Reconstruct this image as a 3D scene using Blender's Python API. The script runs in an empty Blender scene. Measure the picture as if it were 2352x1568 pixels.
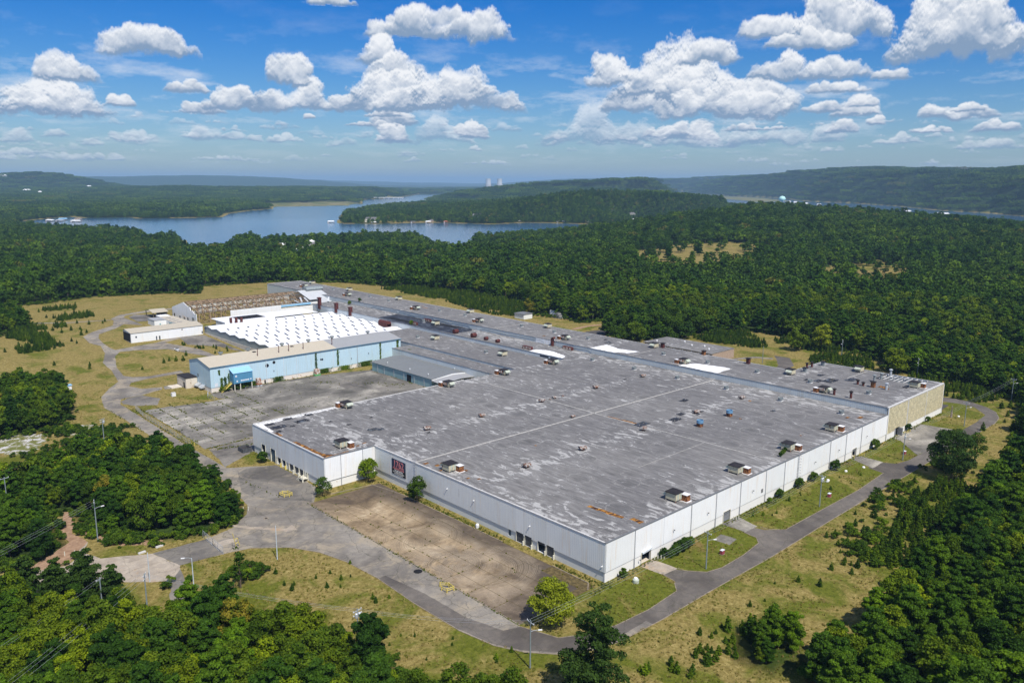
import bpy, math, random
import numpy as np
from mathutils import Vector, Matrix

R = math.radians
random.seed(7)
rng = np.random.default_rng(11)
scene = bpy.context.scene
COL = scene.collection

# ------------------------------------------------------------------ camera
CAM = Vector((-132.25, -109.68, 90.0))
YAW, PITCH, ROLL = R(46.866), R(11.147), R(0.265)
fw = Vector((math.cos(YAW)*math.cos(PITCH), math.sin(YAW)*math.cos(PITCH), -math.sin(PITCH)))
rt = Vector((math.sin(YAW), -math.cos(YAW), 0.0))
up = rt.cross(fw)
r2 = rt*math.cos(ROLL) + up*math.sin(ROLL)
u2 = -rt*math.sin(ROLL) + up*math.cos(ROLL)
cd = bpy.data.cameras.new('camera')
cd.sensor_width = 36; cd.lens = 28.247; cd.clip_start = 1.0; cd.clip_end = 150000
cam = bpy.data.objects.new('camera', cd)
m = Matrix((r2, u2, -fw)).transposed().to_4x4(); m.translation = CAM
cam.matrix_world = m
COL.objects.link(cam); scene.camera = cam

# ------------------------------------------------------------------ light
SUN_AZ, SUN_EL = R(255.0), R(56.0)
sd = Vector((math.cos(SUN_AZ)*math.cos(SUN_EL), math.sin(SUN_AZ)*math.cos(SUN_EL), math.sin(SUN_EL)))
sl = bpy.data.lights.new('sun', 'SUN'); sl.energy = 4.9; sl.angle = R(0.53); sl.color = (1.0, 0.94, 0.85)
so = bpy.data.objects.new('sun', sl); so.rotation_euler = (-sd).to_track_quat('-Z', 'Y').to_euler()
so.location = (0, 0, 400); COL.objects.link(so)
scene.view_settings.view_transform = 'Standard'
scene.view_settings.look = 'None'
scene.view_settings.exposure = 0.18
scene.view_settings.gamma = 1.0
scene.view_settings.use_curve_mapping = False
scene.cycles.max_bounces = 5
scene.cycles.diffuse_bounces = 2
scene.cycles.glossy_bounces = 2
scene.cycles.transmission_bounces = 2
scene.cycles.transparent_max_bounces = 4
scene.cycles.volume_bounces = 0

# ------------------------------------------------------------------ value noise helper (numpy)
def vnoise(h, w, ch, cw, r, periodic=True):
    g = r.random((ch+3, cw+3)).astype(np.float32)
    if periodic: g[:, cw:cw+3] = g[:, 0:3]
    y = np.linspace(0, ch, h, endpoint=False); x = np.linspace(0, cw, w, endpoint=False)
    yi = y.astype(int); xi = x.astype(int); fy = (y-yi).astype(np.float32); fx = (x-xi).astype(np.float32)
    fy = fy*fy*(3-2*fy); fx = fx*fx*(3-2*fx)
    a = g[:, xi]*(1-fx) + g[:, xi+1]*fx
    return a[yi]*(1-fy)[:, None] + a[yi+1]*fy[:, None]
def fbm(h, w, c0h, c0w, octs, r, gain=0.5):
    o = np.zeros((h, w), np.float32); a = 1.0; s = 0.0
    for k in range(octs):
        o += a*vnoise(h, w, max(1, c0h*2**k), c0w*2**k, r); s += a; a *= gain
    return o/s

# ------------------------------------------------------------------ sky : Nishita air plus a cumulus map over the whole dome
def build_sky_image():
    W, H = 6144, 720
    rc = np.random.default_rng(5)
    A = np.zeros((H, W), np.float32); S = np.zeros((H, W), np.float32)
    n1 = fbm(H, W, 24, 192, 7, rc, 0.66) - 0.5
    n2 = fbm(H, W, 24, 192, 7, rc, 0.66) - 0.5
    nb = fbm(H, W, 60, 480, 4, rc, 0.6) - 0.5
    EL = (np.arange(H)+0.5)/H; EL = (EL**2*90).astype(np.float32)         # degrees
    AZ = ((np.arange(W)+0.5)/W*360).astype(np.float32)
    def cloud(az, el, w, h, puffs, flat=1.0, dens=1.0, seed=0, soft=0.0, bright=1.0):
        r = np.random.default_rng(seed)
        pad = 0.35*h+0.25
        j0 = int(((az-w/2-pad) % 360)/360*W); nj = int((w+2*pad)/360*W)
        js = (np.arange(nj)+j0) % W
        i0 = int(math.sqrt(max(0.0, el-pad*0.6)/90)*H); i1 = min(H-1, int(math.sqrt(max(0.01, el+h+pad)/90)*H)+1)
        if i1 <= i0+2: return
        a2 = (np.arange(nj)*360/W + (az-w/2-pad)).astype(np.float32)[None, :]
        e2 = EL[i0:i1][:, None]
        sl_ = np.ix_(np.arange(i0, i1), js)
        amp = min(1.6, 0.34*h + 0.05)
        aw = a2 + n1[sl_]*amp*2.6; ew = e2 + n2[sl_]*amp*1.9
        Z = np.zeros((i1-i0, nj), np.float32)
        for k in range(puffs):
            t = r.uniform(-0.5, 0.5); env = (1-(abs(2*t))**2.2)**0.7*r.uniform(0.45, 1.0)
            cy = el + h*env*r.uniform(0.12, 0.8)
            rr = h*r.uniform(0.18, 0.42)*(0.6+0.6*env)
            rx = rr*r.uniform(1.0, 1.6)
            cx = az + t*(w*1.06-rx*.6)
            d = ((aw-cx)/rx)**2 + ((ew-cy)/rr)**2
            z = np.sqrt(np.clip(1-d, 0, 1))*rr
            Z = np.maximum(Z, z)
        base = np.clip((ew-(el+0.02*h))/(0.16*h*flat+0.02), 0, 1)
        Z = Z*base
        zz = Z/(h*0.36)
        al = np.clip(zz*(1.25-0.6*soft), 0, 1); al = al*al*(3-2*al)*dens
        # light from above and behind the viewer: relative height, and the relief of the puffs
        gy = np.gradient(Z, axis=0); dy = np.gradient(np.broadcast_to(EL[i0:i1][:, None], Z.shape), axis=0)
        al *= np.clip(0.62+1.5*zz+1.6*nb[sl_], 0, 1)
        rel = np.clip((ew-el)/h, 0, 1)
        slope = -gy/np.maximum(dy, 1e-4)
        sh = 0.16 + 0.56*np.sqrt(rel) + 0.24*np.clip(slope, -1.5, 1.5) + 0.55*nb[sl_] + 0.45*n1[sl_]
        sh = np.clip(sh*bright*(0.50+0.50*np.clip(rel/0.42+1.2*n1[sl_], 0, 1)), 0, 1)
        sh = sh*np.clip(0.6+zz*0.7, 0, 1) + (1-np.clip(0.6+zz*0.7, 0, 1))*0.75
        old = A[sl_]
        S[sl_] = S[sl_]*(1-al) + sh*al
        A[sl_] = old*(1-al) + al
    def dirn(u, v):
        d = fw + r2*((u-1176)/1845.4) - u2*((v-784)/1845.4); d.normalize()
        return math.degrees(math.atan2(d.y, d.x)), math.degrees(math.asin(d.z))
    # (left, right, bottom, top) of each cloud as surveyed, in the order far to near
    L = [(0,90,360,340),(60,330,372,346),(420,600,370,356),(1040,1180,378,366),(850,960,300,250),(1240,1850,338,300),(1480,1560,320,280),
         (0,70,330,282),(90,160,318,296),(235,360,326,292),(430,520,326,288),(510,600,326,300),(600,690,328,306),(800,930,294,276),
         (860,950,330,286),(960,1080,334,280),(1050,1120,318,276),(1075,1105,348,332),(1255,1520,336,252),(1520,1640,325,270),(1600,1860,335,275),
         (1860,1930,332,290),(2085,2190,308,286),(2000,2120,332,305),(2190,2352,345,318),(1900,1960,308,272),(1990,2030,290,266),(2240,2352,308,270),
         (1660,1820,300,280),(2105,2300,276,228),(1925,2000,276,212),(1850,1930,262,222),(1950,2010,250,216),(2000,2090,186,150),(2180,2260,258,232),
         (240,310,245,212),(410,520,266,226),(385,480,214,178),(470,605,258,192),(585,800,262,180),(625,705,200,128),(740,850,262,212),(700,720,276,258),
         (840,930,272,252),(0,150,268,160),(0,250,272,178),(60,215,186,104),(215,435,134,46),(840,1000,90,38),(880,1170,98,-4),(700,825,14,-14),
         (828,910,150,84),(860,960,190,110),(830,1010,262,150),(840,1190,266,175),(960,1100,262,150),
         (1355,1440,210,122),(1380,1560,262,200),(1440,1600,250,80),(1500,1720,262,140),(1600,1830,270,175),(1500,1830,272,205),(1580,1690,150,80),
         (1720,1990,190,116),(1850,1990,215,180),(1695,1830,96,30),(1800,2018,110,-40),(1760,1960,118,60),(2065,2352,140,-40),(2150,2352,120,0)]
    for k, (a, b, bo, to) in enumerate(L):
        az = dirn((a+b)/2, (bo+to)/2)[0]; w = dirn(a, bo)[0]-dirn(b, bo)[0]; el = dirn((a+b)/2, bo)[1]; h = dirn((a+b)/2, to)[1]-el
        far = el < 2.6
        cloud(az, el, w, h, int(14+26*min(1.5, w/h)), seed=100+k, dens=0.62 if far else 0.97, soft=0.5 if far else 0.1,
              bright=1.0 if h < 6 else 1.05)
    r = np.random.default_rng(77)                                  # small scattered ones, also in view
    for k in range(130):
        az = r.uniform(14, 80); el = r.uniform(0.9, 4.2); w = r.uniform(0.5, 2.2); h = w*r.uniform(0.18, 0.4)
        cloud(az, el, w, h, 14, seed=600+k, dens=r.uniform(0.25, 0.6), soft=0.7)
    for k in range(230):                                           # the same kind of sky all round
        az = r.uniform(84, 370); el = 0.8+r.random()**1.6*45; s = (0.5+el/14)
        w = r.uniform(2, 9)*s; h = w*r.uniform(0.22, 0.5)
        cloud(az, el, w, h, 26, seed=900+k, dens=0.9 if el > 3 else 0.5)
    for k in range(60):
        az = r.uniform(14, 84); el = r.uniform(14, 60); w = r.uniform(5, 16); h = w*r.uniform(0.25, 0.5)
        cloud(az, el, w, h, 26, seed=1300+k, dens=0.9)
    wisp = np.clip(fbm(H, W, 48, 90, 7, rc, 0.66)-0.50, 0, 1)*2.0
    band = np.exp(-((EL-5.5)/3.2)**2)[:, None]*0.9+0.03
    w2 = np.clip(wisp*band, 0, 0.5)
    S = S*1.0; S = np.where(A+w2 > 1e-4, (S + w2*(1-A)*0.85)/np.maximum(A+w2*(1-A), 1e-4), 0.8); A = A+w2*(1-A)
    A[0, :] = 0; A[-1, :] = 0
    lo = np.array([0.235, 0.335, 0.49]); hi = np.array([0.93, 0.94, 0.96])
    q = np.clip((S-0.22)/0.66, 0, 1)[..., None]
    rgb = lo*(1-q) + hi*q
    px_ = np.ones((H, W, 4), np.float32); px_[..., :3] = rgb; px_[..., 3] = np.clip(A, 0, 1)
    im = bpy.data.images.new('cumulus_map', W, H, alpha=True, float_buffer=True)
    im.colorspace_settings.name = 'Non-Color'; im.alpha_mode = 'CHANNEL_PACKED'
    im.pixels.foreach_set(px_.ravel()); im.update()
    return im

class NT:
    """small helper to write node trees"""
    def __init__(s, nt): s.nt = nt
    def n(s, t, **k):
        x = s.nt.nodes.new(t)
        for a, b in k.items(): setattr(x, a, b)
        return x
    def put(s, sock, v):
        if v is None: return
        if isinstance(v, bpy.types.NodeSocket): s.nt.links.new(v, sock)
        else:
            if sock.type == 'RGBA' and len(v) == 3: v = (*v, 1)
            sock.default_value = v
    def m(s, op, a, b=None, c=None, clamp=False):
        x = s.n('ShaderNodeMath', operation=op); x.use_clamp = clamp
        for i, v in enumerate((a, b, c)): s.put(x.inputs[i], v)
        return x.outputs[0]
    def vm(s, op, a, b=None):
        x = s.n('ShaderNodeVectorMath', operation=op); s.put(x.inputs[0], a); s.put(x.inputs[1], b)
        return x.outputs['Value'] if op in ('LENGTH', 'DISTANCE', 'DOT_PRODUCT') else x.outputs[0]
    def sc(s, v, k):
        x = s.n('ShaderNodeVectorMath', operation='MULTIPLY'); s.put(x.inputs[0], v); x.inputs[1].default_value = k if hasattr(k, '__len__') else (k, k, k)
        return x.outputs[0]
    def noise(s, v, scale, detail=4, rough=0.55, dist=0.0, col=False):
        x = s.n('ShaderNodeTexNoise'); s.put(x.inputs['Vector'], v); x.inputs['Scale'].default_value = scale
        x.inputs['Detail'].default_value = detail; x.inputs['Roughness'].default_value = rough; x.inputs['Distortion'].default_value = dist
        return x.outputs['Color' if col else 'Fac']
    def vor(s, v, scale, feature='F1', out='Distance', rnd=1.0):
        x = s.n('ShaderNodeTexVoronoi', feature=feature); s.put(x.inputs['Vector'], v); x.inputs['Scale'].default_value = scale
        x.inputs['Randomness'].default_value = rnd
        return x.outputs[out]
    def ss(s, v, a, b, lo=0.0, hi=1.0):
        x = s.n('ShaderNodeMapRange', interpolation_type='SMOOTHSTEP'); s.put(x.inputs[0], v)
        x.inputs[1].default_value = a; x.inputs[2].default_value = b; x.inputs[3].default_value = lo; x.inputs[4].default_value = hi
        return x.outputs[0]
    def mix(s, f, a, b, blend='MIX'):
        x = s.n('ShaderNodeMix', data_type='RGBA', blend_type=blend); s.put(x.inputs[0], f); s.put(x.inputs[6], a); s.put(x.inputs[7], b)
        return x.outputs[2]
    def ramp(s, f, stops):
        x = s.n('ShaderNodeValToRGB'); s.put(x.inputs[0], f); e = x.color_ramp.elements
        while len(e) < len(stops): e.new(0.5)
        for i, (p, c) in enumerate(stops): e[i].position = p; e[i].color = (*c, 1)
        return x.outputs[0]
    def pos(s): return s.n('ShaderNodeNewGeometry').outputs['Position']
    def xyz(s, v):
        x = s.n('ShaderNodeSeparateXYZ'); s.put(x.inputs[0], v); return x.outputs
    def bump(s, h, strength=0.5, dist=0.05):
        x = s.n('ShaderNodeBump'); x.inputs['Strength'].default_value = strength; x.inputs['Distance'].default_value = dist
        s.put(x.inputs['Height'], h); return x.outputs[0]
    def rand(s): return s.n('ShaderNodeObjectInfo').outputs['Random']

def build_world():
    w = bpy.data.worlds.new('World'); scene.world = w; w.use_nodes = True
    nt = w.node_tree; nt.nodes.clear(); t = NT(nt)
    sky = t.n('ShaderNodeTexSky', sky_type='NISHITA'); sky.sun_disc = False; sky.sun_elevation = SUN_EL
    sky.sun_rotation = math.atan2(sd.x, sd.y); sky.altitude = 200; sky.air_density = 1.0; sky.dust_density = 0.6; sky.ozone_density = 2.5
    hs = t.n('ShaderNodeHueSaturation'); hs.inputs['Saturation'].default_value = 1.32; hs.inputs['Value'].default_value = 1.0
    t.put(hs.inputs['Color'], sky.outputs[0])
    v = t.n('ShaderNodeTexCoord').outputs['Generated']
    X, Y, Z = t.xyz(v)
    el = t.m('ARCSINE', t.m('MINIMUM', t.m('MAXIMUM', Z, 0.0), 1.0))
    elf = t.m('DIVIDE', el, math.pi/2)
    skyc = t.mix(t.ss(elf, 0.0, 0.17), (0.66, 0.78, 0.98), (0.02, 0.57, 1.10))
    skyc = t.mix(1.0, hs.outputs[0], skyc, 'MULTIPLY')
    az = t.m('FRACT', t.m('ADD', t.m('DIVIDE', t.m('ARCTAN2', Y, X), 2*math.pi), 1.0))
    cb = t.n('ShaderNodeCombineXYZ'); t.put(cb.inputs[0], az); t.put(cb.inputs[1], t.m('SQRT', elf))
    im = t.n('ShaderNodeTexImage'); im.image = build_sky_image(); t.put(im.inputs[0], cb.outputs[0])
    b1 = t.n('ShaderNodeBackground'); t.put(b1.inputs[0], skyc); b1.inputs[1].default_value = 0.09
    b2 = t.n('ShaderNodeBackground'); t.put(b2.inputs[0], im.outputs[0]); b2.inputs[1].default_value = 0.92
    mx = t.n('ShaderNodeMixShader'); t.put(mx.inputs[0], t.m('MULTIPLY', im.outputs[1], t.ss(elf, 0.0, 0.02, 0.35, 1.0)))
    t.nt.links.new(b1.outputs[0], mx.inputs[1]); t.nt.links.new(b2.outputs[0], mx.inputs[2])
    o = t.n('ShaderNodeOutputWorld'); t.nt.links.new(mx.outputs[0], o.inputs[0])
    w.cycles.sampling_method = 'MANUAL'; w.cycles.sample_map_resolution = 512
build_world()

# ------------------------------------------------------------------ mesh helpers
class MB:
    def __init__(s): s.v = []; s.f = []; s.mi = []
    def add(s, vs, fs, mi=0):
        b = len(s.v); s.v += [tuple(p) for p in vs]; s.f += [tuple(i+b for i in f) for f in fs]; s.mi += [mi]*len(fs); return s
    def box(s, x0, x1, y0, y1, z0, z1, mi=0):
        return s.add([(x0,y0,z0),(x1,y0,z0),(x1,y1,z0),(x0,y1,z0),(x0,y0,z1),(x1,y0,z1),(x1,y1,z1),(x0,y1,z1)],
                     [(0,3,2,1),(4,5,6,7),(0,1,5,4),(1,2,6,5),(2,3,7,6),(3,0,4,7)], mi)
    def bar(s, p, q, w, h=None, mi=0):
        h = h or w; p = Vector(p); q = Vector(q); d = (q-p).normalized()
        a = d.cross(Vector((0,0,1))); a = Vector((1,0,0)) if a.length < 1e-3 else a.normalized(); b = d.cross(a).normalized()
        vs = [o+a*sx*w/2+b*sy*h/2 for o in (p, q) for sx, sy in ((-1,-1),(1,-1),(1,1),(-1,1))]
        return s.add(vs, [(0,1,2,3),(7,6,5,4),(0,4,5,1),(1,5,6,2),(2,6,7,3),(3,7,4,0)], mi)
    def tube(s, p, q, r0, r1=None, n=8, mi=0, cap=True):
        r1 = r0 if r1 is None else r1; p = Vector(p); q = Vector(q); d = (q-p).normalized()
        a = d.cross(Vector((0,0,1))); a = Vector((1,0,0)) if a.length < 1e-3 else a.normalized(); b = d.cross(a).normalized()
        vs = []
        for o, r in ((p, r0), (q, r1)):
            vs += [o+(a*math.cos(2*math.pi*i/n)+b*math.sin(2*math.pi*i/n))*r for i in range(n)]
        fs = [(i, (i+1)%n, n+(i+1)%n, n+i) for i in range(n)]
        if cap: fs += [tuple(range(n))[::-1], tuple(range(n, 2*n))]
        return s.add(vs, fs, mi)
    def lathe(s, prof, n=16, c=(0,0,0), mi=0):
        vs = [(c[0]+r*math.cos(2*math.pi*i/n), c[1]+r*math.sin(2*math.pi*i/n), c[2]+z) for r, z in prof for i in range(n)]
        fs = [(k*n+i, k*n+(i+1)%n, (k+1)*n+(i+1)%n, (k+1)*n+i) for k in range(len(prof)-1) for i in range(n)]
        return s.add(vs, fs, mi)
    def prism(s, poly, z0, z1, mi=0):
        n = len(poly)
        if sum(poly[i][0]*poly[(i+1)%n][1]-poly[(i+1)%n][0]*poly[i][1] for i in range(n)) < 0: poly = poly[::-1]
        vs = [(x, y, z0) for x, y in poly]+[(x, y, z1) for x, y in poly]
        return s.add(vs, [tuple(range(n-1, -1, -1)), tuple(range(n, 2*n))]+[(i, (i+1)%n, n+(i+1)%n, n+i) for i in range(n)], mi)
    def xprism(s, prof, x0, x1, mi=0):          # profile in (y, z) pushed along x
        n = len(prof); vs = [(x0, y, z) for y, z in prof]+[(x1, y, z) for y, z in prof]
        return s.add(vs, [tuple(range(n-1, -1, -1)), tuple(range(n, 2*n))]+[(i, (i+1)%n, n+(i+1)%n, n+i) for i in range(n)], mi)
    def mesh(s, name, mats, smooth=False):
        me = bpy.data.meshes.new(name); me.from_pydata(s.v, [], s.f)
        mats = mats if isinstance(mats, (list, tuple)) else [mats]
        for q in mats: me.materials.append(q)
        if len(mats) > 1: me.polygons.foreach_set('material_index', s.mi)
        if smooth: me.polygons.foreach_set('use_smooth', [True]*len(s.f))
        me.update(); return me
def put(name, me, parent=None, loc=(0,0,0), rz=0.0, sc=None):
    o = bpy.data.objects.new(name, me); COL.objects.link(o)
    if parent is not None: o.parent = parent
    o.location = loc; o.rotation_euler = (0, 0, rz)
    if sc is not None: o.scale = sc if hasattr(sc, '__len__') else (sc, sc, sc)
    return o
def part(name, mb, mats, parent, smooth=False, **k): return put(name, mb.mesh(name, mats, smooth), parent, **k)
def tag(o, label, cat, group=None, kind=None):
    if label: o['label'] = label
    if cat: o['category'] = cat
    if group: o['group'] = group
    if kind: o['kind'] = kind
    return o
def thing(name, label, cat, loc=(0,0,0), rz=0.0, group=None, sc=None):
    return tag(put(name, None, None, loc, rz, sc), label, cat, group)
def struct(name, mb, mats, smooth=False, kind='structure'):
    o = part(name, mb, mats, None, smooth); o['kind'] = kind; return o
def copy_tree(root, loc, rz=0.0, label=None, sc=None, group=None):
    r = root.copy(); COL.objects.link(r); r.location = loc; r.rotation_euler = (0, 0, rz)
    if sc is not None: r.scale = sc if hasattr(sc, '__len__') else (sc, sc, sc)
    if label: r['label'] = label
    if group: r['group'] = group
    for c in KIDS.get(root.name, ()) or root.children:
        d = c.copy(); COL.objects.link(d); d.parent = r
        for g in c.children:
            e = g.copy(); COL.objects.link(e); e.parent = d
    return r
KIDS = {}

# ------------------------------------------------------------------ materials
def mat(name, fn, rough=0.8, spec=0.3, metal=0.0):
    m_ = bpy.data.materials.new(name); m_.use_nodes = True; nt = m_.node_tree; nt.nodes.clear(); t = NT(nt)
    b = t.n('ShaderNodeBsdfPrincipled'); b.inputs['Roughness'].default_value = rough; b.inputs['Metallic'].default_value = metal
    b.inputs['Specular IOR Level'].default_value = spec
    o = t.n('ShaderNodeOutputMaterial'); nt.links.new(b.outputs[0], o.inputs[0])
    r = fn(t)
    c, n_ = r if isinstance(r, tuple) and len(r) == 2 and not isinstance(r[0], float) else (r, None)
    t.put(b.inputs['Base Color'], c)
    if n_ is not None: t.put(b.inputs['Normal'], n_)
    return m_
def plain(name, c, rough=0.7, var=0.12, metal=0.0, spec=0.3, scale=1.2):
    def fn(t):
        n = t.noise(t.pos(), scale, 5, 0.65)
        return t.mix(t.ss(n, 0.3, 0.7), tuple(x*(1-var) for x in c), tuple(min(1, x*(1+var)) for x in c))
    return mat(name, fn, rough, spec, metal)
def rusty(name, c, rust=(0.22, 0.075, 0.03), amount=0.5, scale=0.9):
    def fn(t):
        p = t.vm('ADD', t.pos(), None); n = t.noise(p, scale, 6, 0.7); f = t.ss(n, amount-0.05, amount+0.05)
        n2 = t.noise(p, scale*4, 3, 0.6)
        rc = t.mix(n2, tuple(x*0.5 for x in rust), tuple(x*1.5 for x in rust))
        return t.mix(f, rc, c)
    return mat(name, fn, 0.75)
def siding(name, c, stain=0.12, period=0.6, vert=True):
    def fn(t):
        p = t.pos(); X, Y, Z = t.xyz(p)
        s = t.m('ADD', X, Y); w = t.m('SINE', t.m('MULTIPLY', s, 2*math.pi/period))
        sv = t.sc(p, (1.1, 1.1, 0.10)); n = t.noise(sv, 0.8, 5, 0.7); n2 = t.noise(p, 0.25, 3, 0.6)
        f = t.m('MULTIPLY', t.ss(n, 0.50, 0.78), 1.0)
        col = t.mix(f, c, tuple(x*(1-stain)*(1-0.12*i) for i, x in enumerate(c)))
        col = t.mix(t.m('MULTIPLY', t.ss(n2, 0.35, 0.7), 0.25), col, tuple(x*0.86 for x in c))
        streak = t.ss(t.noise(t.sc(p, (0.9, 0.9, 0.03)), 1.6, 2, 0.5), 0.68, 0.76)
        low = t.ss(t.noise(p, 0.16, 2, 0.5), 0.52, 0.62)
        col = t.mix(t.m('MULTIPLY', t.m('MULTIPLY', streak, low), 0.45), col, (0.33, 0.25, 0.19))
        rib = t.m('MULTIPLY', t.ss(w, -0.9, -0.55, 1.0, 0.0), 0.10)
        col = t.mix(rib, col, tuple(x*0.45 for x in c))
        col = t.mix(1.0, col, t.mix(t.rand(), (0.90, 0.905, 0.90), (1.02, 1.02, 1.02)), 'MULTIPLY')
        return col, t.bump(w, 0.22, 0.04)
    return mat(name, fn, 0.55, 0.3)

def m_roof(t):
    p = t.pos(); X, Y, Z = t.xyz(p)
    p1 = t.sc(p, (1.0, 0.16, 1.0))
    streak = t.noise(p1, 1.0, 7, 0.75, 0.2)
    broad = t.noise(p, 0.022, 3, 0.5)
    col = t.ramp(streak, [(0.28, (0.092, 0.089, 0.086)), (0.5, (0.178, 0.172, 0.165)), (0.72, (0.285, 0.277, 0.265))])
    col = t.mix(t.ss(broad, 0.35, 0.68), t.mix(1.0, col, (0.80, 0.80, 0.82), 'MULTIPLY'), col)
    # bleached bitumen: patches gather along the drain rows, the edges and the bay lines
    def row(c, w):
        return t.ss(t.m('ABSOLUTE', t.m('SUBTRACT', Y, c)), 0.0, w, 1.0, 0.0)
    drains = t.m('MAXIMUM', row(47.2, 8.0), row(94.5, 8.0))
    drains = t.m('MAXIMUM', drains, t.m('MAXIMUM', row(0.0, 12.0), row(140.0, 9.0)))
    ex = t.ss(t.m('ABSOLUTE', X), 0.0, 13.0, 1.0, 0.0)
    ex2 = t.ss(t.m('ABSOLUTE', t.m('SUBTRACT', X, 149.0)), 0.0, 12.0, 1.0, 0.0)
    near = t.m('MAXIMUM', drains, t.m('MAXIMUM', ex, ex2))
    patch = t.noise(t.sc(p, (1.0, 0.42, 1)), 0.50, 7, 0.64, 0.8)
    patch = t.m('ADD', patch, t.m('MULTIPLY', near, 0.095))
    patch = t.m('ADD', patch, t.m('MULTIPLY', t.m('SUBTRACT', t.noise(p, 0.06, 3, 0.5), 0.5), 0.20))
    pm = t.ss(patch, 0.625, 0.637)
    lc = t.mix(t.noise(t.sc(p, (1, 0.3, 1)), 0.9, 4, 0.65), (0.27, 0.265, 0.255), (0.46, 0.455, 0.44))
    col = t.mix(pm, col, lc)
    rim = t.ss(t.m('ABSOLUTE', t.m('SUBTRACT', patch, 0.585)), 0.0, 0.010, 1.0, 0.0)
    col = t.mix(t.m('MULTIPLY', rim, 0.55), col, (0.40, 0.40, 0.40))
    stain = t.ss(t.m('ADD', t.noise(p, 0.12, 6, 0.7, 0.5), t.m('MULTIPLY', drains, 0.09)), 0.70, 0.76)
    col = t.mix(t.m('MULTIPLY', stain, 0.8), col, (0.035, 0.032, 0.03))
    seam = t.ss(t.m('PINGPONG', t.m('ADD', X, 0.0), 0.55), 0.0, 0.10, 1.0, 0.0)
    col = t.mix(t.m('MULTIPLY', seam, 0.30), col, (0.10, 0.10, 0.10))
    pd = t.vor(t.vm('ADD', p, t.sc(t.noise(p, 0.5, 3, 0.6, col=True), 3.0)), 0.085, 'F1')
    col = t.mix(t.m('MULTIPLY', t.ss(t.m('ABSOLUTE', t.m('SUBTRACT', pd, 0.30)), 0.0, 0.02, 1.0, 0.0), 0.35), col, (0.36, 0.35, 0.33))
    col = t.mix(t.m('MULTIPLY', t.ss(pd, 0.12, 0.30, 1.0, 0.0), 0.35), col, (0.07, 0.068, 0.066))
    fl = t.ss(t.noise(p, 1.6, 2, 0.5), 0.77, 0.79)
    col = t.mix(fl, col, (0.42, 0.42, 0.42))
    return col, t.bump(patch, 0.25, 0.04)

def m_asphalt(base=(0.105, 0.096, 0.086), light=(0.245, 0.225, 0.192), dust=(0.30, 0.255, 0.19), dusty=0.62, crack=0.6, k=1.0):
    def fn(t):
        p = t.pos()
        a = t.noise(p, 0.06, 5, 0.6, 0.4); b = t.noise(p, 0.5, 5, 0.7); g = t.noise(p, 6.0, 2, 0.7)
        col = t.mix(t.ss(a, 0.35, 0.68), base, light)
        col = t.mix(t.ss(b, 0.35, 0.75), t.mix(1.0, col, (0.84, 0.84, 0.86), 'MULTIPLY'), t.mix(1.0, col, (1.16, 1.15, 1.12), 'MULTIPLY'))
        col = t.mix(t.m('MULTIPLY', t.ss(t.noise(p, 0.11, 6, 0.7, 0.8), dusty-0.1, dusty+0.08), 0.75), col, dust)
        wv = t.vm('ADD', p, t.sc(t.noise(p, 0.35, 3, 0.6, col=True), 2.4))
        cr = t.ss(t.vor(wv, 0.13, 'DISTANCE_TO_EDGE'), 0.0, 0.016, 1.0, 0.0)
        col = t.mix(t.m('MULTIPLY', cr, crack), col, (0.055, 0.055, 0.035))
        cr2 = t.ss(t.vor(wv, 0.5, 'DISTANCE_TO_EDGE'), 0.0, 0.03, 1.0, 0.0)
        col = t.mix(t.m('MULTIPLY', t.m('MULTIPLY', cr2, t.ss(a, 0.5, 0.6)), crack*0.5), col, (0.06, 0.06, 0.055))
        tar = t.ss(t.noise(p, 0.3, 4, 0.6, 1.5), 0.67, 0.70)
        col = t.mix(t.m('MULTIPLY', tar, 0.5), col, (0.06, 0.06, 0.066))
        col = t.mix(t.m('MULTIPLY', t.ss(g, 0.3, 0.7), 0.18), col, (0.05, 0.05, 0.05))
        return col, t.bump(g, 0.3, 0.02)
    return fn
def m_concrete(t):
    p = t.pos(); a = t.noise(p, 0.05, 5, 0.6, 0.6); b = t.noise(p, 0.7, 5, 0.7)
    col = t.ramp(a, [(0.34, (0.095, 0.088, 0.078)), (0.47, (0.172, 0.160, 0.141)), (0.62, (0.34, 0.317, 0.275))])
    col = t.mix(t.ss(b, 0.3, 0.75), t.mix(1.0, col, (0.8, 0.8, 0.8), 'MULTIPLY'), t.mix(1.0, col, (1.2, 1.2, 1.18), 'MULTIPLY'))
    rn = t.rand()
    col = t.mix(1.0, col, t.mix(rn, (0.8, 0.8, 0.8), (1.15, 1.14, 1.12)), 'MULTIPLY')
    wv = t.vm('ADD', p, t.sc(t.noise(p, 0.6, 3, 0.6, col=True), 1.6))
    cr = t.ss(t.vor(wv, 0.33, 'DISTANCE_TO_EDGE'), 0.0, 0.02, 1.0, 0.0)
    col = t.mix(t.m('MULTIPLY', cr, 0.55), col, (0.06, 0.07, 0.035))
    return col, t.bump(b, 0.3, 0.03)
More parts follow.
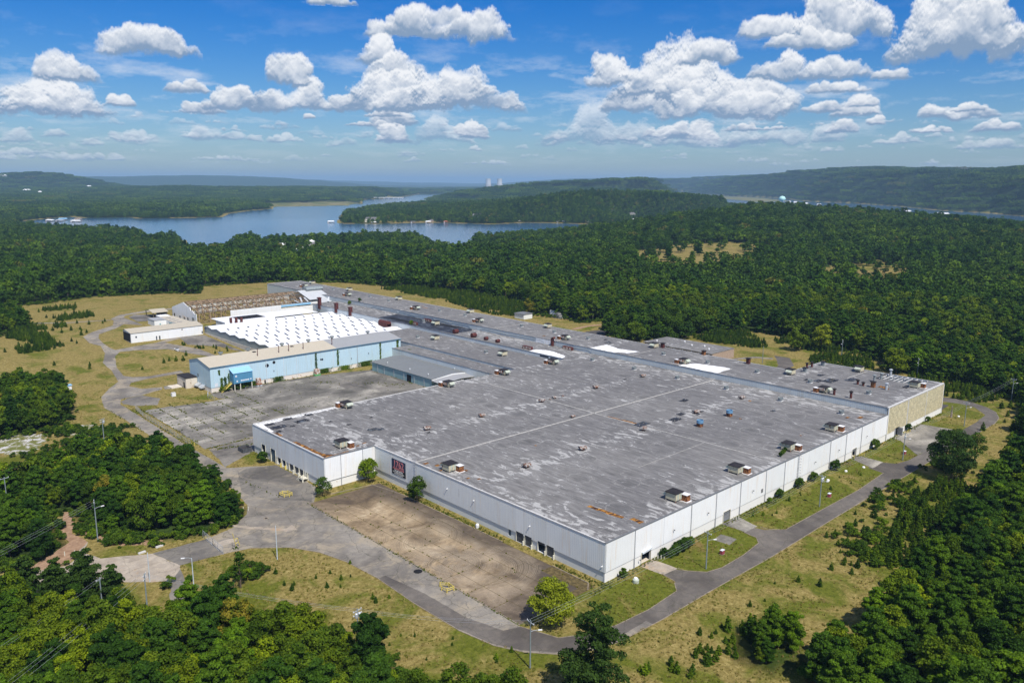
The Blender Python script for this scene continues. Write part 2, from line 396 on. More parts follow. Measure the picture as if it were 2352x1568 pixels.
def m_apron(t):
    p = t.pos(); X, Y, Z = t.xyz(p)
    a = t.noise(p, 0.085, 5, 0.62, 0.8); b = t.noise(p, 0.8, 5, 0.7)
    col = t.ramp(a, [(0.32, (0.095, 0.066, 0.042)), (0.43, (0.20, 0.145, 0.085)), (0.56, (0.34, 0.255, 0.155)), (0.70, (0.50, 0.405, 0.275))])
    f = t.m('MULTIPLY', t.ss(t.m('ADD', Y, t.m('MULTIPLY', a, 22.0)), 18.0, 36.0), t.ss(Y, 68.0, 84.0, 1.0, 0.35))                                         # the southern end is the dirtier, darker concrete
    col = t.mix(t.m('MULTIPLY', t.m('SUBTRACT', 1.0, f), 0.84), col, (0.058, 0.045, 0.036))
    f2 = t.ss(t.m('ADD', X, t.m('MULTIPLY', b, 5.0)), -10.0, -4.0)
    col = t.mix(t.m('MULTIPLY', f2, 0.78), col, (0.075, 0.060, 0.048))
    col = t.mix(t.ss(b, 0.35, 0.7), t.mix(1.0, col, (0.82, 0.82, 0.82), 'MULTIPLY'), t.mix(1.0, col, (1.15, 1.15, 1.15), 'MULTIPLY'))
    def ring(cx, cy, r0, r1, freq, amt, col, c):                    # tyre marks of cars driven in circles
        v = t.vm('SUBTRACT', p, (cx, cy, 0)); v = t.vm('ADD', v, t.sc(t.noise(t.sc(p, 1.0), 0.05, 2, 0.5, col=True), (5.0, 5.0, 0)))
        x, y, z = t.xyz(v); rr = t.m('SQRT', t.m('ADD', t.m('MULTIPLY', x, x), t.m('MULTIPLY', y, y)))
        ln = t.noise(t.sc(p, 0.0), 1, 0) ; n = t.n('ShaderNodeTexNoise', noise_dimensions='1D'); t.put(n.inputs['W'], t.m('MULTIPLY', rr, freq)); n.inputs['Detail'].default_value = 3
        band = t.m('MULTIPLY', t.ss(rr, r0-2.0, r0), t.ss(rr, r1, r1+1.5, 1.0, 0.0))
        msk = t.m('MULTIPLY', band, t.m('MULTIPLY', t.ss(n.outputs['Fac'], 0.50, 0.56), t.ss(t.noise(p, 0.13, 3, 0.6), 0.38, 0.50)))
        return t.mix(t.m('MULTIPLY', msk, amt), col, c)
    col = ring(-17.0, 33.0, 2.0, 10.5, 2.2, 0.85, col, (0.33, 0.27, 0.20))
    col = ring(-17.0, 33.0, 2.0, 7.0, 1.3, 0.75, col, (0.05, 0.042, 0.036))
    col = ring(-13.0, 26.0, 5.0, 12.0, 1.9, 0.65, col, (0.36, 0.30, 0.22))
    col = ring(-24.0, 6.0, 4.0, 13.0, 2.0, 0.70, col, (0.30, 0.235, 0.17))
    col = ring(-14.0, 52.0, 3.0, 11.0, 1.7, 0.55, col, (0.40, 0.33, 0.23))
    col = ring(-11.0, 44.0, 2.0, 12.0, 1.4, 0.45, col, (0.08, 0.065, 0.05))
    return col, t.bump(b, 0.2, 0.02)

def m_ground(t):
    p = t.pos(); X, Y, Z = t.xyz(p)
    a = t.noise(p, 0.012, 5, 0.6); b = t.noise(p, 0.07, 6, 0.65, 0.6); c = t.noise(p, 0.9, 5, 0.75, 0.8); d = t.noise(t.sc(p, (1, 1, 1)), 3.2, 3, 0.7, 1.2)
    dry = t.ramp(c, [(0.30, (0.100, 0.076, 0.020)), (0.44, (0.192, 0.150, 0.044)), (0.58, (0.285, 0.225, 0.078)), (0.74, (0.42, 0.335, 0.14))])
    grn = t.ramp(c, [(0.28, (0.045, 0.058, 0.006)), (0.5, (0.105, 0.120, 0.013)), (0.75, (0.185, 0.190, 0.032))])
    f = t.m('ADD', t.m('MULTIPLY', b, 0.75), t.m('MULTIPLY', a, 0.25))
    strip = t.m('MULTIPLY', t.ss(Y, -22.0, -12.0), t.ss(Y, 0.0, 8.0, 1.0, 0.0))     # mown verge between wall and road stays greener
    f = t.m('ADD', f, t.m('MULTIPLY', strip, 0.07))
    west = t.ss(Y, 200.0, 330.0); f = t.m('SUBTRACT', f, t.m('MULTIPLY', west, 0.035))
    col = t.mix(t.ss(f, 0.465, 0.60), dry, grn)
    col = t.mix(t.m('MULTIPLY', t.ss(t.noise(p, 0.045, 4, 0.6, 1.0), 0.62, 0.74), 0.6), col, (0.15, 0.095, 0.035))
    col = t.mix(t.m('MULTIPLY', t.ss(t.noise(p, 0.09, 4, 0.7, 1.0), 0.73, 0.77), 0.7), col, (0.36, 0.19, 0.095))
    col = t.mix(t.m('MULTIPLY', t.ss(d, 0.35, 0.7), 0.3), col, t.mix(1.0, col, (0.45, 0.45, 0.4), 'MULTIPLY'))
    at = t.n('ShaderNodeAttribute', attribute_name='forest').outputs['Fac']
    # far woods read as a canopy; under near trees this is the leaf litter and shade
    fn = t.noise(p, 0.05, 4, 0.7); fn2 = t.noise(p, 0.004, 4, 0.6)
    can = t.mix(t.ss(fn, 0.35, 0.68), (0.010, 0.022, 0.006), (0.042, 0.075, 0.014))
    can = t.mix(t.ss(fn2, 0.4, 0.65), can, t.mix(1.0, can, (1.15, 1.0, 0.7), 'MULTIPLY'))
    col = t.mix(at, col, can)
    ms = t.n('ShaderNodeAttribute', attribute_name='marsh').outputs['Fac']
    mc = t.mix(t.ss(t.noise(p, 0.01, 5, 0.6), 0.4, 0.6), (0.10, 0.12, 0.035), (0.23, 0.20, 0.10))
    col = t.mix(ms, col, mc)
    h = t.m('ADD', t.m('MULTIPLY', c, 0.25), t.m('MULTIPLY', t.m('MULTIPLY', fn, at), 14.0))
    return col, t.bump(h, 0.8, 1.0)

def m_leaf(dark, mid, light, hue=0.5, gold=None, goldp=0.92, own=False):
    def fn(t):
        r = t.rand(); p = t.pos()
        n = t.noise(p, 0.55, 3, 0.6)
        c1 = t.mix(t.ss(n, 0.3, 0.7), dark, mid)
        n2 = t.noise(p, 2.3, 2, 0.6)
        c2 = t.mix(t.m('MULTIPLY', t.ss(n2, 0.45, 0.75), 0.6), c1, light)
        tint = t.ramp(t.m('FRACT', t.m('MULTIPLY', r, 7.31)), [(0.0, (0.42, 0.55, 0.62)), (0.30, (0.70, 0.84, 0.75)), (0.62, (1.02, 1.05, 0.9)), (0.85, (1.35, 1.28, 0.8)), (1.0, (1.8, 1.7, 0.8))])
        if own: return c2
        c3 = t.mix(1.0, c2, tint, 'MULTIPLY')
        st = t.ramp(t.noise(t.n('ShaderNodeObjectInfo').outputs['Location'], 0.006, 4, 0.65), [(0.36, (0.70, 0.80, 0.92)), (0.5, (1.0, 1.0, 1.0)), (0.64, (1.30, 1.20, 0.75))])
        c3 = t.mix(1.0, c3, st, 'MULTIPLY')
        if gold: c3 = t.mix(t.m('MULTIPLY', t.m('GREATER_THAN', r, goldp), t.ss(n, 0.35, 0.6)), c3, gold)
        return c3
    m_ = bpy.data.materials.new('foliage'); m_.use_nodes = True; nt = m_.node_tree; nt.nodes.clear(); t = NT(nt)
    c = fn(t); b = t.n('ShaderNodeBsdfPrincipled'); b.inputs['Roughness'].default_value = 0.7; b.inputs['Specular IOR Level'].default_value = 0.10
    t.put(b.inputs['Base Color'], c)
    tr = t.n('ShaderNodeBsdfTranslucent'); t.put(tr.inputs['Color'], t.mix(1.0, c, (1.25, 1.3, 0.5), 'MULTIPLY'))
    mx = t.n('ShaderNodeMixShader'); mx.inputs[0].default_value = 0.22; nt.links.new(b.outputs[0], mx.inputs[1]); nt.links.new(tr.outputs[0], mx.inputs[2])
    o = t.n('ShaderNodeOutputMaterial'); nt.links.new(mx.outputs[0], o.inputs[0]); return m_
def m_water(t):
    p = t.pos(); a = t.noise(t.sc(p, (1, 1, 1)), 0.0018, 5, 0.6, 1.0); w = t.noise(p, 0.35, 3, 0.6)
    return t.mix(t.ss(a, 0.4, 0.62), (0.030, 0.085, 0.17), (0.050, 0.12, 0.22)), t.bump(w, 0.22, 0.6)

M = {}
M['roof'] = mat('roof_bitumen', m_roof, 0.85)
M['asphalt'] = mat('asphalt_weathered', m_asphalt(), 0.9)
M['road'] = mat('asphalt_road', m_asphalt((0.090, 0.078, 0.067), (0.170, 0.150, 0.128), (0.23, 0.19, 0.14), 0.70, 0.5), 0.9)
M['pale_road'] = mat('asphalt_pale', m_asphalt((0.155, 0.139, 0.118), (0.30, 0.272, 0.228), (0.37, 0.31, 0.22), 0.56, 0.6), 0.9)
M['dark_road'] = mat('asphalt_dark', m_asphalt((0.045, 0.042, 0.042), (0.09, 0.082, 0.078), (0.20, 0.17, 0.13), 0.68, 0.5), 0.9)
M['mouth'] = mat('concrete_sandy', m_asphalt((0.33, 0.275, 0.21), (0.47, 0.41, 0.33), (0.44, 0.27, 0.13), 0.66, 0.35), 0.9)
M['concrete'] = mat('concrete_slab', m_concrete, 0.9)
M['apron'] = mat('concrete_apron', m_apron, 0.9)
M['ground'] = mat('dry_grass_ground', m_ground, 0.95, 0.1)
M['water'] = mat('lake_water', m_water, 0.12, 0.5)
M['white_wall'] = siding('white_siding', (0.84, 0.85, 0.85), 0.07, 0.6)
M['grey_wall'] = siding('pale_grey_siding', (0.80, 0.82, 0.80), 0.05, 0.6)
M['blue_wall'] = siding('pale_blue_siding', (0.50, 0.67, 0.76), 0.05, 0.9)
M['strip_wall'] = siding('zinc_siding', (0.60, 0.645, 0.65), 0.12, 0.8)
M['green_wall'] = siding('grey_green_siding', (0.27, 0.42, 0.44), 0.12, 0.8)
M['plinth'] = rusty('white_masonry', (0.78, 0.77, 0.74), (0.50, 0.36, 0.25), 0.335, 0.5)
M['plinth_grey'] = rusty('grey_masonry', (0.72, 0.73, 0.70), (0.46, 0.40, 0.33), 0.33, 0.5)
M['plinth_cream'] = rusty('cream_masonry', (0.62, 0.56, 0.47), (0.35, 0.26, 0.18), 0.40, 0.6)
M['blue_plinth'] = rusty('cream_plinth', (0.72, 0.66, 0.58), (0.40, 0.22, 0.12), 0.36, 0.7)
M['coping'] = plain('coping_metal', (0.16, 0.165, 0.17), 0.5)
M['coping_pale'] = plain('pale_coping', (0.55, 0.54, 0.52), 0.6)
M['pipe'] = plain('downpipe_grey', (0.34, 0.35, 0.37), 0.5)
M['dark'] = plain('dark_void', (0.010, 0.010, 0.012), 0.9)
M['door_grey'] = plain('roller_door', (0.075, 0.08, 0.09), 0.6, 0.25)
M['door_pale'] = plain('pale_roller_door', (0.20, 0.21, 0.22), 0.6, 0.2)
M['door_teal'] = plain('teal_door', (0.075, 0.12, 0.155), 0.6)
M['yellow'] = plain('yellow_paint', (0.62, 0.50, 0.12), 0.6)
M['cream'] = rusty('cream_metal', (0.52, 0.48, 0.34), (0.18, 0.08, 0.04), 0.40, 1.4)
M['palegreen'] = rusty('pale_green_metal', (0.42, 0.46, 0.38), (0.20, 0.12, 0.07), 0.38, 1.2)
M['rust_or'] = rusty('orange_rust', (0.36, 0.15, 0.045), (0.11, 0.04, 0.022), 0.52, 2.2)
M['rust_white'] = rusty('flaking_white_rust', (0.62, 0.58, 0.52), (0.27, 0.10, 0.045), 0.50, 1.8)
M['maroon'] = rusty('maroon_metal', (0.085, 0.022, 0.020), (0.15, 0.05, 0.03), 0.42, 1.0)
M['unit_top'] = plain('unit_black_top', (0.022, 0.018, 0.018), 0.7, 0.4)
M['flash'] = plain('white_flashing', (0.72, 0.72, 0.72), 0.6)
M['galv'] = plain('galvanised', (0.25, 0.28, 0.28), 0.5, 0.2, 0.1)
M['galv_lt'] = plain('bright_galvanised', (0.50, 0.53, 0.55), 0.4, 0.15, 0.3)
M['silver'] = rusty('silver_rust_hood', (0.34, 0.33, 0.31), (0.15, 0.070, 0.040), 0.50, 1.6)
M['blue_drum'] = plain('blue_steel', (0.13, 0.27, 0.42), 0.5)
M['insul'] = mat('exposed_insulation', lambda t: t.ramp(t.noise(t.pos(), 0.9, 5, 0.7, 0.8), [(0.40, (0.025, 0.013, 0.010)), (0.50, (0.16, 0.065, 0.015)), (0.62, (0.46, 0.22, 0.03))]), 0.9)
M['tar'] = mat('burnt_felt', lambda t: t.ramp(t.noise(t.sc(t.pos(), (1, 0.6, 1)), 0.35, 6, 0.7, 1.0), [(0.35, (0.014, 0.014, 0.018)), (0.52, (0.030, 0.032, 0.040)), (0.62, (0.085, 0.10, 0.12)), (0.75, (0.22, 0.22, 0.22))]), 0.6)
M['membrane'] = plain('white_membrane', (0.80, 0.80, 0.79), 0.6, 0.05)
M['white_roof'] = siding('white_coated_roof', (0.78, 0.79, 0.81), 0.16, 1.5)
M['beige_roof'] = siding('beige_metal_roof', (0.48, 0.43, 0.335), 0.08, 1.1)
M['grey_roof'] = siding('grey_metal_roof', (0.33, 0.335, 0.34), 0.08, 0.9)
M['shed_roof'] = siding('dull_grey_roof', (0.195, 0.205, 0.205), 0.10, 0.9)
M['sheet'] = siding('aluminium_sheet', (0.52, 0.54, 0.56), 0.15, 1.0)
M['wood'] = plain('bleached_timber', (0.33, 0.235, 0.15), 0.9, 0.3)
M['wood_dk'] = plain('dark_timber', (0.14, 0.10, 0.075), 0.9, 0.3)
M['louvre'] = plain('yellowed_louvre', (0.74, 0.66, 0.43), 0.7, 0.2)
M['louvre_back'] = mat('mildewed_panel', lambda t: t.mix(t.ss(t.noise(t.sc(t.pos(), (1, 1, 0.8)), 1.1, 5, 0.75), 0.38, 0.60), (0.035, 0.035, 0.028), (0.22, 0.20, 0.13)), 0.8)
M['blue_room'] = siding('deep_blue_siding', (0.085, 0.26, 0.42), 0.08, 0.8)
M['blue_lt'] = siding('light_blue_sheet', (0.30, 0.56, 0.80), 0.05, 0.8)
M['glass'] = plain('dark_glass', (0.02, 0.03, 0.05), 0.15, 0.2, 0, 0.6)
M['pale_panel'] = plain('pale_panel', (0.62, 0.66, 0.70), 0.5)
M['post_cream'] = plain('cream_post', (0.60, 0.58, 0.48), 0.7)
M['pole'] = plain('weathered_pole', (0.20, 0.24, 0.25), 0.8)
M['steel_pole'] = plain('pale_steel_pole', (0.50, 0.56, 0.60), 0.5)
M['trunk'] = plain('bark', (0.10, 0.075, 0.055), 0.9, 0.3)
M['deadwood'] = plain('grey_deadwood', (0.24, 0.20, 0.18), 0.9, 0.3)
M['brick'] = plain('tan_brick', (0.36, 0.27, 0.20), 0.85)
M['shingle'] = plain('grey_shingle', (0.13, 0.125, 0.125), 0.9)
M['red_roof'] = plain('red_tiles', (0.36, 0.12, 0.07), 0.8)
M['white'] = plain('white_paint', (0.78, 0.78, 0.77), 0.6, 0.05)
M['banner'] = mat('banner_vinyl', lambda t: t.mix(t.ss(t.xyz(t.n('ShaderNodeTexCoord').outputs['Object'])[2], 1.2, 2.6), (0.008, 0.008, 0.012), (0.020, 0.035, 0.075)), 0.6)
M['pink'] = plain('faded_red_letters', (0.62, 0.22, 0.22), 0.7)
M['red_box'] = plain('faded_red_box', (0.30, 0.06, 0.08), 0.7)
M['green'] = plain('green_paint', (0.10, 0.35, 0.12), 0.7)
M['kerb'] = plain('kerb_concrete', (0.24, 0.20, 0.15), 0.9, 0.3)
M['clay'] = mat('bare_clay', lambda t: t.ramp(t.noise(t.pos(), 0.5, 5, 0.7), [(0.35, (0.20, 0.12, 0.07)), (0.65, (0.38, 0.25, 0.16))]), 0.95)
M['rock'] = mat('pale_rubble', lambda t: t.ramp(t.noise(t.pos(), 0.30, 7, 0.78, 0.5), [(0.46, (0.12, 0.13, 0.03)), (0.51, (0.20, 0.19, 0.08)), (0.535, (0.40, 0.39, 0.37)), (0.66, (0.56, 0.55, 0.53))]), 0.95)
M['leaf_pine'] = m_leaf((0.024, 0.056, 0.006), (0.060, 0.125, 0.010), (0.108, 0.190, 0.020))
M['leaf_broad'] = m_leaf((0.040, 0.074, 0.005), (0.105, 0.155, 0.009), (0.195, 0.245, 0.014), gold=(0.24, 0.20, 0.02), goldp=0.975)
M['leaf_far'] = m_leaf((0.026, 0.060, 0.008), (0.066, 0.120, 0.012), (0.125, 0.185, 0.020), gold=(0.17, 0.16, 0.025), goldp=0.97)
M['leaf_lime'] = m_leaf((0.13, 0.165, 0.008), (0.25, 0.29, 0.014), (0.38, 0.42, 0.03), own=True)
M['leaf_deep'] = m_leaf((0.020, 0.045, 0.008), (0.045, 0.090, 0.012), (0.08, 0.14, 0.02), own=True)
M['leaf_young'] = m_leaf((0.034, 0.068, 0.006), (0.080, 0.135, 0.010), (0.135, 0.20, 0.02))
M['leaf_gold'] = m_leaf((0.10, 0.085, 0.01), (0.30, 0.22, 0.02), (0.45, 0.34, 0.05))
M['leaf_red'] = m_leaf((0.10, 0.035, 0.02), (0.16, 0.06, 0.03), (0.2, 0.09, 0.04))
M['weed'] = m_leaf((0.10, 0.11, 0.012), (0.18, 0.185, 0.03), (0.27, 0.25, 0.06), own=True)

# ------------------------------------------------------------------ land form
def AT(u, dist):
    """ground position in the direction of picture column u, at a distance"""
    d = fw + r2*((u-1176)/1845.4) - u2*((420-784)/1845.4)
    k = dist/math.hypot(d.x, d.y); return (CAM.x+d.x*k, CAM.y+d.y*k)
SITE = [(-110,-200),(-60,-60),(-2,-52),(9,-49),(28,-51),(72,-47),(100,-44),(121,-42),(139,-42),(173,-38),(201,-31),(246,-22),(262,0),(266,25),(270,35),(267,43),(285,55),(297,70),
        (308,100),(312,128),(314,153),(268,165),(250,172),(238,176),(236,206),(252,214),(302,218),(302,232),(256,238),(262,262),(252,285),(283,300),(283,365),(276,400),(262,440),(250,470),(243,500),
        (200,545),(160,556),(137,562),(116,518),(101,532),(76,542),(47,551),(19,540),(-6,533),(-19,512),(-30,500),(-140,470),(-160,200),(-150,60),(-130,-60)]
WOODS = {'woodA': [(-112,172),(-96,166),(-86,156),(-80,158),(-72,163),(-57,174),(-49,165),(-42,152),(-39.5,136),(-41,117),(-44,104),(-43.5,94),(-50,88.5),(-58,88),(-67,91.5),(-74,100),(-76.5,110),(-77.5,122),(-83,131),(-92,139),(-112,146)],
         'woodB': [(-95,142),(-86,132),(-84.5,120),(-87,108),(-86,99),(-92,98),(-100,103),(-125,125)],
         'woodC': [(-112,82),(-101,73),(-95,64),(-88,59),(-84,52),(-83,50),(-77,49),(-72,44),(-68,33),(-63,25),(-59,17),(-57,10),(-56,0),(-54,-8),(-50,-17),(-46,-26),(-50,-40),(-95,-45),(-130,40)],
         'woodE': [(-64,284),(-53,291),(-45,278),(-46,252),(-54,224),(-66,214),(-100,212),(-100,283)],
         'woodF': [(-30,505),(-14,480),(-19,438),(-28,424),(-42,412),(-90,418),(-90,500)],
         'clumpG': [(6,-33),(9,-34),(11,-41),(5,-45),(-3,-44),(-3,-38)]}
LAKE = [(300,2100),(450,2310),(520,2370),(520,2270),(630,2240),(620,2150),(830,2110),(950,2340),(1120,2550),(1280,2690),(1380,2890),(1560,3020),(1660,2900),(1740,2900),(1700,2870),(1930,3230),(1940,3120),
        (2440,3900),(2670,4020),(2970,4420),(3040,4380),(4100,5590),(4330,5500),(3860,4780),(3000,3960),(2440,3300),(2500,3090),(2230,3000),(1870,2680),(1740,2650),(1230,2130),(960,1710),(900,1610),(950,1530),(1040,1520),(1100,1510),
        (1170,1350),(1290,1360),(1330,1300),(1360,1180),(1360,1120),(1400,1090),(1560,1235),(1620,1260),(1680,1210),(1720,1180),(1600,1060),(1330,960),(1170,900),(1110,920),(1000,930),(880,960),(770,960),(680,860),(610,800),(600,780),(606,820),(640,900),(700,990),
        (740,1060),(660,1120),(560,1090),(460,1110),(510,1215),(480,1230),(410,1120),(350,1020),(310,1010),(318,1070),(370,1190),(400,1270),(360,1300),(400,1480),(400,1560),(345,1640),(315,1720),(290,1880),(320,1980)]
RIVER = [(7180,5150),(5990,3820),(5250,2850),(4380,2190),(4140,1810),(3740,1420),(3230,1050),(3100,860),(2860,680),(2300,100),(1900,-600),(1500,-600),AT(2600,1950),AT(2450,2000),AT(2352,1960),AT(2270,2060),AT(2200,2030),AT(2100,2120),AT(2000,2080),AT(1900,2180),AT(1820,2200),AT(1790,2500),AT(1760,2900),AT(1700,3000),AT(1660,2960),AT(1630,3300),AT(1575,3600),AT(1560,4300),(4300,3000),(5000,3500),(6600,5300)]
MARSH = [(1660,2900),(1740,2900),(1700,2870),(1990,3230),(2100,3500),(1500,3300),(1380,2900)]
MARSH2 = [(3900,2250),(4160,2430),(5000,3330),(5460,3850),(5990,4000),(5250,2990),(4380,2270)]
GOLF = [(660,530),(780,530),(830,480),(820,410),(720,375),(570,340),(500,350),(520,400),(580,450),(610,500)]
CLEAR2 = [(640,285),(770,262),(730,215),(610,165),(540,170),(560,215)]
CLEAR3 = [(270,740),(370,730),(470,830),(520,950),(450,1000),(370,940),(290,850)]
CLEAR4 = [(1140,1500),(1100,1512),(960,1565),(930,1600),(1010,1620),(1200,1530),(1330,1520),(1290,1440)]
def inside(P, poly):
    x, y = P[:, 0], P[:, 1]; r = np.zeros(len(P), bool); n = len(poly)
    for i in range(n):
        x1, y1 = poly[i]; x2, y2 = poly[(i+1) % n]
        if y1 == y2: continue
        c = ((y1 > y) != (y2 > y)) & (x < (x2-x1)*(y-y1)/(y2-y1)+x1)
        r ^= c
    return r
def polydist(P, poly):
    d = np.full(len(P), 1e9); n = len(poly)
    for i in range(n):
        a = np.array(poly[i], float); b = np.array(poly[(i+1) % n], float); ab = b-a
        t = np.clip(((P-a)@ab)/(ab@ab), 0, 1); q = a+t[:, None]*ab
        d = np.minimum(d, np.hypot(P[:, 0]-q[:, 0], P[:, 1]-q[:, 1]))
    return d
def smooth(a, b, x):
    t = np.clip((x-a)/(b-a), 0, 1); return t*t*(3-2*t)
_ns = fbm(512, 512, 6, 6, 6, np.random.default_rng(3), 0.5)
def nsamp(P, size, ox=0.0):
    u = ((P[:, 0]/size+ox) % 1)*511; v = ((P[:, 1]/size+ox*0.7) % 1)*511
    i = u.astype(int); j = v.astype(int); fu = u-i; fv = v-j; i1 = (i+1) % 512; j1 = (j+1) % 512
    return (_ns[j, i]*(1-fu)+_ns[j, i1]*fu)*(1-fv)+(_ns[j1, i]*(1-fu)+_ns[j1, i1]*fu)*fv - 0.5
def ridge(P, pts, hw0, hw1):
    """height of a long hill: crest polyline with heights, half widths on the near and far side"""
    best = np.zeros(len(P))
    for (a, za), (b, zb) in zip(pts[:-1], pts[1:]):
        a = np.array(a, float); b = np.array(b, float); ab = b-a
        t = np.clip(((P-a)@ab)/(ab@ab), 0, 1); q = a+t[:, None]*ab
        d = np.hypot(P[:, 0]-q[:, 0], P[:, 1]-q[:, 1])
        near = (np.hypot(P[:, 0]-CAM.x, P[:, 1]-CAM.y) < np.hypot(q[:, 0]-CAM.x, q[:, 1]-CAM.y))
        hw = np.where(near, hw0, hw1); z = (za+(zb-za)*t)*(1-smooth(0, 1, d/hw))
        best = np.maximum(best, z)
    return best
def height(P):
    P = np.asarray(P, float)
    z = 3.5*smooth(260, 400, P[:, 1])*(1-smooth(600, 900, P[:, 1]))
    r = np.hypot(P[:, 0]-80, P[:, 1]-180); far = smooth(430, 1500, r)
    n1 = nsamp(P, 2600); n2 = nsamp(P, 9000, .3)
    z = z*(1-far) + far*(n1*16+n2*55*smooth(2200, 6000, r)-1+16*smooth(3000, 6500, r))
    z += ridge(P, [(AT(1420, 2350), 66), (AT(1480, 2500), 56), (AT(1300, 2500), 30), (AT(1180, 2300), 6)], 520, 600)
    z += ridge(P, [(AT(1260, 4600), 62), (AT(1380, 4700), 60), (AT(1180, 4600), 30)], 900, 900)
    z += ridge(P, [(AT(1640, 1750), 14), (AT(1700, 1650), 31), (AT(1760, 1650), 41), (AT(1850, 1600), 37), (AT(1950, 1520), 33), (AT(2050, 1450), 27), (AT(2200, 1300), 16), (AT(2420, 1100), 8)], 700, 380)
    z += ridge(P, [(AT(2700, 3600), 158), (AT(2352, 4500), 156), (AT(2150, 5200), 156), (AT(1960, 6200), 172), (AT(1830, 7400), 150), (AT(1720, 9300), 118)], 1250, 3000)*(1+0.10*n1*2)
    z += ridge(P, [(AT(1740, 10500), 40), (AT(1640, 11500), 120), (AT(1530, 13000), 160), (AT(1350, 17500), 185)], 2200, 3000)
    z += ridge(P, [(AT(-300, 7000), 90), (AT(0, 7000), 110), (AT(95, 7000), 122), (AT(130, 7100), 80)], 750, 800)
    z += ridge(P, [(AT(-400, 14500), 130), (AT(0, 14500), 128), (AT(330, 14500), 150), (AT(470, 14500), 172), (AT(560, 14500), 168), (AT(640, 15500), 30)], 2800, 3000)
    z += ridge(P, [(AT(560, 23000), 190), (AT(760, 23000), 120), (AT(900, 25000), 60), (AT(1200, 26000), 70), (AT(1400, 26000), 180)], 5000, 5000)
    z += ridge(P, [(AT(150, 5600), 10), (AT(400, 5600), 20), (AT(560, 5400), 36), (AT(760, 6000), 22)], 1500, 1500)
    dl = np.minimum(polydist(P, LAKE), polydist(P, RIVER)); ins = inside(P, LAKE) | inside(P, RIVER)
    d = np.where(ins, -dl, dl); w = smooth(0, 1, np.clip(d/220, 0, 1))
    ms = inside(P, MARSH) | inside(P, MARSH2)
    z = np.where(d > 0, -7.4+(np.maximum(z, -6)+7.4)*w, -8.2-np.clip(-d/25, 0, 5))
    z = np.where(ms, -7.5, z)
    rc_ = np.hypot(P[:, 0]-CAM.x, P[:, 1]-CAM.y)
    z = np.maximum(z, -12+17*smooth(8200, 9500, rc_))
    return z
def height1(x, y): return float(height(np.array([[x, y]]))[0])
def build_terrain():
    a0 = YAW-R(37); az = np.concatenate([np.linspace(0, R(74), 560), np.linspace(R(74), 2*math.pi, 64)[1:-1]])
    na = len(az); rad = 60*(70000/60)**(np.linspace(0, 1, 420)); nr = len(rad)
    A = a0+az; Pg = np.stack([CAM.x+rad[:, None]*np.cos(A)[None], CAM.y+rad[:, None]*np.sin(A)[None]], -1).reshape(-1, 2)
    P = np.vstack([Pg, [[CAM.x, CAM.y]]]); z = height(P)
    r = np.hypot(P[:, 0]-CAM.x, P[:, 1]-CAM.y)
    fo = ~inside(P, SITE)
    for k in WOODS: fo |= inside(P, WOODS[k])
    for k in (GOLF, CLEAR2, CLEAR3, CLEAR4): fo &= ~inside(P, k)
    mea = (nsamp(P, 5200, .61) > 0.24) & (r > 3600) & (z < 60); fo &= ~mea
    ms = inside(P, MARSH) | inside(P, MARSH2)
    shore = (np.minimum(polydist(P, LAKE), polydist(P, RIVER)) < 12); fo &= ~shore
    sg = np.where(inside(P, SITE), -1.0, 1.0)*polydist(P, SITE); fo = fo.astype(float)
    f2 = smooth(-1.0, 4.0, sg)
    for k in WOODS: f2 = np.maximum(f2, smooth(-3.0, 2.0, np.where(inside(P, WOODS[k]), 1.0, -1.0)*polydist(P, WOODS[k])))
    fo = np.where(r < 800, np.minimum(f2, np.where((fo > .5) | (f2 > 0), 1, 0)), fo)
    z = z + np.where((fo > 0.5) & (r > 7000), 12*(nsamp(P, 700, .1)), 0)
    me = bpy.data.meshes.new('ground'); nv = len(P)
    me.vertices.add(nv); me.vertices.foreach_set('co', np.column_stack([P, z]).astype(np.float32).ravel())
    i = np.arange(nr-1)[:, None]; j = np.arange(na)[None]; j2 = (j+1) % na
    q = np.stack([i*na+j, (i+1)*na+j, (i+1)*na+j2, i*na+j2], -1).reshape(-1, 4)
    tcen = np.stack([np.full(na, nv-1), np.arange(na), (np.arange(na)+1) % na], -1)
    loops = np.concatenate([q.ravel(), tcen.ravel()]).astype(np.int32)
    me.loops.add(len(loops)); me.loops.foreach_set('vertex_index', loops)
    st = np.concatenate([np.arange(len(q))*4, len(q)*4+np.arange(na)*3]).astype(np.int32)
    me.polygons.add(len(st)); me.polygons.foreach_set('loop_start', st)
    me.polygons.foreach_set('use_smooth', np.ones(len(st), bool))
    at = me.attributes.new('forest', 'FLOAT', 'POINT'); at.data.foreach_set('value', fo.astype(np.float32))
    at = me.attributes.new('marsh', 'FLOAT', 'POINT'); at.data.foreach_set('value', ms.astype(np.float32))
    me.materials.append(M['ground']); me.update(); me.validate()
    o = put('ground', me); o['kind'] = 'structure'
    w = MB(); w.add([(-60000,-60000,-8),(60000,-60000,-8),(60000,60000,-8),(-60000,60000,-8)], [(0,1,2,3)])
    struct('lake_water', w, M['water'])
build_terrain()

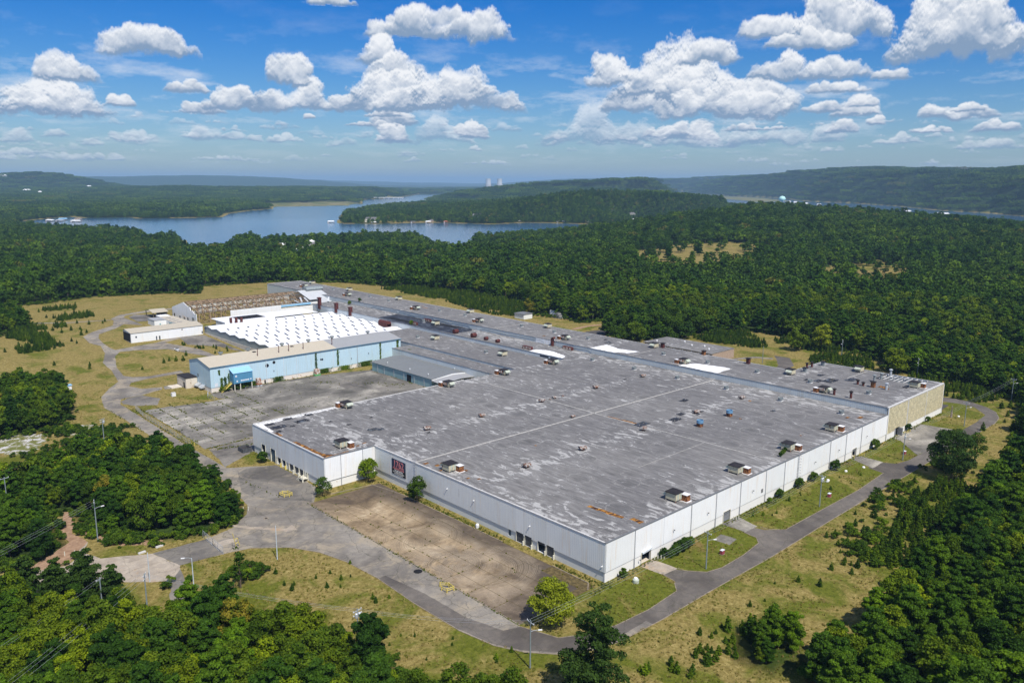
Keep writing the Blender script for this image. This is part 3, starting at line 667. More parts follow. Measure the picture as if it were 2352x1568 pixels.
# ------------------------------------------------------------------ roads, yards
def hs(x, y):
    t = min(1, max(0, (y-260)/140)); return 3.5*t*t*(3-2*t)
PAVED = []
def sheet(name, poly, m_, dz, sub=6.0, rough=0.35, seed=1):
    """flat paved area laid on the ground; the outline gets a slightly crumbled edge"""
    PAVED.append(poly)
    r = random.Random(seed); pts = []
    n = len(poly)
    for i in range(n):
        a = Vector(poly[i]); b = Vector(poly[(i+1) % n]); L = (b-a).length; k = max(1, int(L/sub*3))
        nn = Vector((-(b-a).y, (b-a).x)).normalized() if L > 0 else Vector((0, 0))
        for j in range(k): pts.append(a+(b-a)*(j/k) + nn*(r.uniform(-rough, rough) if j else 0)*0.7)
    bm = MB(); me_pts = [(p.x, p.y) for p in pts]
    # triangulate through bmesh, then cut along y so it follows the slope north of y = 260
    import bmesh
    b = bmesh.new(); vs = [b.verts.new((x, y, 0)) for x, y in me_pts]
    from mathutils.geometry import tessellate_polygon
    for tri in tessellate_polygon([[Vector((x, y, 0)) for x, y in me_pts]]):
        try: b.faces.new([vs[i] for i in tri])
        except ValueError: pass
    ys = [p[1] for p in me_pts]
    if max(ys) > 262:
        y = max(258, math.floor(min(ys)/8)*8)
        while y < max(ys):
            bmesh.ops.bisect_plane(b, geom=b.verts[:]+b.edges[:]+b.faces[:], plane_co=(0, y, 0), plane_no=(0, 1, 0)); y += 8
    b.normal_update()
    for f in b.faces:
        if f.normal.z < 0: f.normal_flip()
    for v in b.verts: v.co.z = hs(v.co.x, v.co.y)+dz+(0.05 if v.co.y > 262 else 0)
    me = bpy.data.meshes.new(name); b.to_mesh(me); b.free(); me.materials.append(m_)
    o = put(name, me); o['kind'] = 'structure'; return o

PERIM = [(-37.5,131),(-36.8,118),(-38.5,110),(-40,98.4),(-43,92.5),(-49.6,86.5),(-57.9,84.4),(-70.7,85.4),(-68.2,74.4),(-57.8,73.2),(-51.6,71.8),(-44.2,65.5),(-40.1,58),(-37.9,49),(-37,37),(-37.5,22.4),(-37.2,7),(-35.6,-1.8),(-32.7,-7.6),(-28.5,-12.4),(-23,-15.8),
         (-16.6,-17.7),(-2.6,-18.5),(16,-18.6),(41,-19.2),(75,-18.9),(97,-18.8),(124,-19.1),(140,-19),(166,-19),(195.5,-19.4),(207,-19.6),(216.4,-18.4),(225,-15),(230.4,-9.9),(234.4,-3),(235.5,3),(234,9),(228,14),(218,18),(209,19),(209,13),(219,10.5),(226.8,5),(228,-1),(226.6,-6.4),(223,-10.5),(217.3,-13.4),(204,-14.3),(190,-14.4),
         (153.5,-14.3),(139,-14),(135.1,-13.6),(132.4,-12.6),(129.3,-10.5),(129.6,-8),(121.5,-8),(121.5,-11),(120.3,-13.4),(110,-14.2),(99.7,-14.4),(80,-14),(57.6,-13.7),(53.5,-10),(52.4,-6.5),(48,-6.5),(47.6,-11),(45,-13.1),(36,-14.1),(26.5,-14.2),(21.8,-13),(18.5,-9),(17.5,-6.5),(13.3,-6.3),(12.7,-10.2),(9.1,-13.5),(-2,-14.2),(-11.8,-13.5),(-19,-11.6),(-24.3,-8.6),
         (-26.8,-4),(-27,0),(-26.8,24),(-26.4,44),(-26.4,60),(-25.5,80),(-24.8,88),(-19,96),(-18.2,104),(-18.4,123.2),(-31.5,131.5),(-31.7,147),(-32,160),(-31.6,203),(-31.5,222),(-31.6,233),(-28.5,241.6),(-19.7,242.6),(-10.1,246.6),(-8.3,251),(-16,253.5),(-18.7,262),(-16,268),(-8,270.5),(0,271),(9.4,271.6),(9.8,276.6),(-4.7,275),(-12,278),(-14.3,283),(-11.5,302),(-5,325),(0,333.5),(9,332),(22,325.5),(27,310),(33,296),(36,298),(35,316),(26,342),(38,347),(34,352),(22,343.5),(9,341.5),(-0.5,339),(-1.2,346),(-0.5,360),(1.5,374),(5,385),(18,398),(27,410.5),(34,399),(35,412),(34.6,436),(39,444.6),(55,448.6),(74,450),(76,455),(56,456),(36,448.5),(27,436),(26,426.5),(20,409.5),
         (4,394.5),(-4,382.5),(-6.2,364),(-3.5,353),(-7,334.5),(-14,314.5),(-15.5,296),(-19.5,274),(-27,263),(-34,250),(-38,232),(-37.3,200),(-37.6,171),(-37.2,153),(-39,140)]
sheet('perimeter_road', PERIM, M['pale_road'], 0.012, rough=0.22, seed=3)
sheet('loop_road', [(-27,-0.3),(-24.3,-8.5),(-19,-11.5),(-11.8,-13.4),(-2,-14.1),(9.1,-13.4),(12.7,-10.2),(13.3,-6.4),(17.5,-6.5),(18.5,-9),(21.8,-12.9),(26.5,-14.1),(36,-14),(45,-13),(47.6,-11),(48,-6.5),(52.4,-6.5),(53.5,-10),(57.6,-13.6),(80,-13.9),(99.7,-14.3),(120.3,-13.3),(121.5,-8),(129.6,-8),(132.4,-12.5),(139,-13.9),(153.5,-14.2),(204,-14.2),(217.3,-13.3),(226.6,-6.4),(228,-1),(226.8,5),(219,10.5),(209,13),(209,19),
        (218,18),(228,14),(234,9),(235.5,3),(234.4,-3),(230.4,-9.8),(225,-14.9),(216.4,-18.3),(207,-19.5),(195,-19.3),(124,-19),(97,-18.7),(75,-18.8),(41,-19.1),(16,-18.5),(-2.6,-18.4),(-6,-18.3),(-6,-16.5),(-16.6,-16.8),(-23,-15),(-28.5,-11.6),(-32.6,-6.8),(-35.5,-1),(-37.1,8),(-37.4,24),(-36.9,37),(-35,37),(-33.3,24),(-32.9,10),(-30.6,1)], M['road'], 0.018, rough=0.1, seed=4)
sheet('dock_yard', [(-18.5,123),(-18.5,104.5),(-20,97),(-25.2,88.5),(-33,97),(-36,104),(-36.6,110),(-33.5,118),(-31,124.5),(-27,127)], M['asphalt'], 0.024, rough=0.3, seed=5)
sheet('side_lane', [(-31.5,131.5),(-28,153.5),(-11,155),(10,154),(10,143),(-18,141),(-31,133)], M['asphalt'], 0.024, rough=0.4, seed=6)
sheet('gate_road', [(-57.6,84.3),(-57.6,73.4),(-68.2,74.4),(-70.8,85.3)], M['asphalt'], 0.024, rough=0.1, seed=7)
sheet('road_mouth', [(-70.8,85.3),(-68.2,74.4),(-70,69),(-73,68),(-81,75),(-90,82),(-97,88),(-97,95),(-88,92.5),(-83.5,97.2),(-80.5,103),(-83.8,110),(-84,106),(-83.5,98),(-81,91),(-76,88.4)], M['mouth'], 0.012, rough=0.3, seed=8)
sheet('side_road', [(-68.9,72.5),(-72.8,67.8),(-76,60),(-77.5,55),(-74,54.5),(-71.4,61.5),(-69.6,68.8)], M['asphalt'], 0.020, rough=0.3, seed=9)
sheet('old_drive', [(-88,93),(-97,95),(-84,106),(-84.5,113),(-82,118),(-80,128),(-78.5,127),(-80,117),(-82,111),(-80.6,103)], M['clay'], 0.030, rough=0.4, seed=10)
sheet('north_path', [(-45,447),(-32,449),(-20,453),(2,437),(26,430.5),(26,432.5),(3,440),(-19,456),(-33,452),(-45,450)], M['pale_road'], 0.02, rough=0.3, seed=12)
sheet('yard_patch', [(-30.6,233),(-30,237.5),(-26,241),(-19.7,242),(-16,232),(-20.5,222),(-28,227)], M['asphalt'], 0.030, rough=0.5, seed=13)
sheet('pad_patch', [(-9,246),(9,243),(9,251),(-7.5,251.5)], M['concrete'], 0.030, rough=0.3, seed=14)
sheet('yard_behind', [(36,414),(45,412),(50,426),(56,432),(44,444),(38,436)], M['asphalt'], 0.035, rough=0.5, seed=15)
sheet('sawtooth_lane', [(33,296),(51,294),(51,348),(38,352),(34,330),(46,316),(50,298)], M['asphalt'], 0.030, rough=0.4, seed=16)
sheet('door_drive', [(12.6,-0.2),(17.6,-0.2),(18.2,-7.2),(13.2,-6.9)], M['mouth'], 0.030, rough=0.3, seed=17)
sheet('door_drive', [(48.2,-0.2),(56,-0.2),(54,-7.5),(48.5,-7.2)], M['concrete'], 0.030, rough=0.2, seed=18)
sheet('utility_pad', [(38.2,-4.2),(42.5,-3.6),(43,-8),(38.6,-8.6)], M['concrete'], 0.030, rough=0.3, seed=19)
sheet('door_drive', [(126,-0.2),(131,-0.2),(130.6,-9),(122.4,-9)], M['concrete'], 0.030, rough=0.3, seed=20)
sheet('loading_pad', [(159.5,-0.2),(185,-0.2),(187,-12),(170,-14.3),(153.5,-14.3),(146.5,-13.9),(152,-9),(158,-4)], M['concrete'], 0.024, rough=0.3, seed=21)
sheet('east_yard', [(207.6,1),(222,2),(221,9),(207.6,12)], M['dark_road'], 0.024, rough=0.3, seed=22)
sheet('east_road', [(296,131),(297,124),(283,111.5),(263,96),(243,82),(228,80),(214,70),(206,68),(190,58),(190,75),(207,80),(226,84),(238,88),(252,97),(276,115),(291,128)], M['road'], 0.018, rough=0.2, seed=23)
sheet('east_drive', [(214,114),(230,110.5),(245,104.5),(249,97),(252,99),(248,107),(232,114),(214,118)], M['pale_road'], 0.022, rough=0.3, seed=24)
sheet('north_east_yard', [(190,182),(236,200),(246,206),(251.5,213),(236,216),(205,205),(190,200)], M['dark_road'], 0.02, rough=0.3, seed=25)
sheet('north_east_track', [(236,225.5),(252,226.5),(274,222),(303,218.5),(303,221),(276,225.5),(252,230),(236,229)], M['clay'], 0.02, rough=0.3, seed=26)
sheet('courtyard_base', [(-29,154.2),(-11.4,155.4),(10,154.4),(10,143),(80,143),(80,217),(54,224.6),(3,226.4),(2,215),(9,211.5),(-8,214),(-26.4,217.5),(-28,190),(-28.6,162)], M['asphalt'], 0.012, rough=0.3, seed=27)

# the courtyard is laid with concrete slabs, grass in their joints: every slab one piece
court = put('courtyard', None); court['kind'] = 'structure'; court.location = (-28, 155, 0)
sm = MB(); sm.add([(0,0,0),(1,0,0),(1,1,0),(0,1,0),(.015,.015,.035),(.985,.015,.035),(.985,.985,.035),(.015,.985,.035)], [(4,5,6,7),(0,1,5,4),(1,2,6,5),(2,3,7,6),(3,0,4,7)])
sme = sm.mesh('slab', M['concrete'])
CY = [(-28.3,161),(-12,158.5),(8,157),(77,157),(78,212),(54,222),(9,222),(6,213),(-26,216)]
x = -28.0; nsl = 0
while x < 78:
    w_ = 5.6 if x < 14 else 8.6
    y = 157.0
    while y < 224:
        l_ = 4.0 if x < 14 else 7.2
        c = np.array([[x+w_/2, y+l_/2]])
        if inside(c, CY)[0] and random.random() > 0.03 and nsl < 299:
            gap = 0.20 if x < 14 else 0.10
            o = put('slab', sme, court, (x+28+random.uniform(0, .1), y-155+random.uniform(0, .1), 0.02+random.uniform(0, 0.02)), random.uniform(-.008, .008), (w_-gap*random.uniform(.6, 1.6), l_-gap*random.uniform(.6, 1.6), 1)); nsl += 1
        y += l_
    x += w_
# apron in front of the loading doors
apr = put('loading_apron', None); apr['kind'] = 'structure'; apr.location = (-26.6, 0.4, 0)
sme2 = sm.mesh('apron_slab', M['apron'])
xs = [-26.6, -21.6, -16.4, -11.0, -6.4, -2.9]; 
for i in range(5):
    y = 0.4+(0 if i < 3 else (2.0 if i == 3 else 13.5))
    while y < 87:
        l_ = 8.6 if y < 78 else 87.4-y
        if l_ < 1: break
        put('apron_slab', sme2, apr, (xs[i]+26.6+0.03, y-0.4+0.03, 0.022), 0, (xs[i+1]-xs[i]-0.09, l_-0.09, 1)); y += l_
b = MB(); b.box(-26.7, -2.8, 0.3, 87.5, -0.2, 0.016)
ab = struct('apron_base', b, plain('joint_weeds', (0.10, 0.075, 0.03), 0.95, 0.5))
k = MB()
for p, q in [((-26.75,0.2),(-26.75,88)),((-2.8,14),(-2.8,2.5)),((-2.8,2.5),(-5.2,0.5)),((-2.75,31.5),(-3.1,75)),((-3.1,75),(-5.2,87.6)),((-5.2,87.6),(-18.4,89.6))]:
    k.bar((*p, 0.06), (*q, 0.06), 0.22, 0.14)
struct('apron_kerb', k, M['kerb'])
k = MB()
for pts in ([(-27,-.3),(-24.3,-8.55),(-19,-11.55),(-11.8,-13.45),(-2,-14.15),(9.1,-13.45),(12.65,-10.2),(13.2,-6.3)], [(18.4,-7.2),(18.6,-9),(21.8,-12.95),(26.5,-14.15),(36,-14.05),(45,-13.05),(47.5,-11),(48,-6.5)], [(54,-7.5),(54.6,-10.5),(57.6,-13.65),(80,-13.95),(99.7,-14.35),(120.3,-13.35),(121.5,-9.5)],
            [(-28.5,-12.5),(-23,-15.9),(-16.6,-17.8),(-2.6,-18.6),(16,-18.7),(41,-19.3),(75,-19.0),(124,-19.2),(166,-19.1),(207,-19.7),(216.4,-18.5)], [(-38,49),(-37.1,37),(-37.6,22.4),(-37.3,7),(-35.7,-1.8),(-32.8,-7.6),(-28.5,-12.5)], [(-51.6,71.7),(-44.2,65.4),(-40.2,58),(-38,49)]):
    for p, q in zip(pts[:-1], pts[1:]): k.bar((*p, 0.045), (*q, 0.045), 0.16, 0.10)
struct('road_kerb', k, M['kerb'])
def patch(name, poly, m_, z, parent=None, seed=0, rough=0.25):
    r = random.Random(seed+17); pts = []
    n = len(poly)
    for i in range(n):
        a = Vector(poly[i]); b_ = Vector(poly[(i+1) % n]); L = (b_-a).length; kk = max(1, int(L/1.1))
        nn = Vector((-(b_-a).y, (b_-a).x)).normalized() if L > 0 else Vector((0, 0))
        for j in range(kk): pts.append(a+(b_-a)*(j/kk)+nn*r.uniform(-rough, rough))
    import bmesh
    bb = bmesh.new(); vs = [bb.verts.new((p.x, p.y, z)) for p in pts]; bb.faces.new(vs); bmesh.ops.triangulate(bb, faces=bb.faces[:])
    bb.normal_update()
    for f in bb.faces:
        if f.normal.z < 0: f.normal_flip()
    me = bpy.data.meshes.new(name); bb.to_mesh(me); bb.free(); me.materials.append(m_)
    return put(name, me, parent)
for k_, pl in enumerate([[(-79,211),(-72,216),(-65,211),(-67,201),(-72,192),(-78,189),(-82,200)], [(-53.5,213),(-47,212),(-47.5,202),(-53,196),(-59,200),(-60,206)]]):
    patch('bare_rock', pl, M['rock'], 0.03, seed=k_, rough=1.2)['kind'] = 'structure'
patch('bare_clay', [(-80,114),(-76,104),(-71.5,96),(-66,91),(-69,91),(-75,95),(-79,105)], M['clay'], 0.035, seed=5, rough=0.8)['kind'] = 'structure'
patch('traffic_island', [(-57.3,80.4),(-53.1,80.6),(-51.6,79),(-53.3,77.6),(-57.3,77.9)], M['mouth'], 0.05, seed=8, rough=0.05)['kind'] = 'structure'
patch('concrete_strip', [(-53.2,93.5),(-52.8,94.2),(-46.5,84.5),(-39.6,76.4),(-37.2,77.6),(-37.8,73.8),(-40.6,74.6),(-41.2,76),(-47.4,83.6)], M['mouth'], 0.04, seed=8, rough=0.06)['kind'] = 'structure'

# ------------------------------------------------------------------ buildings
def wall(mb, axis, c, t, a0, a1, z0, z1, holes=()):
    """wall along an axis with openings; axis 'x' runs along x at y=c (thickness towards +t), 'y' runs along y at x=c"""
    cuts = sorted({a0, a1, *[h[0] for h in holes], *[h[1] for h in holes]})
    for p, q in zip(cuts[:-1], cuts[1:]):
        if q-p < 1e-4: continue
        hh = [h for h in holes if h[0] <= p+1e-6 and h[1] >= q-1e-6]
        segs = [(z0, z1)] if not hh else [(z0, max(z0, hh[0][2])), (min(z1, hh[0][3]), z1)]
        for u, v in segs:
            if v-u < 0.02: continue
            if axis == 'x': mb.box(p, q, min(c, c+t), max(c, c+t), u, v)
            else: mb.box(min(c, c+t), max(c, c+t), p, q, u, v)
    return mb
def rel(mb, o): mb.v = [(x-o[0], y-o[1], z-o[2]) for x, y, z in mb.v]; return mb
SPLIT = {'door_frame','window','window_band','doorway','plinth','wall_panel','siding','black_felt','rear_bay','post','side_door','column','wall','panel'}
class Bld:
    def __init__(s, name, label, cat, loc): s.o = thing(name, label, cat, loc); s.loc = loc
    def p(s, name, mb, m_, label=None, parent=None, **k):
        base = s.loc
        if name in SPLIT and len(mb.v) > 8 and len(mb.v) % 8 == 0 and len(mb.f)*8 == len(mb.v)*6:
            for i in range(len(mb.v)//8):
                q = MB(); q.v = mb.v[8*i:8*i+8]; q.f = [tuple(j-8*i for j in f) for f in mb.f[6*i:6*i+6]]; q.mi = [0]*6
                o = part(name, rel(q, base), m_, parent or s.o, **k)
            return o
        o = part(name, rel(mb, base), m_, parent or s.o, **k)
        if label: o['label'] = label
        return o
HR = 9.8; HH = 12.2
# --- 1 main warehouse
W = Bld('warehouse', 'huge low white warehouse with patched grey flat roof and dock doors on its left side', 'warehouse', (0, 0, 0))
mb = MB(); mb.prism([(0.12,0.12),(153.9,0.12),(153.9,140.3),(-17.68,140.3),(-17.68,93.82),(0.12,93.82)], HR-0.35, HR); W.p('roof', mb, M['roof'])
mb = MB(); mb.prism([(0.3,0.3),(153.8,0.3),(153.8,140.1),(-17.4,140.1),(-17.4,94.1),(0.3,94.1)], 0.0, 0.02); W.p('floor_slab', mb, M['plinth_cream'])
def coping(b, pts, z, m_='coping', w=0.42, h=0.20):
    for i, (p, q) in enumerate(zip(pts[:-1], pts[1:])):
        mb = MB(); d = (Vector(q)-Vector(p)).normalized()*(w/2)
        mb.bar((p[0]-d.x*0.98, p[1]-d.y*0.98, z+0.002*i), (q[0]-d.x*1.02, q[1]-d.y*1.02, z+0.002*i), w, h); b.p('coping', mb, M[m_])
coping(W, [(0,93.7),(0,0)], HR+0.02, 'coping_pale'); coping(W, [(0,0),(154,0)], HR+0.025); coping(W, [(-17.8,140.4),(-17.8,93.7)], HR+0.03, 'coping_pale'); coping(W, [(-17.8,93.7),(0,93.7)], HR+0.035)
coping(W, [(-17.8,140.4),(75,140.4)], HR+0.03, 'coping_pale')
# right wall, facing the sun
DR = [(13.4,17.0,0.0,3.1),(49.0,52.3,0.0,3.1),(127.0,130.0,0.0,3.0)]
mb = MB(); wall(mb, 'x', 0.05, 0.3, 0.05, 153.9, 0.0, 2.42, [(a,b_,0,2.42) for a,b_,c,d in DR]); W.p('plinth', mb, M['plinth'])
jo = [0.0,10.6,22.1,33.6,45.0,57.0,70.5,81.2,96.0,110.2,121.5,133.0,143.5,154.0]
for a, b_ in zip(jo[:-1], jo[1:]):
    mb = MB(); hh = [(max(a+.04, h[0]), min(b_-.04, h[1]), 2.42, h[3]) for h in DR if h[0] < b_ and h[1] > a]
    wall(mb, 'x', -0.10, 0.26, a+0.04, b_-0.04, 2.50, HR-0.1, hh); W.p('siding_panel', mb, M['white_wall'])
mb = MB(); mb.box(0.1, 153.9, -0.04, 0.3, 2.42, 2.50)
W.p('flashing', mb, M['coping'])
for x_ in [10.6,33.6,45.0,57.0,70.5,81.2,110.2,121.5,133.0]:
    mb = MB(); mb.tube((x_, -0.20, 0.1), (x_, -0.20, HR-0.15), 0.10, n=6); W.p('downpipe', mb, M['pipe'])
for i, (a, b_, c, d) in enumerate(DR):
    mb = MB(); mb.box(a-0.14, a, -0.16, 0.1, 0, d+0.14); mb.box(b_, b_+0.14, -0.16, 0.1, 0, d+0.14); mb.box(a, b_, -0.16, 0.1, d, d+0.14)
    f = W.p('door_frame', mb, M['post_cream'])
    mb = MB()
    if i == 0: mb.bar((a, -0.25, 3.05), (b_, -0.3, 3.35), 0.5, 0.5)
    elif i == 1: mb.box(a, b_, 0.12, 0.18, 0.25, d)
    else: mb.box(a, b_, 0.12, 0.18, 2.0, d)
    W.p('roller_door', mb, M['door_pale'] if i else M['pale_panel'], parent=f)
for x_, z_ in [(5.5,1.6),(12.4,1.7),(26.0,5.2),(41,5.4),(63.3,5.6),(100,5.2),(137,5.6),(116,5.4)]:
    mb = MB(); mb.bar((x_, -0.1, z_), (x_, -0.5, z_+0.1), 0.07); mb.box(x_-0.14, x_+0.14, -0.62, -0.42, z_-0.14, z_+0.14); W.p('wall_lamp', mb, M['coping'])
mb = MB(); mb.box(68.2,69.2,-0.16,-0.1,3.5,4.6); W.p('wall_grille', mb, M['coping'])
# left wall behind the loading apron
DL = [(26.9,29.6,0.15,2.95),(23.9,26.4,0.15,2.95),(19.2,21.8,0.15,2.95),(16.2,18.7,0.15,2.95),(31.6,32.6,0.7,2.5)]
mb = MB(); wall(mb, 'y', 0.12, 0.3, 0.36, 93.7, 0.0, 2.5, [(a,b_,c,2.5) for a,b_,c,d in DL]); W.p('plinth', mb, M['plinth_grey'])
mb = MB(); wall(mb, 'y', -0.10, 0.25, -0.1, 93.7, 2.52, HR-0.1, [(a,b_,2.52,d) for a,b_,c,d in DL if d > 2.52]); W.p('siding', mb, M['grey_wall'])
for i, (a, b_, c, d) in enumerate(DL[:4]):
    mb = MB(); mb.box(0.16, 0.22, a, b_, c if i != 2 else 2.2, d); dd = W.p('roller_door', mb, M['door_grey'])
    mb = MB(); mb.box(-0.5, -0.05, a-0.32, a-0.1, 0.0, 1.2); W.p('dock_bumper', mb, M['post_cream'])
    mb = MB(); mb.box(-0.02, 0.1, b_, b_+0.16, 0, d); mb.box(-0.02, 0.1, a-0.16, a, 0, d); W.p('door_frame', mb, M['post_cream'])
mb = MB(); mb.box(0.2, 0.26, 31.6, 32.6, 0.7, 2.5); W.p('side_door', mb, M['door_teal'])
for y_, z_ in [(0.7,3.9),(24.5,5.9),(46,6.2),(57.5,6.2)]:
    mb = MB(); mb.box(-0.5, -0.1, y_-0.1, y_+0.1, z_-0.1, z_+0.1); W.p('wall_lamp', mb, M['white'])
# dock block
DD = [(131.6,134.2,0.0,4.4),(124.6,127.8,0.0,4.5),(120.9,123.5,0.4,2.6),(117.7,120.3,0.4,2.6),(112.6,115.5,0.4,2.6),(109.3,112.0,0.4,2.6),(106.4,109.0,0.4,2.6),(104.0,104.9,1.0,2.5)]
mb = MB(); wall(mb, 'y', -17.68, 0.3, 94.1, 140.3, 0.0, 2.45, [(a,b_,c,2.45) for a,b_,c,d in DD]); W.p('plinth', mb, M['plinth_grey'])
mb = MB(); wall(mb, 'y', -17.9, 0.25, 93.6, 140.5, 2.47, HR-0.1, [(a,b_,2.47,d) for a,b_,c,d in DD]); W.p('siding', mb, M['grey_wall'])
for i, (a, b_, c, d) in enumerate(DD):
    f = None
    mb = MB(); mb.box(-18.02, -17.7, b_, b_+0.16, 0, d+.1); mb.box(-18.02, -17.7, a-0.16, a, 0, d+.1); f = W.p('door_frame', mb, M['post_cream'])
    if i in (1, 4, 5, 6, 7):
        mb = MB(); mb.box(-17.66, -17.6, a, b_, c, d-0.02); W.p('roller_door', mb, M['door_teal'] if i in (1,7) else M['door_grey'])
    if 1 < i < 7:
        mb = MB(); mb.box(-18.5, -18.05, a-0.5, a-0.18, 0, 1.3); W.p('dock_bumper', mb, M['yellow'] if i < 4 else M['post_cream'])
mb = MB(); mb.box(-20.0,-18.05,103.4,105.8,0.9,1.05); mb.box(-20.0,-19.6,103.4,103.7,0,0.9); mb.box(-20,-19.7,103.2,105.8,1.9,1.98); mb.box(-20,-19.92,103.2,103.28,1.05,1.9); mb.box(-20,-19.92,105.7,105.78,1.05,1.9)
for i in range(5): mb.box(-20.0,-18.8,105.8+i*.3,106.1+i*.3,0,0.85-i*.17)
W.p('dock_steps', mb, M['post_cream'])
mb = MB(); wall(mb, 'x', 93.85, 0.3, -17.3, 0.1, 0, 2.4); W.p('plinth', mb, M['plinth'])
for a, b_ in [(-17.7,-12.3),(-12.2,-4.6),(-4.5,-0.12)]:
    mb = MB(); wall(mb, 'x', 93.6, 0.26, a, b_, 2.47, HR-0.1); W.p('siding_panel', mb, M['white_wall'])
for x_ in (-12.25, -4.55):
    mb = MB(); mb.tube((x_, 93.5, 0.1), (x_, 93.5, HR-0.15), 0.09, n=6); W.p('downpipe', mb, M['pipe'])
mb = MB(); wall(mb, 'x', 140.1, 0.3, -17.6, 154, 0, HR-0.4); W.p('rear_wall', mb, M['grey_wall'])
# raised joints on the roof
for a, b_, w_ in [((0.2,72.8),(151.5,70.4),0.5),((77.9,71),(77.9,139.5),0.42),((77.3,71),(79.5,0.4),0.36),((110,94),(110,139),0.16),((146.6,96),(146.8,116.5),0.16),((45,26),(78,26),0.10)]:
    mb = MB(); mb.bar((*a, HR+0.03), (*b_, HR+0.03), w_, 0.12 if w_ > .2 else 0.04); W.p('roof_joint', mb, plain('joint_felt', (0.40, 0.385, 0.355), 0.9, 0.25) if a[1] == 72.8 else bpy.data.materials['joint_felt'])
def rp(name, pl, m_, z, seed=0, rough=0.25, parent=None): 
    o = patch(name, pl, m_, z, parent or W.o, seed, rough); return o
rp('bare_insulation', [(12.6,17.2),(13.9,17.0),(14.8,6.6),(13.4,6.2)], M['insul'], HR+0.012, 1)
rp('bare_insulation', [(14.4,4.8),(15.8,4.6),(15.9,1.3),(14.3,1.4)], M['insul'], HR+0.012, 2)
rp('bare_insulation', [(-17.2,113.5),(-16.2,113.5),(-15.9,98),(-14,94.6),(-9,94.7),(-9,94.1),(-17.3,94.1)], M['insul'], HR+0.012, 3)
rp('bare_insulation', [(-17.1,126.5),(-16.2,126.2),(-16.2,122),(-17.2,122)], M['insul'], HR+0.012, 4)
rp('bare_insulation', [(77.4,66.0),(78.6,65.8),(79.5,50),(78.5,49.6)], M['insul'], HR+0.012, 5, 0.12)
for i, (x_, y_, a_, b_) in enumerate([(2,70,1.6,.7),(3.4,66.5,1.3,.7),(1.5,62.5,1.1,.5),(5.6,66.8,1.4,.6),(6.5,57.6,1.3,.6),(8,62,1,.4),(3.2,52.5,1.1,.5),(5.1,50.1,1.2,.5),(-4,97,1.2,.5),(-1,98,2,.4),(143,5,3.4,.7),(139.5,8,2,.6),(134,43,1.2,.6),(110.5,32.5,1,.6),(108,9,1,.3),(37,60,.6,.4)]):
    rp('bare_insulation', [(x_-a_/2,y_-b_),(x_+a_/2,y_-b_*.8),(x_+a_/2,y_+b_),(x_-a_/2,y_+b_*.9)], M['insul'], HR+0.014, 10+i, 0.2)
# torn felt along the left rear edge
rp('bare_deck', [(-17.3,139.9),(14,139.9),(14,138.6),(-6,137.6),(-15.6,137.4),(-16.4,128),(-17.3,128)], M['membrane'], HR+0.02, 31, 0.3)
for i in range(26):
    x_ = -16.5+i*1.2; mb = MB(); mb.bar((x_, 139.8, HR+0.08), (x_+0.5, 138.3-random.uniform(-.4, .5), HR+0.08+random.uniform(0,.1)), 0.28, 0.08); W.p('deck_board', mb, M['coping_pale'])
def curl(b, x_, y_, s, z, seed):
    r = random.Random(seed); mb = MB(); n = 7; vs = []; 
    for i in range(n):
        for j in range(n): vs.append((x_+(i-n/2)*s/n*1.7+r.uniform(-.1,.1), y_+(j-n/2)*s/n+r.uniform(-.1,.1), z+0.03+abs(r.gauss(0, .22))*(1 if 0<i<n-1 and 0<j<n-1 else .35)))
    fs = [(i*n+j,(i+1)*n+j,(i+1)*n+j+1,i*n+j+1) for i in range(n-1) for j in range(n-1) if r.random() > .12]
    mb.add(vs, fs); return b.p('torn_felt', mb, M['tar'])
for i, (x_, y_, s) in enumerate([(-12.5,131.5,4.6),(-3.5,132.5,4.2),(-13.5,136,2.6),(-6,138,3),(2,137.6,2.6),(-15,126.5,1.8),(-9,129,1.4),(9,108,3.2),(11,106.5,2.2),(20.5,93,1.2),(6,118,1.4),(16,120,1.0),(3,125,1.0),(80,52,5),(93,47.5,4),(100,50,3),(108,47,1.6),(116,60,3.4),(128,30,2),(104,45.6,1.5)]): curl(W, x_, y_, s*0.8, HR, 50+i)
# --- 2 long high hall behind
H = Bld('long_hall', 'long taller hall with a weathered flat roof running behind the white warehouse', 'factory hall', (154.2, 0, 0))
pr = [(154.3,0.35),(207.2,0.35),(207.2,51.8),(186.6,51.8),(182.6,53),(182.6,475),(154.3,475)]
mb = MB(); mb.prism([(154.3,0.35),(194.6,0.35),(194.6,51.8),(186.6,51.8),(182.6,53),(182.6,475),(154.3,475)], HH-0.3, HH); H.p('roof', mb, M['roof'])
mb = MB(); mb.box(194.6,207.2,0.35,5.2,HH-.3,HH); mb.box(194.6,207.2,22.6,51.8,HH-.3,HH); mb.box(194.6,196.4,5.2,22.6,HH-.3,HH); H.p('roof', mb, M['roof'])
for i in range(9): mb = MB(); mb.box(196.4,207.2,5.9+i*1.95,6.15+i*1.95,HH-.5,HH-.12+random.uniform(-.1,.1)); H.p('roof_joist', mb, M['coping_pale'])
for i in range(16):
    x_ = random.uniform(196.5,206.5); y_ = random.uniform(5.5,22); mb = MB(); mb.bar((x_,y_,HH+.02),(x_+random.uniform(-1.6,1.6),y_+random.uniform(-1.8,1.8),HH+random.uniform(0,.25)),random.uniform(.3,.9),.05); H.p('deck_board', mb, M['membrane'] if i%2 else M['coping'])
mb = MB(); mb.prism(pr, 0.0, 0.03); H.p('floor_slab', mb, M['dark'])
mb = MB(); wall(mb, 'y', 154.1, 0.2, 0.35, 475, 0, HH-.05); H.p('siding', mb, M['strip_wall'])
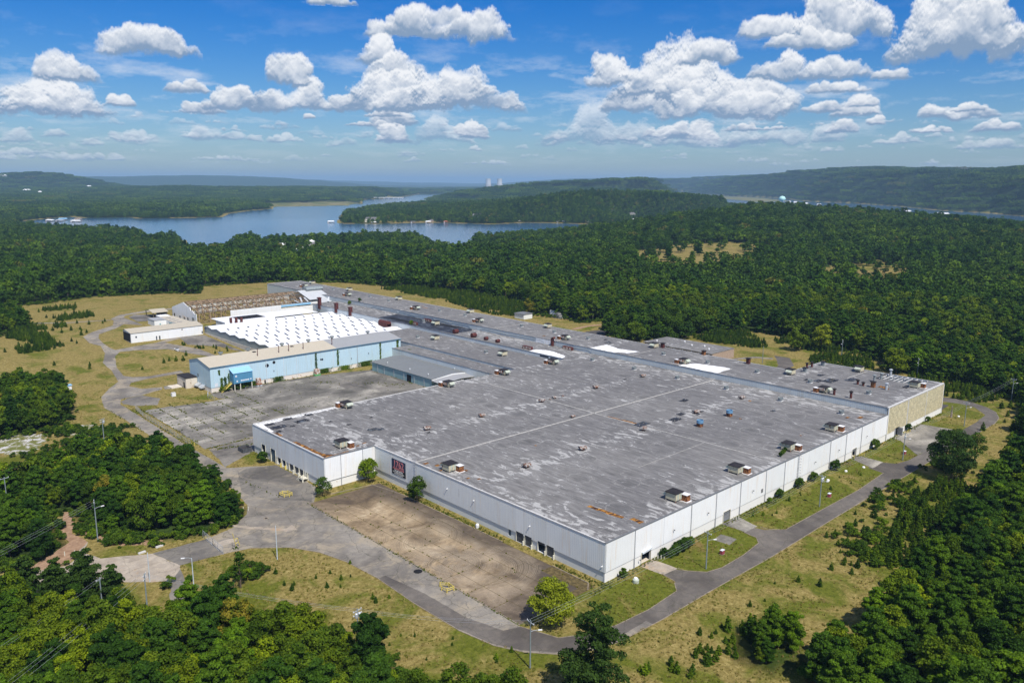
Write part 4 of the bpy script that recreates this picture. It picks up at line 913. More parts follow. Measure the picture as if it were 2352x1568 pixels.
mb = MB(); wall(mb, 'x', 475.1, 0.2, 154.1, 182.8, 0, HH-.05); H.p('siding', mb, M['grey_wall'])
mb = MB(); wall(mb, 'y', 182.7, 0.2, 53, 475, 0, HH-.05); wall(mb, 'y', 207.3, 0.2, 0.3, 52, 0, HH-.05); wall(mb, 'x', 51.9, 0.2, 186.6, 207.3, 0, HH-.05); H.p('siding', mb, M['strip_wall'])
coping(H, [(154.15,475),(154.15,0.2)], HH+.02, w=.3); coping(H, [(154.2,0.1),(207.4,0.1)], HH+.03, 'coping_pale', w=.6, h=.45); coping(H, [(207.4,0.1),(207.4,52)], HH+.02, 'coping_pale', .3); coping(H, [(182.8,53),(182.8,475)], HH+.02, 'coping_pale', .3); coping(H, [(182.8,475.2),(154.1,475.2)], HH+.03, 'coping_pale', .3)
mb = MB(); wall(mb, 'x', 0.0, 0.3, 154.15, 207.4, 0, 2.3, [(161.6,164.9,0,2.3)]); H.p('plinth', mb, M['plinth'])
mb = MB(); wall(mb, 'x', 0.05, 0.25, 154.2, 207.4, 2.3, HH-.2, [(161.6,164.9,2.3,2.9)]); H.p('louvre_backing', mb, M['louvre_back'])
lm = MB(); lm.box(0,0.55,-0.22,0.04,0,HH-2.75); lme = lm.mesh('louvre_slat', M['louvre'])
for i in range(46):
    x_ = 154.5+i*1.16
    dk = 161.0 < x_ < 165
    put('louvre_slat', lme, H.o, (x_-154.2, 0, 3.15 if dk else 2.4), 0, (1, 1, .92 if dk else 1))
for x_ in (154.2,171.9,189.6,207.2): mb = MB(); mb.box(x_-.12,x_+.12,-0.3,0.04,0.05,HH-.2); H.p('mullion', mb, M['white'])
mb = MB(); mb.box(161.6,163.2,0.1,0.16,0,2.9); mb.box(164.7,165.3,-1.6,-0.1,0,2.9); H.p('side_door', mb, M['door_pale'])
for a, b_ in [((154.6,70.7),(166.5,71.1)),((154.6,164.8),(182.2,165)),((154.6,212),(182,212.2)),((154.6,141.7),(166,141.7)),((154.6,259),(182,259)),((187,30),(206,30)),((154.6,306),(182,306)),((154.6,118),(172,118))]:
    mb = MB(); mb.bar((*a, HH+.03), (*b_, HH+.03), 0.3, 0.08); H.p('roof_joint', mb, bpy.data.materials['joint_felt'])
for i, pl in enumerate([[(155,141.2),(166.6,141.4),(163.5,131),(165.8,120),(158.6,122),(157,126),(155,127)], [(155,90.6),(159,90),(163.8,87.7),(166.8,76),(166.4,71.6),(155,70.9)]]):
    rp('white_membrane', pl, M['membrane'], HH+.02, 60+i, 0.35, H.o).location = (-154.2, 0, 0)
for i, (x_, y_, s) in enumerate([(178,33,6),(174,36,4),(186,28,5),(172,40,2),(184,40,3),(190,8,3),(172,145,3),(176,150,2),(170,142,2.4)]): curl(H, x_, y_, s*0.8, HH, 80+i)
for i, (x_, y_, a_, b_) in enumerate([(183,14,3,1.6),(181.5,12,2,1),(160,178,1.5,1),(172,296,1.2,3),(176,304,3,.5),(170,170,2.5,.6)]): rp('bare_insulation', [(x_-a_/2,y_-b_),(x_+a_/2,y_-b_*.8),(x_+a_/2,y_+b_),(x_-a_/2,y_+b_*.9)], M['insul'], HH+.015, 90+i, .25, H.o).location = (-154.2, 0, 0)
for y0, y1 in [(230,262),(262,300),(300,330),(172,222),(140,160)]:                      # pipe run on the strip wall
    mb = MB(); pz = [(y0, 10.2), (y0+2, 11.3), ((y0+y1)/2, 11.0), ((y0+y1)/2+1.5, 10.6), (y1-3, 11.3), (y1, 10.2)]
    for p, q in zip(pz[:-1], pz[1:]): mb.bar((154.0, p[0], p[1]), (154.0, q[0], q[1]), 0.1)
    H.p('pipe_run', mb, M['galv'])
mb = MB(); wall(mb, 'y', 153.98, 0.12, 166, 178, 9.85, 12.0); H.p('new_panel', mb, M['white_wall'], 'clean white replacement panel')
# --- 3 middle halls, stepped
B1 = Bld('middle_hall', 'middle hall with burnt black felt patch on its low grey roof', 'factory hall', (135.4, 140.5, 0))
mb = MB(); mb.prism([(135.7,140.6),(153.95,140.6),(153.95,372),(135.7,372)], HR-.3, HR-.02); B1.p('roof', mb, M['roof'])
mb = MB(); wall(mb, 'y', 135.4, 0.25, 140.6, 372, 0, HR-.05, [(144.5,149.5,8.35,9.3),(150.5,156.5,8.35,9.35)]); B1.p('siding', mb, M['strip_wall'])
mb = MB(); mb.box(135.45,135.6,144.5,149.5,8.3,9.4); mb.box(135.45,135.6,150.5,156.5,8.3,9.4); B1.p('window_band', mb, M['glass'])
coping(B1, [(135.45,372),(135.45,140.6)], HR, w=.3)
mb = MB(); wall(mb, 'x', 372, 0.2, 135.4, 154, 0, HR-.05); B1.p('siding', mb, M['grey_wall'])
for nm, pl, mm in [('burnt_felt', [(136,296),(140,297),(153.8,299),(153.8,228),(150,224),(137,225),(136,240)], 'tar'), ('white_membrane', [(136,164.8),(141.2,164.6),(144,158),(142,149),(140.6,144),(136,142.2)], 'membrane')]:
    rp(nm, pl, M[mm], HR, 70, 0.4, B1.o).location = (-135.4, -140.5, 0)
mb = MB(); mb.box(148.5,151.5,237,262,HR-.01,HR+.02); mb.box(139,143.5,268,292,HR-.01,HR+.03); B1.p('black_felt', mb, M['dark'])
B2 = Bld('inner_hall', 'inner hall with streaked grey roof between the burnt roof and the narrow lower roof', 'factory hall', (109.1, 140.5, 0))
mb = MB(); mb.prism([(109.4,140.6),(135.3,140.6),(135.3,262),(109.4,262)], 7.7, 8.0); B2.p('roof', mb, M['roof'])
mb = MB(); wall(mb, 'y', 109.1, 0.25, 140.6, 262, 0, 7.98); wall(mb, 'x', 262, .2, 109.1, 135.4, 0, 7.95); B2.p('siding', mb, M['strip_wall'])
coping(B2, [(109.15,262),(109.15,140.6)], 8.02, w=.3)
B3 = Bld('narrow_hall', 'narrow low grey roofed bay between the streaked roof and the grey shed', 'factory hall', (98.2, 140.5, 0))
mb = MB(); mb.prism([(98.5,140.6),(109.05,140.6),(109.05,226),(98.5,226)], 6.7, 7.0); B3.p('roof', mb, M['roof'])
mb = MB(); wall(mb, 'y', 98.2, 0.25, 140.6, 226, 0, 6.98); wall(mb, 'x', 226, .2, 98.2, 109, 0, 6.95); B3.p('siding', mb, M['strip_wall'])
coping(B3, [(98.25,226),(98.25,140.6)], 7.02, w=.3)
# --- 4 grey shed
G_ = Bld('grey_shed', 'low grey green metal shed with a shallow pitched grey roof beside the slab courtyard', 'shed', (79, 168, 0))
mb = MB(); mb.xprism([(79.1,0),(79.1,4.3),(90.8,5.3),(102.6,4.3),(102.6,0)], 0, 1)
gp = MB(); n = len(mb.v)
gp.v = [(y, 168+ x*47.5, z) for x, y, z in mb.v]; gp.f = [f[::-1] for f in mb.f]; gp.mi = mb.mi
gs = G_.p('wall', gp, M['green_wall'])
mb = MB(); mb.add([(78.7,167.6,4.4),(78.7,215.9,4.4),(90.8,215.9,5.48),(90.8,167.6,5.48),(103,167.6,4.4),(103,215.9,4.4),(78.7,167.6,4.25),(78.7,215.9,4.25),(90.8,215.9,5.3),(90.8,167.6,5.3),(103,167.6,4.25),(103,215.9,4.25)], [(0,3,2,1),(3,4,5,2),(6,7,8,9),(9,8,11,10),(0,1,7,6),(0,6,9,3),(3,9,10,4),(1,2,8,7),(2,5,11,8)]); G_.p('roof', mb, M['shed_roof'])
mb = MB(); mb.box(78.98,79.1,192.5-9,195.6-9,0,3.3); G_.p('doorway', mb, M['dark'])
for y_ in (173.5,181,189,197,205,210.5): mb = MB(); mb.tube((78.95,y_,0.05),(78.95,y_,4.2),.07,n=6); G_.p('downpipe', mb, M['coping_pale'])
for x_, y_ in [(81,173),(81,187),(81,205),(97,174),(99,190)]: mb = MB(); mb.lathe([(.15,4.4),(.15,5.4),(.32,5.4),(.0,5.75)], 8, (x_, y_, 0.12)); G_.p('vent_pipe', mb, M['galv_lt'])
mb = MB(); mb.add([(78.6,161.2,3.4),(90.8,161.2,4.2),(103,161.2,3.4),(78.6,167.9,3.9),(90.8,167.9,4.6),(103,167.9,3.9),(78.6,161.2,3.25),(90.8,161.2,4.05),(103,161.2,3.25),(78.6,167.9,3.75),(90.8,167.9,4.45),(103,167.9,3.75)], [(0,1,4,3),(1,2,5,4),(6,9,10,7),(7,10,11,8),(0,6,7,1),(1,7,8,2),(0,3,9,6)]); G_.p('awning', mb, M['grey_roof'])
for x_ in (79,85,91,97,102.6): mb = MB(); mb.box(x_-.08,x_+.08,161.4,161.56,0,3.3 if x_ < 80 or x_ > 102 else 3.7); G_.p('post', mb, M['coping_pale'])
mb = MB(); mb.add([(79,167.85,2.9),(102.7,167.85,2.9),(102.7,167.85,4.3),(90.8,167.85,5.3),(79,167.85,4.3),(79,167.7,2.9),(102.7,167.7,2.9),(102.7,167.7,4.3),(90.8,167.7,5.3),(79,167.7,4.3)], [(5,6,7,8,9),(0,4,3,2,1)]); G_.p('gable_panel', mb, M['white_wall'])
# --- 5 blue hall
B = Bld('blue_hall', 'long pale blue metal hall with beige pitched roof and vines on its long wall', 'factory hall', (3.6, 226, 0))
X0, X1, Y0, Y1 = 3.6, 103.5, 226.0, 248.6
def gable_shell(b, X0, X1, Y0, Y1, z0, ze, zr, m_, name='wall', yr=None, t=.2):
    yr = yr or (Y0+Y1)/2
    mb = MB(); mb.box(X0,X1,Y0,Y0+t,z0,ze); mb.box(X0,X1,Y1-t,Y1,z0,ze)
    for x in (X0, X1-t): mb.add([(x,Y0+t,z0),(x,Y1-t,z0),(x,Y1-t,ze),(x,yr,zr-.02),(x,Y0+t,ze),(x+t,Y0+t,z0),(x+t,Y1-t,z0),(x+t,Y1-t,ze),(x+t,yr,zr-.02),(x+t,Y0+t,ze)], [(0,4,3,2,1),(5,6,7,8,9),(4,9,8,3),(3,8,7,2)])
    return b.p(name, mb, m_)
gable_shell(B, X0, X1, Y0, Y1, 2.1, 11.2, 13.3, M['blue_wall'], yr=238.5)
mb = MB(); mb.box(X0+.1,X1-.1,Y0+.12,Y0+.4,0,2.1); mb.box(X0+.1,X1-.1,Y1-.4,Y1-.12,0,2.1); mb.box(X0+.1,X0+.38,Y0+.4,Y1-.4,0,2.1); mb.box(X1-.38,X1-.1,Y0+.4,Y1-.4,0,2.1); B.p('plinth', mb, M['blue_plinth'])
def roofslab(x0, x1, y0, z0, y1, z1, t=.14):
    mb = MB(); mb.add([(x0,y0,z0),(x1,y0,z0),(x1,y1,z1),(x0,y1,z1),(x0,y0,z0-t),(x1,y0,z0-t),(x1,y1,z1-t),(x0,y1,z1-t)], [(0,1,2,3),(7,6,5,4),(0,4,5,1),(1,5,6,2),(2,6,7,3),(3,7,4,0)]); return mb
B.p('roof', roofslab(X0-.3, 66, Y0-.3, 11.3, 238.5, 13.5), M['beige_roof']); B.p('roof', roofslab(66, X1+.3, Y0-.3, 11.3, 238.5, 13.5), M['grey_roof'], 'grey newer roof sheets')
B.p('roof', roofslab(X0-.3, X1+.3, Y1+.3, 11.3, 238.5, 13.5), M['beige_roof'])
mb = MB(); mb.box(X0-.3,X1+.3,Y0-.5,Y0-.31,11.0,11.28); B.p('gutter', mb, plain('teal_gutter', (0.10, 0.20, 0.27), .6))
for x_, w_ in [(10,.08),(19.5,.08),(29.5,.12),(38,.12),(44.5,.1),(54.5,.12),(64,.12),(77.5,.14),(91,.12),(101.5,.1)]: mb = MB(); mb.tube((x_,Y0-.1,0.1),(x_,Y0-.1,11),w_,n=6); B.p('downpipe', mb, M['pale_panel'] if w_ < .13 else M['pipe'])
for x_, z_, r_ in [(29.9,8.2,.85),(33.3,9.2,.72)]: mb = MB(); mb.tube((x_,Y0+.02,z_),(x_,Y0-.03,z_),r_,n=20); B.p('round_opening', mb, M['dark'])
for x_, z_ in [(33,5.4),(8.8,3.5),(84,6.4),(74,5.2)]: mb = MB(); mb.box(x_-.15,x_+.15,Y0-.4,Y0,z_-.15,z_+.15); B.p('wall_lamp', mb, M['coping'])
mb = MB(); mb.box(5.3,6.7,Y0-.05,Y0,2.3,4.0); B.p('pale_panel', mb, M['pale_panel']); mb = MB(); mb.box(57.6,58.5,Y0-.05,Y0,6.5,7.4); mb.box(56.9,57.5,Y0-.04,Y0,6.6,7.4); B.p('window', mb, M['glass'])
mb = MB(); mb.box(28.2,28.9,Y0+.05,Y0+.11,0,1.7); B.p('side_door', mb, M['dark'])
for x_ in (14,27,44,58,71,92): mb = MB(); mb.lathe([(.5,0),(.5,.7),(1.0,.8),(1.05,1.5),(.9,1.5)], 14, (x_, 238.6, 13.3)); B.p('ridge_vent', mb, M['galv'], smooth=False)
for x_ in (28,38.5,43.5,51,66.5): mb = MB(); mb.tube((x_,231,12),(x_,231,15.6),.17,n=8); B.p('stack', mb, M['maroon'])
for x_ in (28,47): mb = MB(); mb.box(x_,x_+1.6,235.5,237.3,13.0,13.25); B.p('roof_hatch', mb, M['unit_top'])
for y_, z_ in [(243,4.6),(238,4.0),(231,3.6),(246.5,3.8)]:
    mb = MB(); mb.bar((X0,y_,z_),(X0-.3,y_,z_+.1),.12); mb.bar((X0-.08,y_,z_+1.0),(X0-.08,y_,z_-1),.1); B.p('wall_bracket', mb, M['pipe'])
mb = MB(); mb.box(X0-.05,X0,239,239.9,5,6.4); B.p('window', mb, M['door_grey'])
for y_, z_ in [(236.8,1.4),(232.6,1.2),(240.4,0.7)]:
    mb = MB(); mb.add([(X0,y_,z_+1.1),(X0,y_+3.0,z_+1.1),(X0-1.9,y_+3,z_+.1),(X0-1.9,y_,z_+.1),(X0,y_,z_),(X0,y_+3,z_),(X0-1.9,y_+3,z_-.3),(X0-1.9,y_,z_-.3)], [(0,1,2,3),(4,7,6,5),(0,3,7,4),(1,5,6,2),(2,6,7,3)]); B.p('door_canopy', mb, M['galv_lt'])
# control room on legs
C_ = Bld('control_room', 'deep blue box room on cream legs against the pale blue hall', 'control room', (12, 222, 0))
mb = MB(); mb.box(12.1,20.9,222,225.8,3.3,7.9); C_.p('wall', mb, M['blue_room'])
C_.p('roof', roofslab(11.9, 21.1, 221.8, 8.0, 225.9, 9.5), M['blue_lt'])
for x_, y_ in [(12.6,222.4),(15.2,222.4),(20.5,222.4),(12.6,225.2),(20.5,225.2)]: mb = MB(); mb.box(x_-.16,x_+.16,y_-.16,y_+.16,0,3.3); C_.p('leg', mb, M['post_cream'])
for i in range(4): mb = MB(); mb.box(15.3+i*1.0,16.2+i*1.0,221.95,222,4.1,4.7); C_.p('window', mb, M['pale_panel'])
for x_, z_, s in [(13.3,6.6,.8),(13.7,4.3,.7),(20.0,4.5,.6)]: mb = MB(); mb.box(x_-s/2,x_+s/2,221.94,222,z_-s/2,z_+s/2); C_.p('window', mb, M['pale_panel'])
mb = MB(); mb.bar((11.9,223.6,3.4),(7.0,223.6,0.05),1.0,.12)
for s in (-.5,.5):
    mb.bar((11.9,223.6+s,4.3),(7.0,223.6+s,.95),.06)
    for i in range(6): mb.bar((7.2+i*.9,223.6+s,.1+i*.63),(7.2+i*.9,223.6+s,1.05+i*.63),.05)
C_.p('stair', mb, M['yellow'])
# annex at the west end
A_ = Bld('concrete_annex', 'small stained concrete annex with flat dark roof against the blue gable', 'annex', (-1.5, 243, 0))
mb = MB(); mb.box(-1.6,3.5,240.6,250.5,0,4.6); A_.p('wall', mb, M['plinth_cream'])
mb = MB(); mb.box(-1.8,3.55,240.4,250.7,4.6,4.85); A_.p('roof', mb, M['unit_top'])
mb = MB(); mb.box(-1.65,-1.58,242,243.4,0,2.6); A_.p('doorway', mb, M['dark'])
mb = MB(); mb.box(-6.5,-2,244.5,250,0.03,0.5); mb.box(-6.2,-2.3,244.8,249.7,.5,.52,0); A_.p('tank_wall', mb, M['plinth_cream'])
# --- 6 sawtooth factory
T = Bld('sawtooth_factory', 'white coated factory with many rows of shallow roof teeth and dark skylights', 'factory', (53, 270, 0))
XS0, XS1 = 53.2, 135.2; tops = [346.0+6, 334.0, 322.0, 310.0, 298.0, 286.0, 274.0, 262.0]
prof = [(352.5, 6.6)]
ys = [(346.5,7.5),(341.0,6.5),(334.5,7.5),(329.0,6.5),(322.5,7.5),(317,6.5),(310.5,7.5),(305,6.5),(298.5,7.5),(293,6.5),(286.5,7.5),(281,6.5),(274.5,7.5),(269,6.5),(262.5,7.5),(257,6.6),(250.5,7.2)]
prof += ys
mb = MB(); mb.xprism([(352.5,0)]+[(y, z-.06) for y, z in prof]+[(250.5,0)], XS0, XS1); T.p('wall', mb, siding('sawtooth_siding', (0.33,0.37,0.37), .12, .9))
mb = MB()
mb.box(XS0-.12,XS0,257,352.4,0,3.2); T.p('plinth', mb, M['plinth_cream'])
for (a, za), (b_, zb) in zip(prof[:-1], prof[1:]):
    T.p('roof_slope', roofslab(XS0-.3, XS1-.1, a, za+.03, b_, zb+.03, .12), M['white_roof'])
skm = MB(); skm.box(-.45,.45,-1,1,0,.10); skme = skm.mesh('skylight', M['glass'])
for i in range(8):
    yr = 346.5-12*i; long_ = i in (3,4,5)
    for j in range(13):
        x_ = 58.5+j*6.1-(0 if i % 2 else .6)
        if i == 0 and j < 5: continue
        if x_ > 133 or (i > 5 and j > 11): continue
        yc = yr-2.7 if not long_ else yr-2.7
        o = put('skylight', skme, T.o, (x_-53+random.uniform(-.25,.25), yc-270, 7.5-1.0*(2.7/5.5)+.05), 0, (random.uniform(.75,1.1), (2.1 if long_ else 1.25)*random.uniform(.7,1.08), 1)); o.rotation_euler = (math.atan2(1, 5.5), 0, 0)
# lower lean part north-west with stacks
mb = MB(); mb.box(66,98,352.6,366,0,7.3); T.p('rear_bay', mb, M['white_wall'])
mb = MB(); mb.box(65.7,128,352.6,373,7.3,7.45); T.p('roof', mb, M['white_roof'])
mb = MB(); mb.box(77,94,357,369,7.44,7.5); T.p('roof_hole', mb, M['dark'])
for x_, y_ in [(69.5,352.5),(72,350.5),(75,350)]: mb = MB(); mb.box(x_-.6,x_+.6,y_-.6,y_+.6,7,10); T.p('stack', mb, M['maroon'])
for x_, y_, h_ in [(137.5,363,14.6),(137.6,342,13.2),(137.5,325,12.6)]: mb = MB(); mb.box(x_-2.9,x_-1.3,y_-1.2,y_+1.2,7.5,h_); mb.box(x_-3.3,x_-1.1,y_-1.3,y_+1.3,h_,h_+.5); T.p('stack', mb, M['maroon'])
mb = MB(); mb.tube((131.5,286,9.0),(131.5,277,9.0),1.6,n=12); mb.box(130,133,277,286,7,8.8); T.p('hooded_vent', mb, M['maroon'])
# --- 7 roofless hall
F = Bld('roofless_hall', 'derelict hall with white gable and bare timber roof trusses, most of its roof gone', 'derelict hall', (61, 383, 3.3))
fx0, fx1, fy0, fy1, zg, ze, zr = 61.0, 158.0, 383.0, 422.5, 3.2, 9.5, 14.7; fy = 403.0
mb = MB(); mb.add([(61,383,zg),(61,422.5,zg),(61,422.5,9.5),(61,403,14.7),(61,395.5,12.6),(61,393,12.6),(61,391.5,10.6),(61,389,10.9),(61,386,9.2),(61,383,9.4)]+[(61.3,383,zg),(61.3,422.5,zg),(61.3,422.5,9.5),(61.3,403,14.7),(61.3,395.5,12.6),(61.3,393,12.6),(61.3,391.5,10.6),(61.3,389,10.9),(61.3,386,9.2),(61.3,383,9.4)],
   [tuple(range(10)), tuple(range(19,9,-1))]+[(i, 10+i, 10+(i+1)%10, (i+1)%10) for i in range(10)]); F.p('gable_wall', mb, M['white_wall'])
mb = MB(); mb.box(60.94,61.0,386.5,390,4.6,6.6); F.p('window', mb, M['galv'])
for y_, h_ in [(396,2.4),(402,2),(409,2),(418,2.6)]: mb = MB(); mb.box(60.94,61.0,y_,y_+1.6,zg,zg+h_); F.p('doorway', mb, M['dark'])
mb = MB(); wall(mb, 'y' if 0 else 'x', 383.0, 0.25, 83, 158, zg, 9.4, [(118,150,7.2,7.9)]); F.p('wall', mb, M['white_wall'])
mb = MB(); wall(mb, 'x', 382.9, 0.1, 118, 140, 7.9, 9.3); F.p('blue_panel', mb, M['blue_lt'])
mb = MB(); wall(mb, 'x', 422.4, 0.25, 61, 158, zg, 9.0, [(x_, x_+3, 5, 7) for x_ in range(66, 150, 8)]); F.p('wall', mb, M['strip_wall'])
for i in range(12):
    x_ = 63+i*7.0
    mb = MB()
    for y_ in (383.6, 393, 413, 422): mb.box(x_-.25,x_+.25,y_-.25,y_+.25,zg,9.4 if y_ in (383.6,422) else 9.6)
    F.p('post', mb, M['wood'])
    mb = MB(); mb.bar((x_,383.3,9.5),(x_,403,14.6),.34,.5); mb.bar((x_,422.3,9.5),(x_,403,14.6),.34,.5); mb.bar((x_,383.3,9.3),(x_,422.3,9.3),.3,.4)
    for a, b_ in [((388,9.4),(390.5,11.3)),((393,9.4),(390.5,11.3)),((393,9.4),(397,13)),((403,9.4),(397,13)),((403,9.4),(403,14.5)),((403,9.4),(409,13)),((413,9.4),(409,13)),((413,9.4),(416,11))]: mb.bar((x_,*a),(x_,*b_),.2,.26)
    if i < 11: F.p('roof_truss', mb, M['wood'])
for i in range(19):
    u = i/9.0-1; y_ = 403+u*19.3; z_ = 14.85-abs(u)*5.1
    mb = MB(); mb.bar((63,y_,z_),(140,y_,z_),.24,.26); F.p('purlin', mb, M['wood'] if i % 3 else M['wood_dk'])
for i in range(10):
    x_ = 66+i*7.2; mb = MB(); mb.bar((x_,384,9.9),(x_+6.3,402.8,14.9),.2,.2); F.p('brace', mb, M['wood'])
F.p('roof_sheet', roofslab(141, 158.4, 403, 15.05, 386, 10.5), M['sheet']); F.p('roof_sheet', roofslab(146, 158.4, 386.4, 10.75, 379, 8.9), M['sheet']); F.p('roof_sheet', roofslab(144, 158.4, 403, 15.0, 423, 9.7), M['sheet'])
for i, (a, b_) in enumerate([((134,384,9.9),(137,392,12)),((138,383,9.9),(139.5,391,11.8)),((131,383,10),(130,387,11)),((143,378,9.6),(148,384,11.5)),((150,377,9.6),(153,381,12))]): mb = MB(); mb.bar(a, b_, 1.1, .06); F.p('loose_sheet', mb, M['sheet'])
mb = MB(); mb.xprism([(400.4,14.4),(399.6,15.6),(400.4,16.9),(405.4,16.9),(406.2,15.6),(405.4,14.4)], 146.5, 159.5); F.p('ridge_ventilator', mb, M['galv'])
mb = MB(); mb.prism([(62,384),(157,384),(157,421),(62,421)], zg+.15, zg+.2); F.p('floor_slab', mb, plain('rubble_floor', (0.06,0.05,0.04), .95, .5))
for i in range(30):
    x_ = random.uniform(61,80); y_ = random.uniform(378,400); mb = MB(); mb.bar((x_,y_,zg+random.uniform(.2,2)),(x_+random.uniform(-3,3),y_+random.uniform(-3,3),zg+random.uniform(.2,4)),.25,.25); F.p('fallen_beam', mb, M['wood'] if i%2 else M['wood_dk'])
# --- 8 white shed, L building, shelter
S_ = Bld('white_shed', 'long low white shed with grey pitched roof lying in front of the roofless hall', 'shed', (11, 350, 2.6))
gable_shell(S_, 11.5, 51.5, 350.5, 363, 2.5, 7.9, 9.0, M['white_wall'], yr=360)
S_.p('roof', roofslab(11.2, 51.8, 350.2, 8.0, 360, 9.2), M['beige_roof']); S_.p('roof', roofslab(11.2, 51.8, 363.2, 8.0, 360, 9.2), M['beige_roof'])
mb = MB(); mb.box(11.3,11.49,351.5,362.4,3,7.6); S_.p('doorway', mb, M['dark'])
for x_, z_, w_, h_ in [(14.2,5.6,.8,.9),(25.1,3.6,.6,2.3),(26.8,3.6,.7,2.3),(39.5,6.8,.6,.6),(51,3.8,.6,1.4)]: mb = MB(); mb.box(x_-w_/2,x_+w_/2,350.42,350.5,z_-h_/2,z_+h_/2); S_.p('window', mb, M['glass'])
L_ = Bld('office_annex', 'small white flat roofed L shaped annex behind the long white shed', 'annex', (38, 388, 3.3))
mb = MB(); mb.box(38,45,390,401,3.2,7.0); mb.box(45,53.5,372,402,3.2,6.8); L_.p('wall', mb, M['white_wall'])
mb = MB(); mb.box(37.8,45,389.8,401.2,7.0,7.15); L_.p('roof', mb, M['grey_roof']); mb = MB(); mb.box(45.0,53.8,371.8,402.2,6.8,6.95); L_.p('roof', mb, M['beige_roof'])
for i in range(4): mb = MB(); mb.box(46.5,49.5,376+i*6,376.6+i*6,6.95,7.05); L_.p('skylight', mb, M['glass'])
mb = MB(); mb.box(41,41.8,389.92,390,3.4,5); mb.box(44.95,45.0,374,385,3.6,6); L_.p('window', mb, plain('teal_panel', (.20,.38,.42), .6))
mb = MB(); mb.box(48,54,408,415,3.2,6); mb.box(47.7,54.3,407.7,415.3,6,6.2); L_.p('lean_to', mb, M['white_wall'])
V_ = Bld('open_shelter', 'small open shelter with a beige pitched roof on dark posts', 'shelter', (50, 422, 3.4))
V_.p('roof', roofslab(47.5, 57.5, 419.5, 7.2, 427, 8.6, .15), M['beige_roof']); V_.p('roof', roofslab(47.5, 57.5, 434.5, 7.2, 427, 8.6, .15), M['beige_roof'])
for x_ in (48.2,52.5,56.8):
    for y_ in (420.5,433.5): mb = MB(); mb.box(x_-.2,x_+.2,y_-.2,y_+.2,3.4,7.2); V_.p('post', mb, M['wood_dk'])
mb = MB(); mb.box(54,57,422,432,3.4,6.4); V_.p('dark_bin', mb, M['door_grey'])
# --- 9 office block beyond the long hall, ruin
O_ = Bld('ruined_office', 'single storey derelict office with flat stained roof and open window bays', 'office', (216, 114, 0))
mb = MB(); mb.prism([(216,113.5),(238,113.5),(238,157),(216,157)], 4.7, 5.0); O_.p('roof', mb, M['roof'])
for i in range(8):
    y_ = 115+i*5.4; mb = MB(); mb.box(216.3,216.7,y_-.2,y_+.2,0,4.7); O_.p('column', mb, M['white'])
mb = MB(); mb.box(217.5,217.8,114,156.8,0,4.7); mb.box(237.6,237.9,114,156.8,0,4.7); mb.box(217.5,237.9,113.6,113.9,0,4.7); O_.p('wall', mb, M['brick'])
mb = MB(); mb.box(217.4,217.49,115,156,1.2,3.8); O_.p('window_band', mb, M['glass'])
for x_, y_ in [(222,152),(231,140),(226,132),(229,126),(224,120)]: mb = MB(); mb.lathe([(.35,0),(.35,.6),(.6,.6),(.0,1)], 8, (x_, y_, 5)); O_.p('roof_vent', mb, M['white'])
U_ = Bld('ruined_hut', 'small grey hut half hidden by trees past the far thicket', 'hut', (237, 274, .2))
mb = MB(); mb.box(237,245,273,282,.2,3.6); U_.p('wall', mb, M['plinth_grey']); mb = MB(); mb.box(236.6,245.4,272.6,282.4,3.6,3.8); U_.p('roof', mb, M['coping'])
U2 = Bld('scrap_stack', 'stack of dark sheets and pale panels among trees north of the long hall', 'scrap stack', (262, 262, .2))
for i in range(9): mb = MB(); mb.box(258,272,259+i*.4,266-i*.3,.2+i*.42,.45+i*.42); U2.p('sheet_pile', mb, M['coping'] if i % 3 else M['coping_pale'])
mb = MB(); mb.box(262,266,268,273,.2,4.0); U2.p('panel', mb, M['white'])
print('buildings', len(bpy.data.objects))

# ------------------------------------------------------------------ roof plant
def roof_unit():
    t = thing('rooftop_unit', 'x', 'rooftop unit', (0,0,0))
    mb = MB(); mb.box(-1.5,1.0,-.9,2.3,.45,2.25); part('cabinet', mb, M['cream'], t)
    for i in range(4): mb = MB(); mb.box(-1.45+i*.62,-.87+i*.62,-.94,-.89,.5,2.2); part('cabinet_panel', mb, M['palegreen'] if i % 2 else M['cream'], t)
    mb = MB(); mb.box(-1.7,1.9,-1.05,2.45,2.25,2.4); part('cabinet_top', mb, M['unit_top'], t)
    mb = MB(); mb.add([(-1.45,2.32,2.2),(.95,2.32,2.2),(.95,3.4,1.5),(-1.45,3.4,1.5),(-1.45,2.32,1.2),(.95,2.32,1.2),(.95,3.4,1.3),(-1.45,3.4,1.3)], [(0,1,2,3),(4,7,6,5),(0,3,7,4),(1,5,6,2),(2,6,7,3),(0,4,5,1)]); part('intake_hood', mb, M['palegreen'], t)
    for x in (-1.4,.9):
        for y in (-.8,2.2): mb = MB(); mb.box(x-.08,x+.08,y-.08,y+.08,0,.45); part('leg', mb, M['rust_white'], t)
    mb = MB(); mb.box(1.02,1.9,-.6,1.6,1.2,2.1); part('duct', mb, M['rust_white'], t)
    mb = MB(); mb.box(1.0,2.6,-2.5,-.75,0.02,1.75); part('condenser', mb, M['rust_or'], t)
    mb = MB(); mb.box(.9,2.7,-2.6,-.65,1.75,1.84); part('condenser_top', mb, M['flash'], t)
    mb = MB(); mb.box(.7,2.9,-2.9,-.6,0.015,.06); part('flashing', mb, M['flash'], t)
    return t
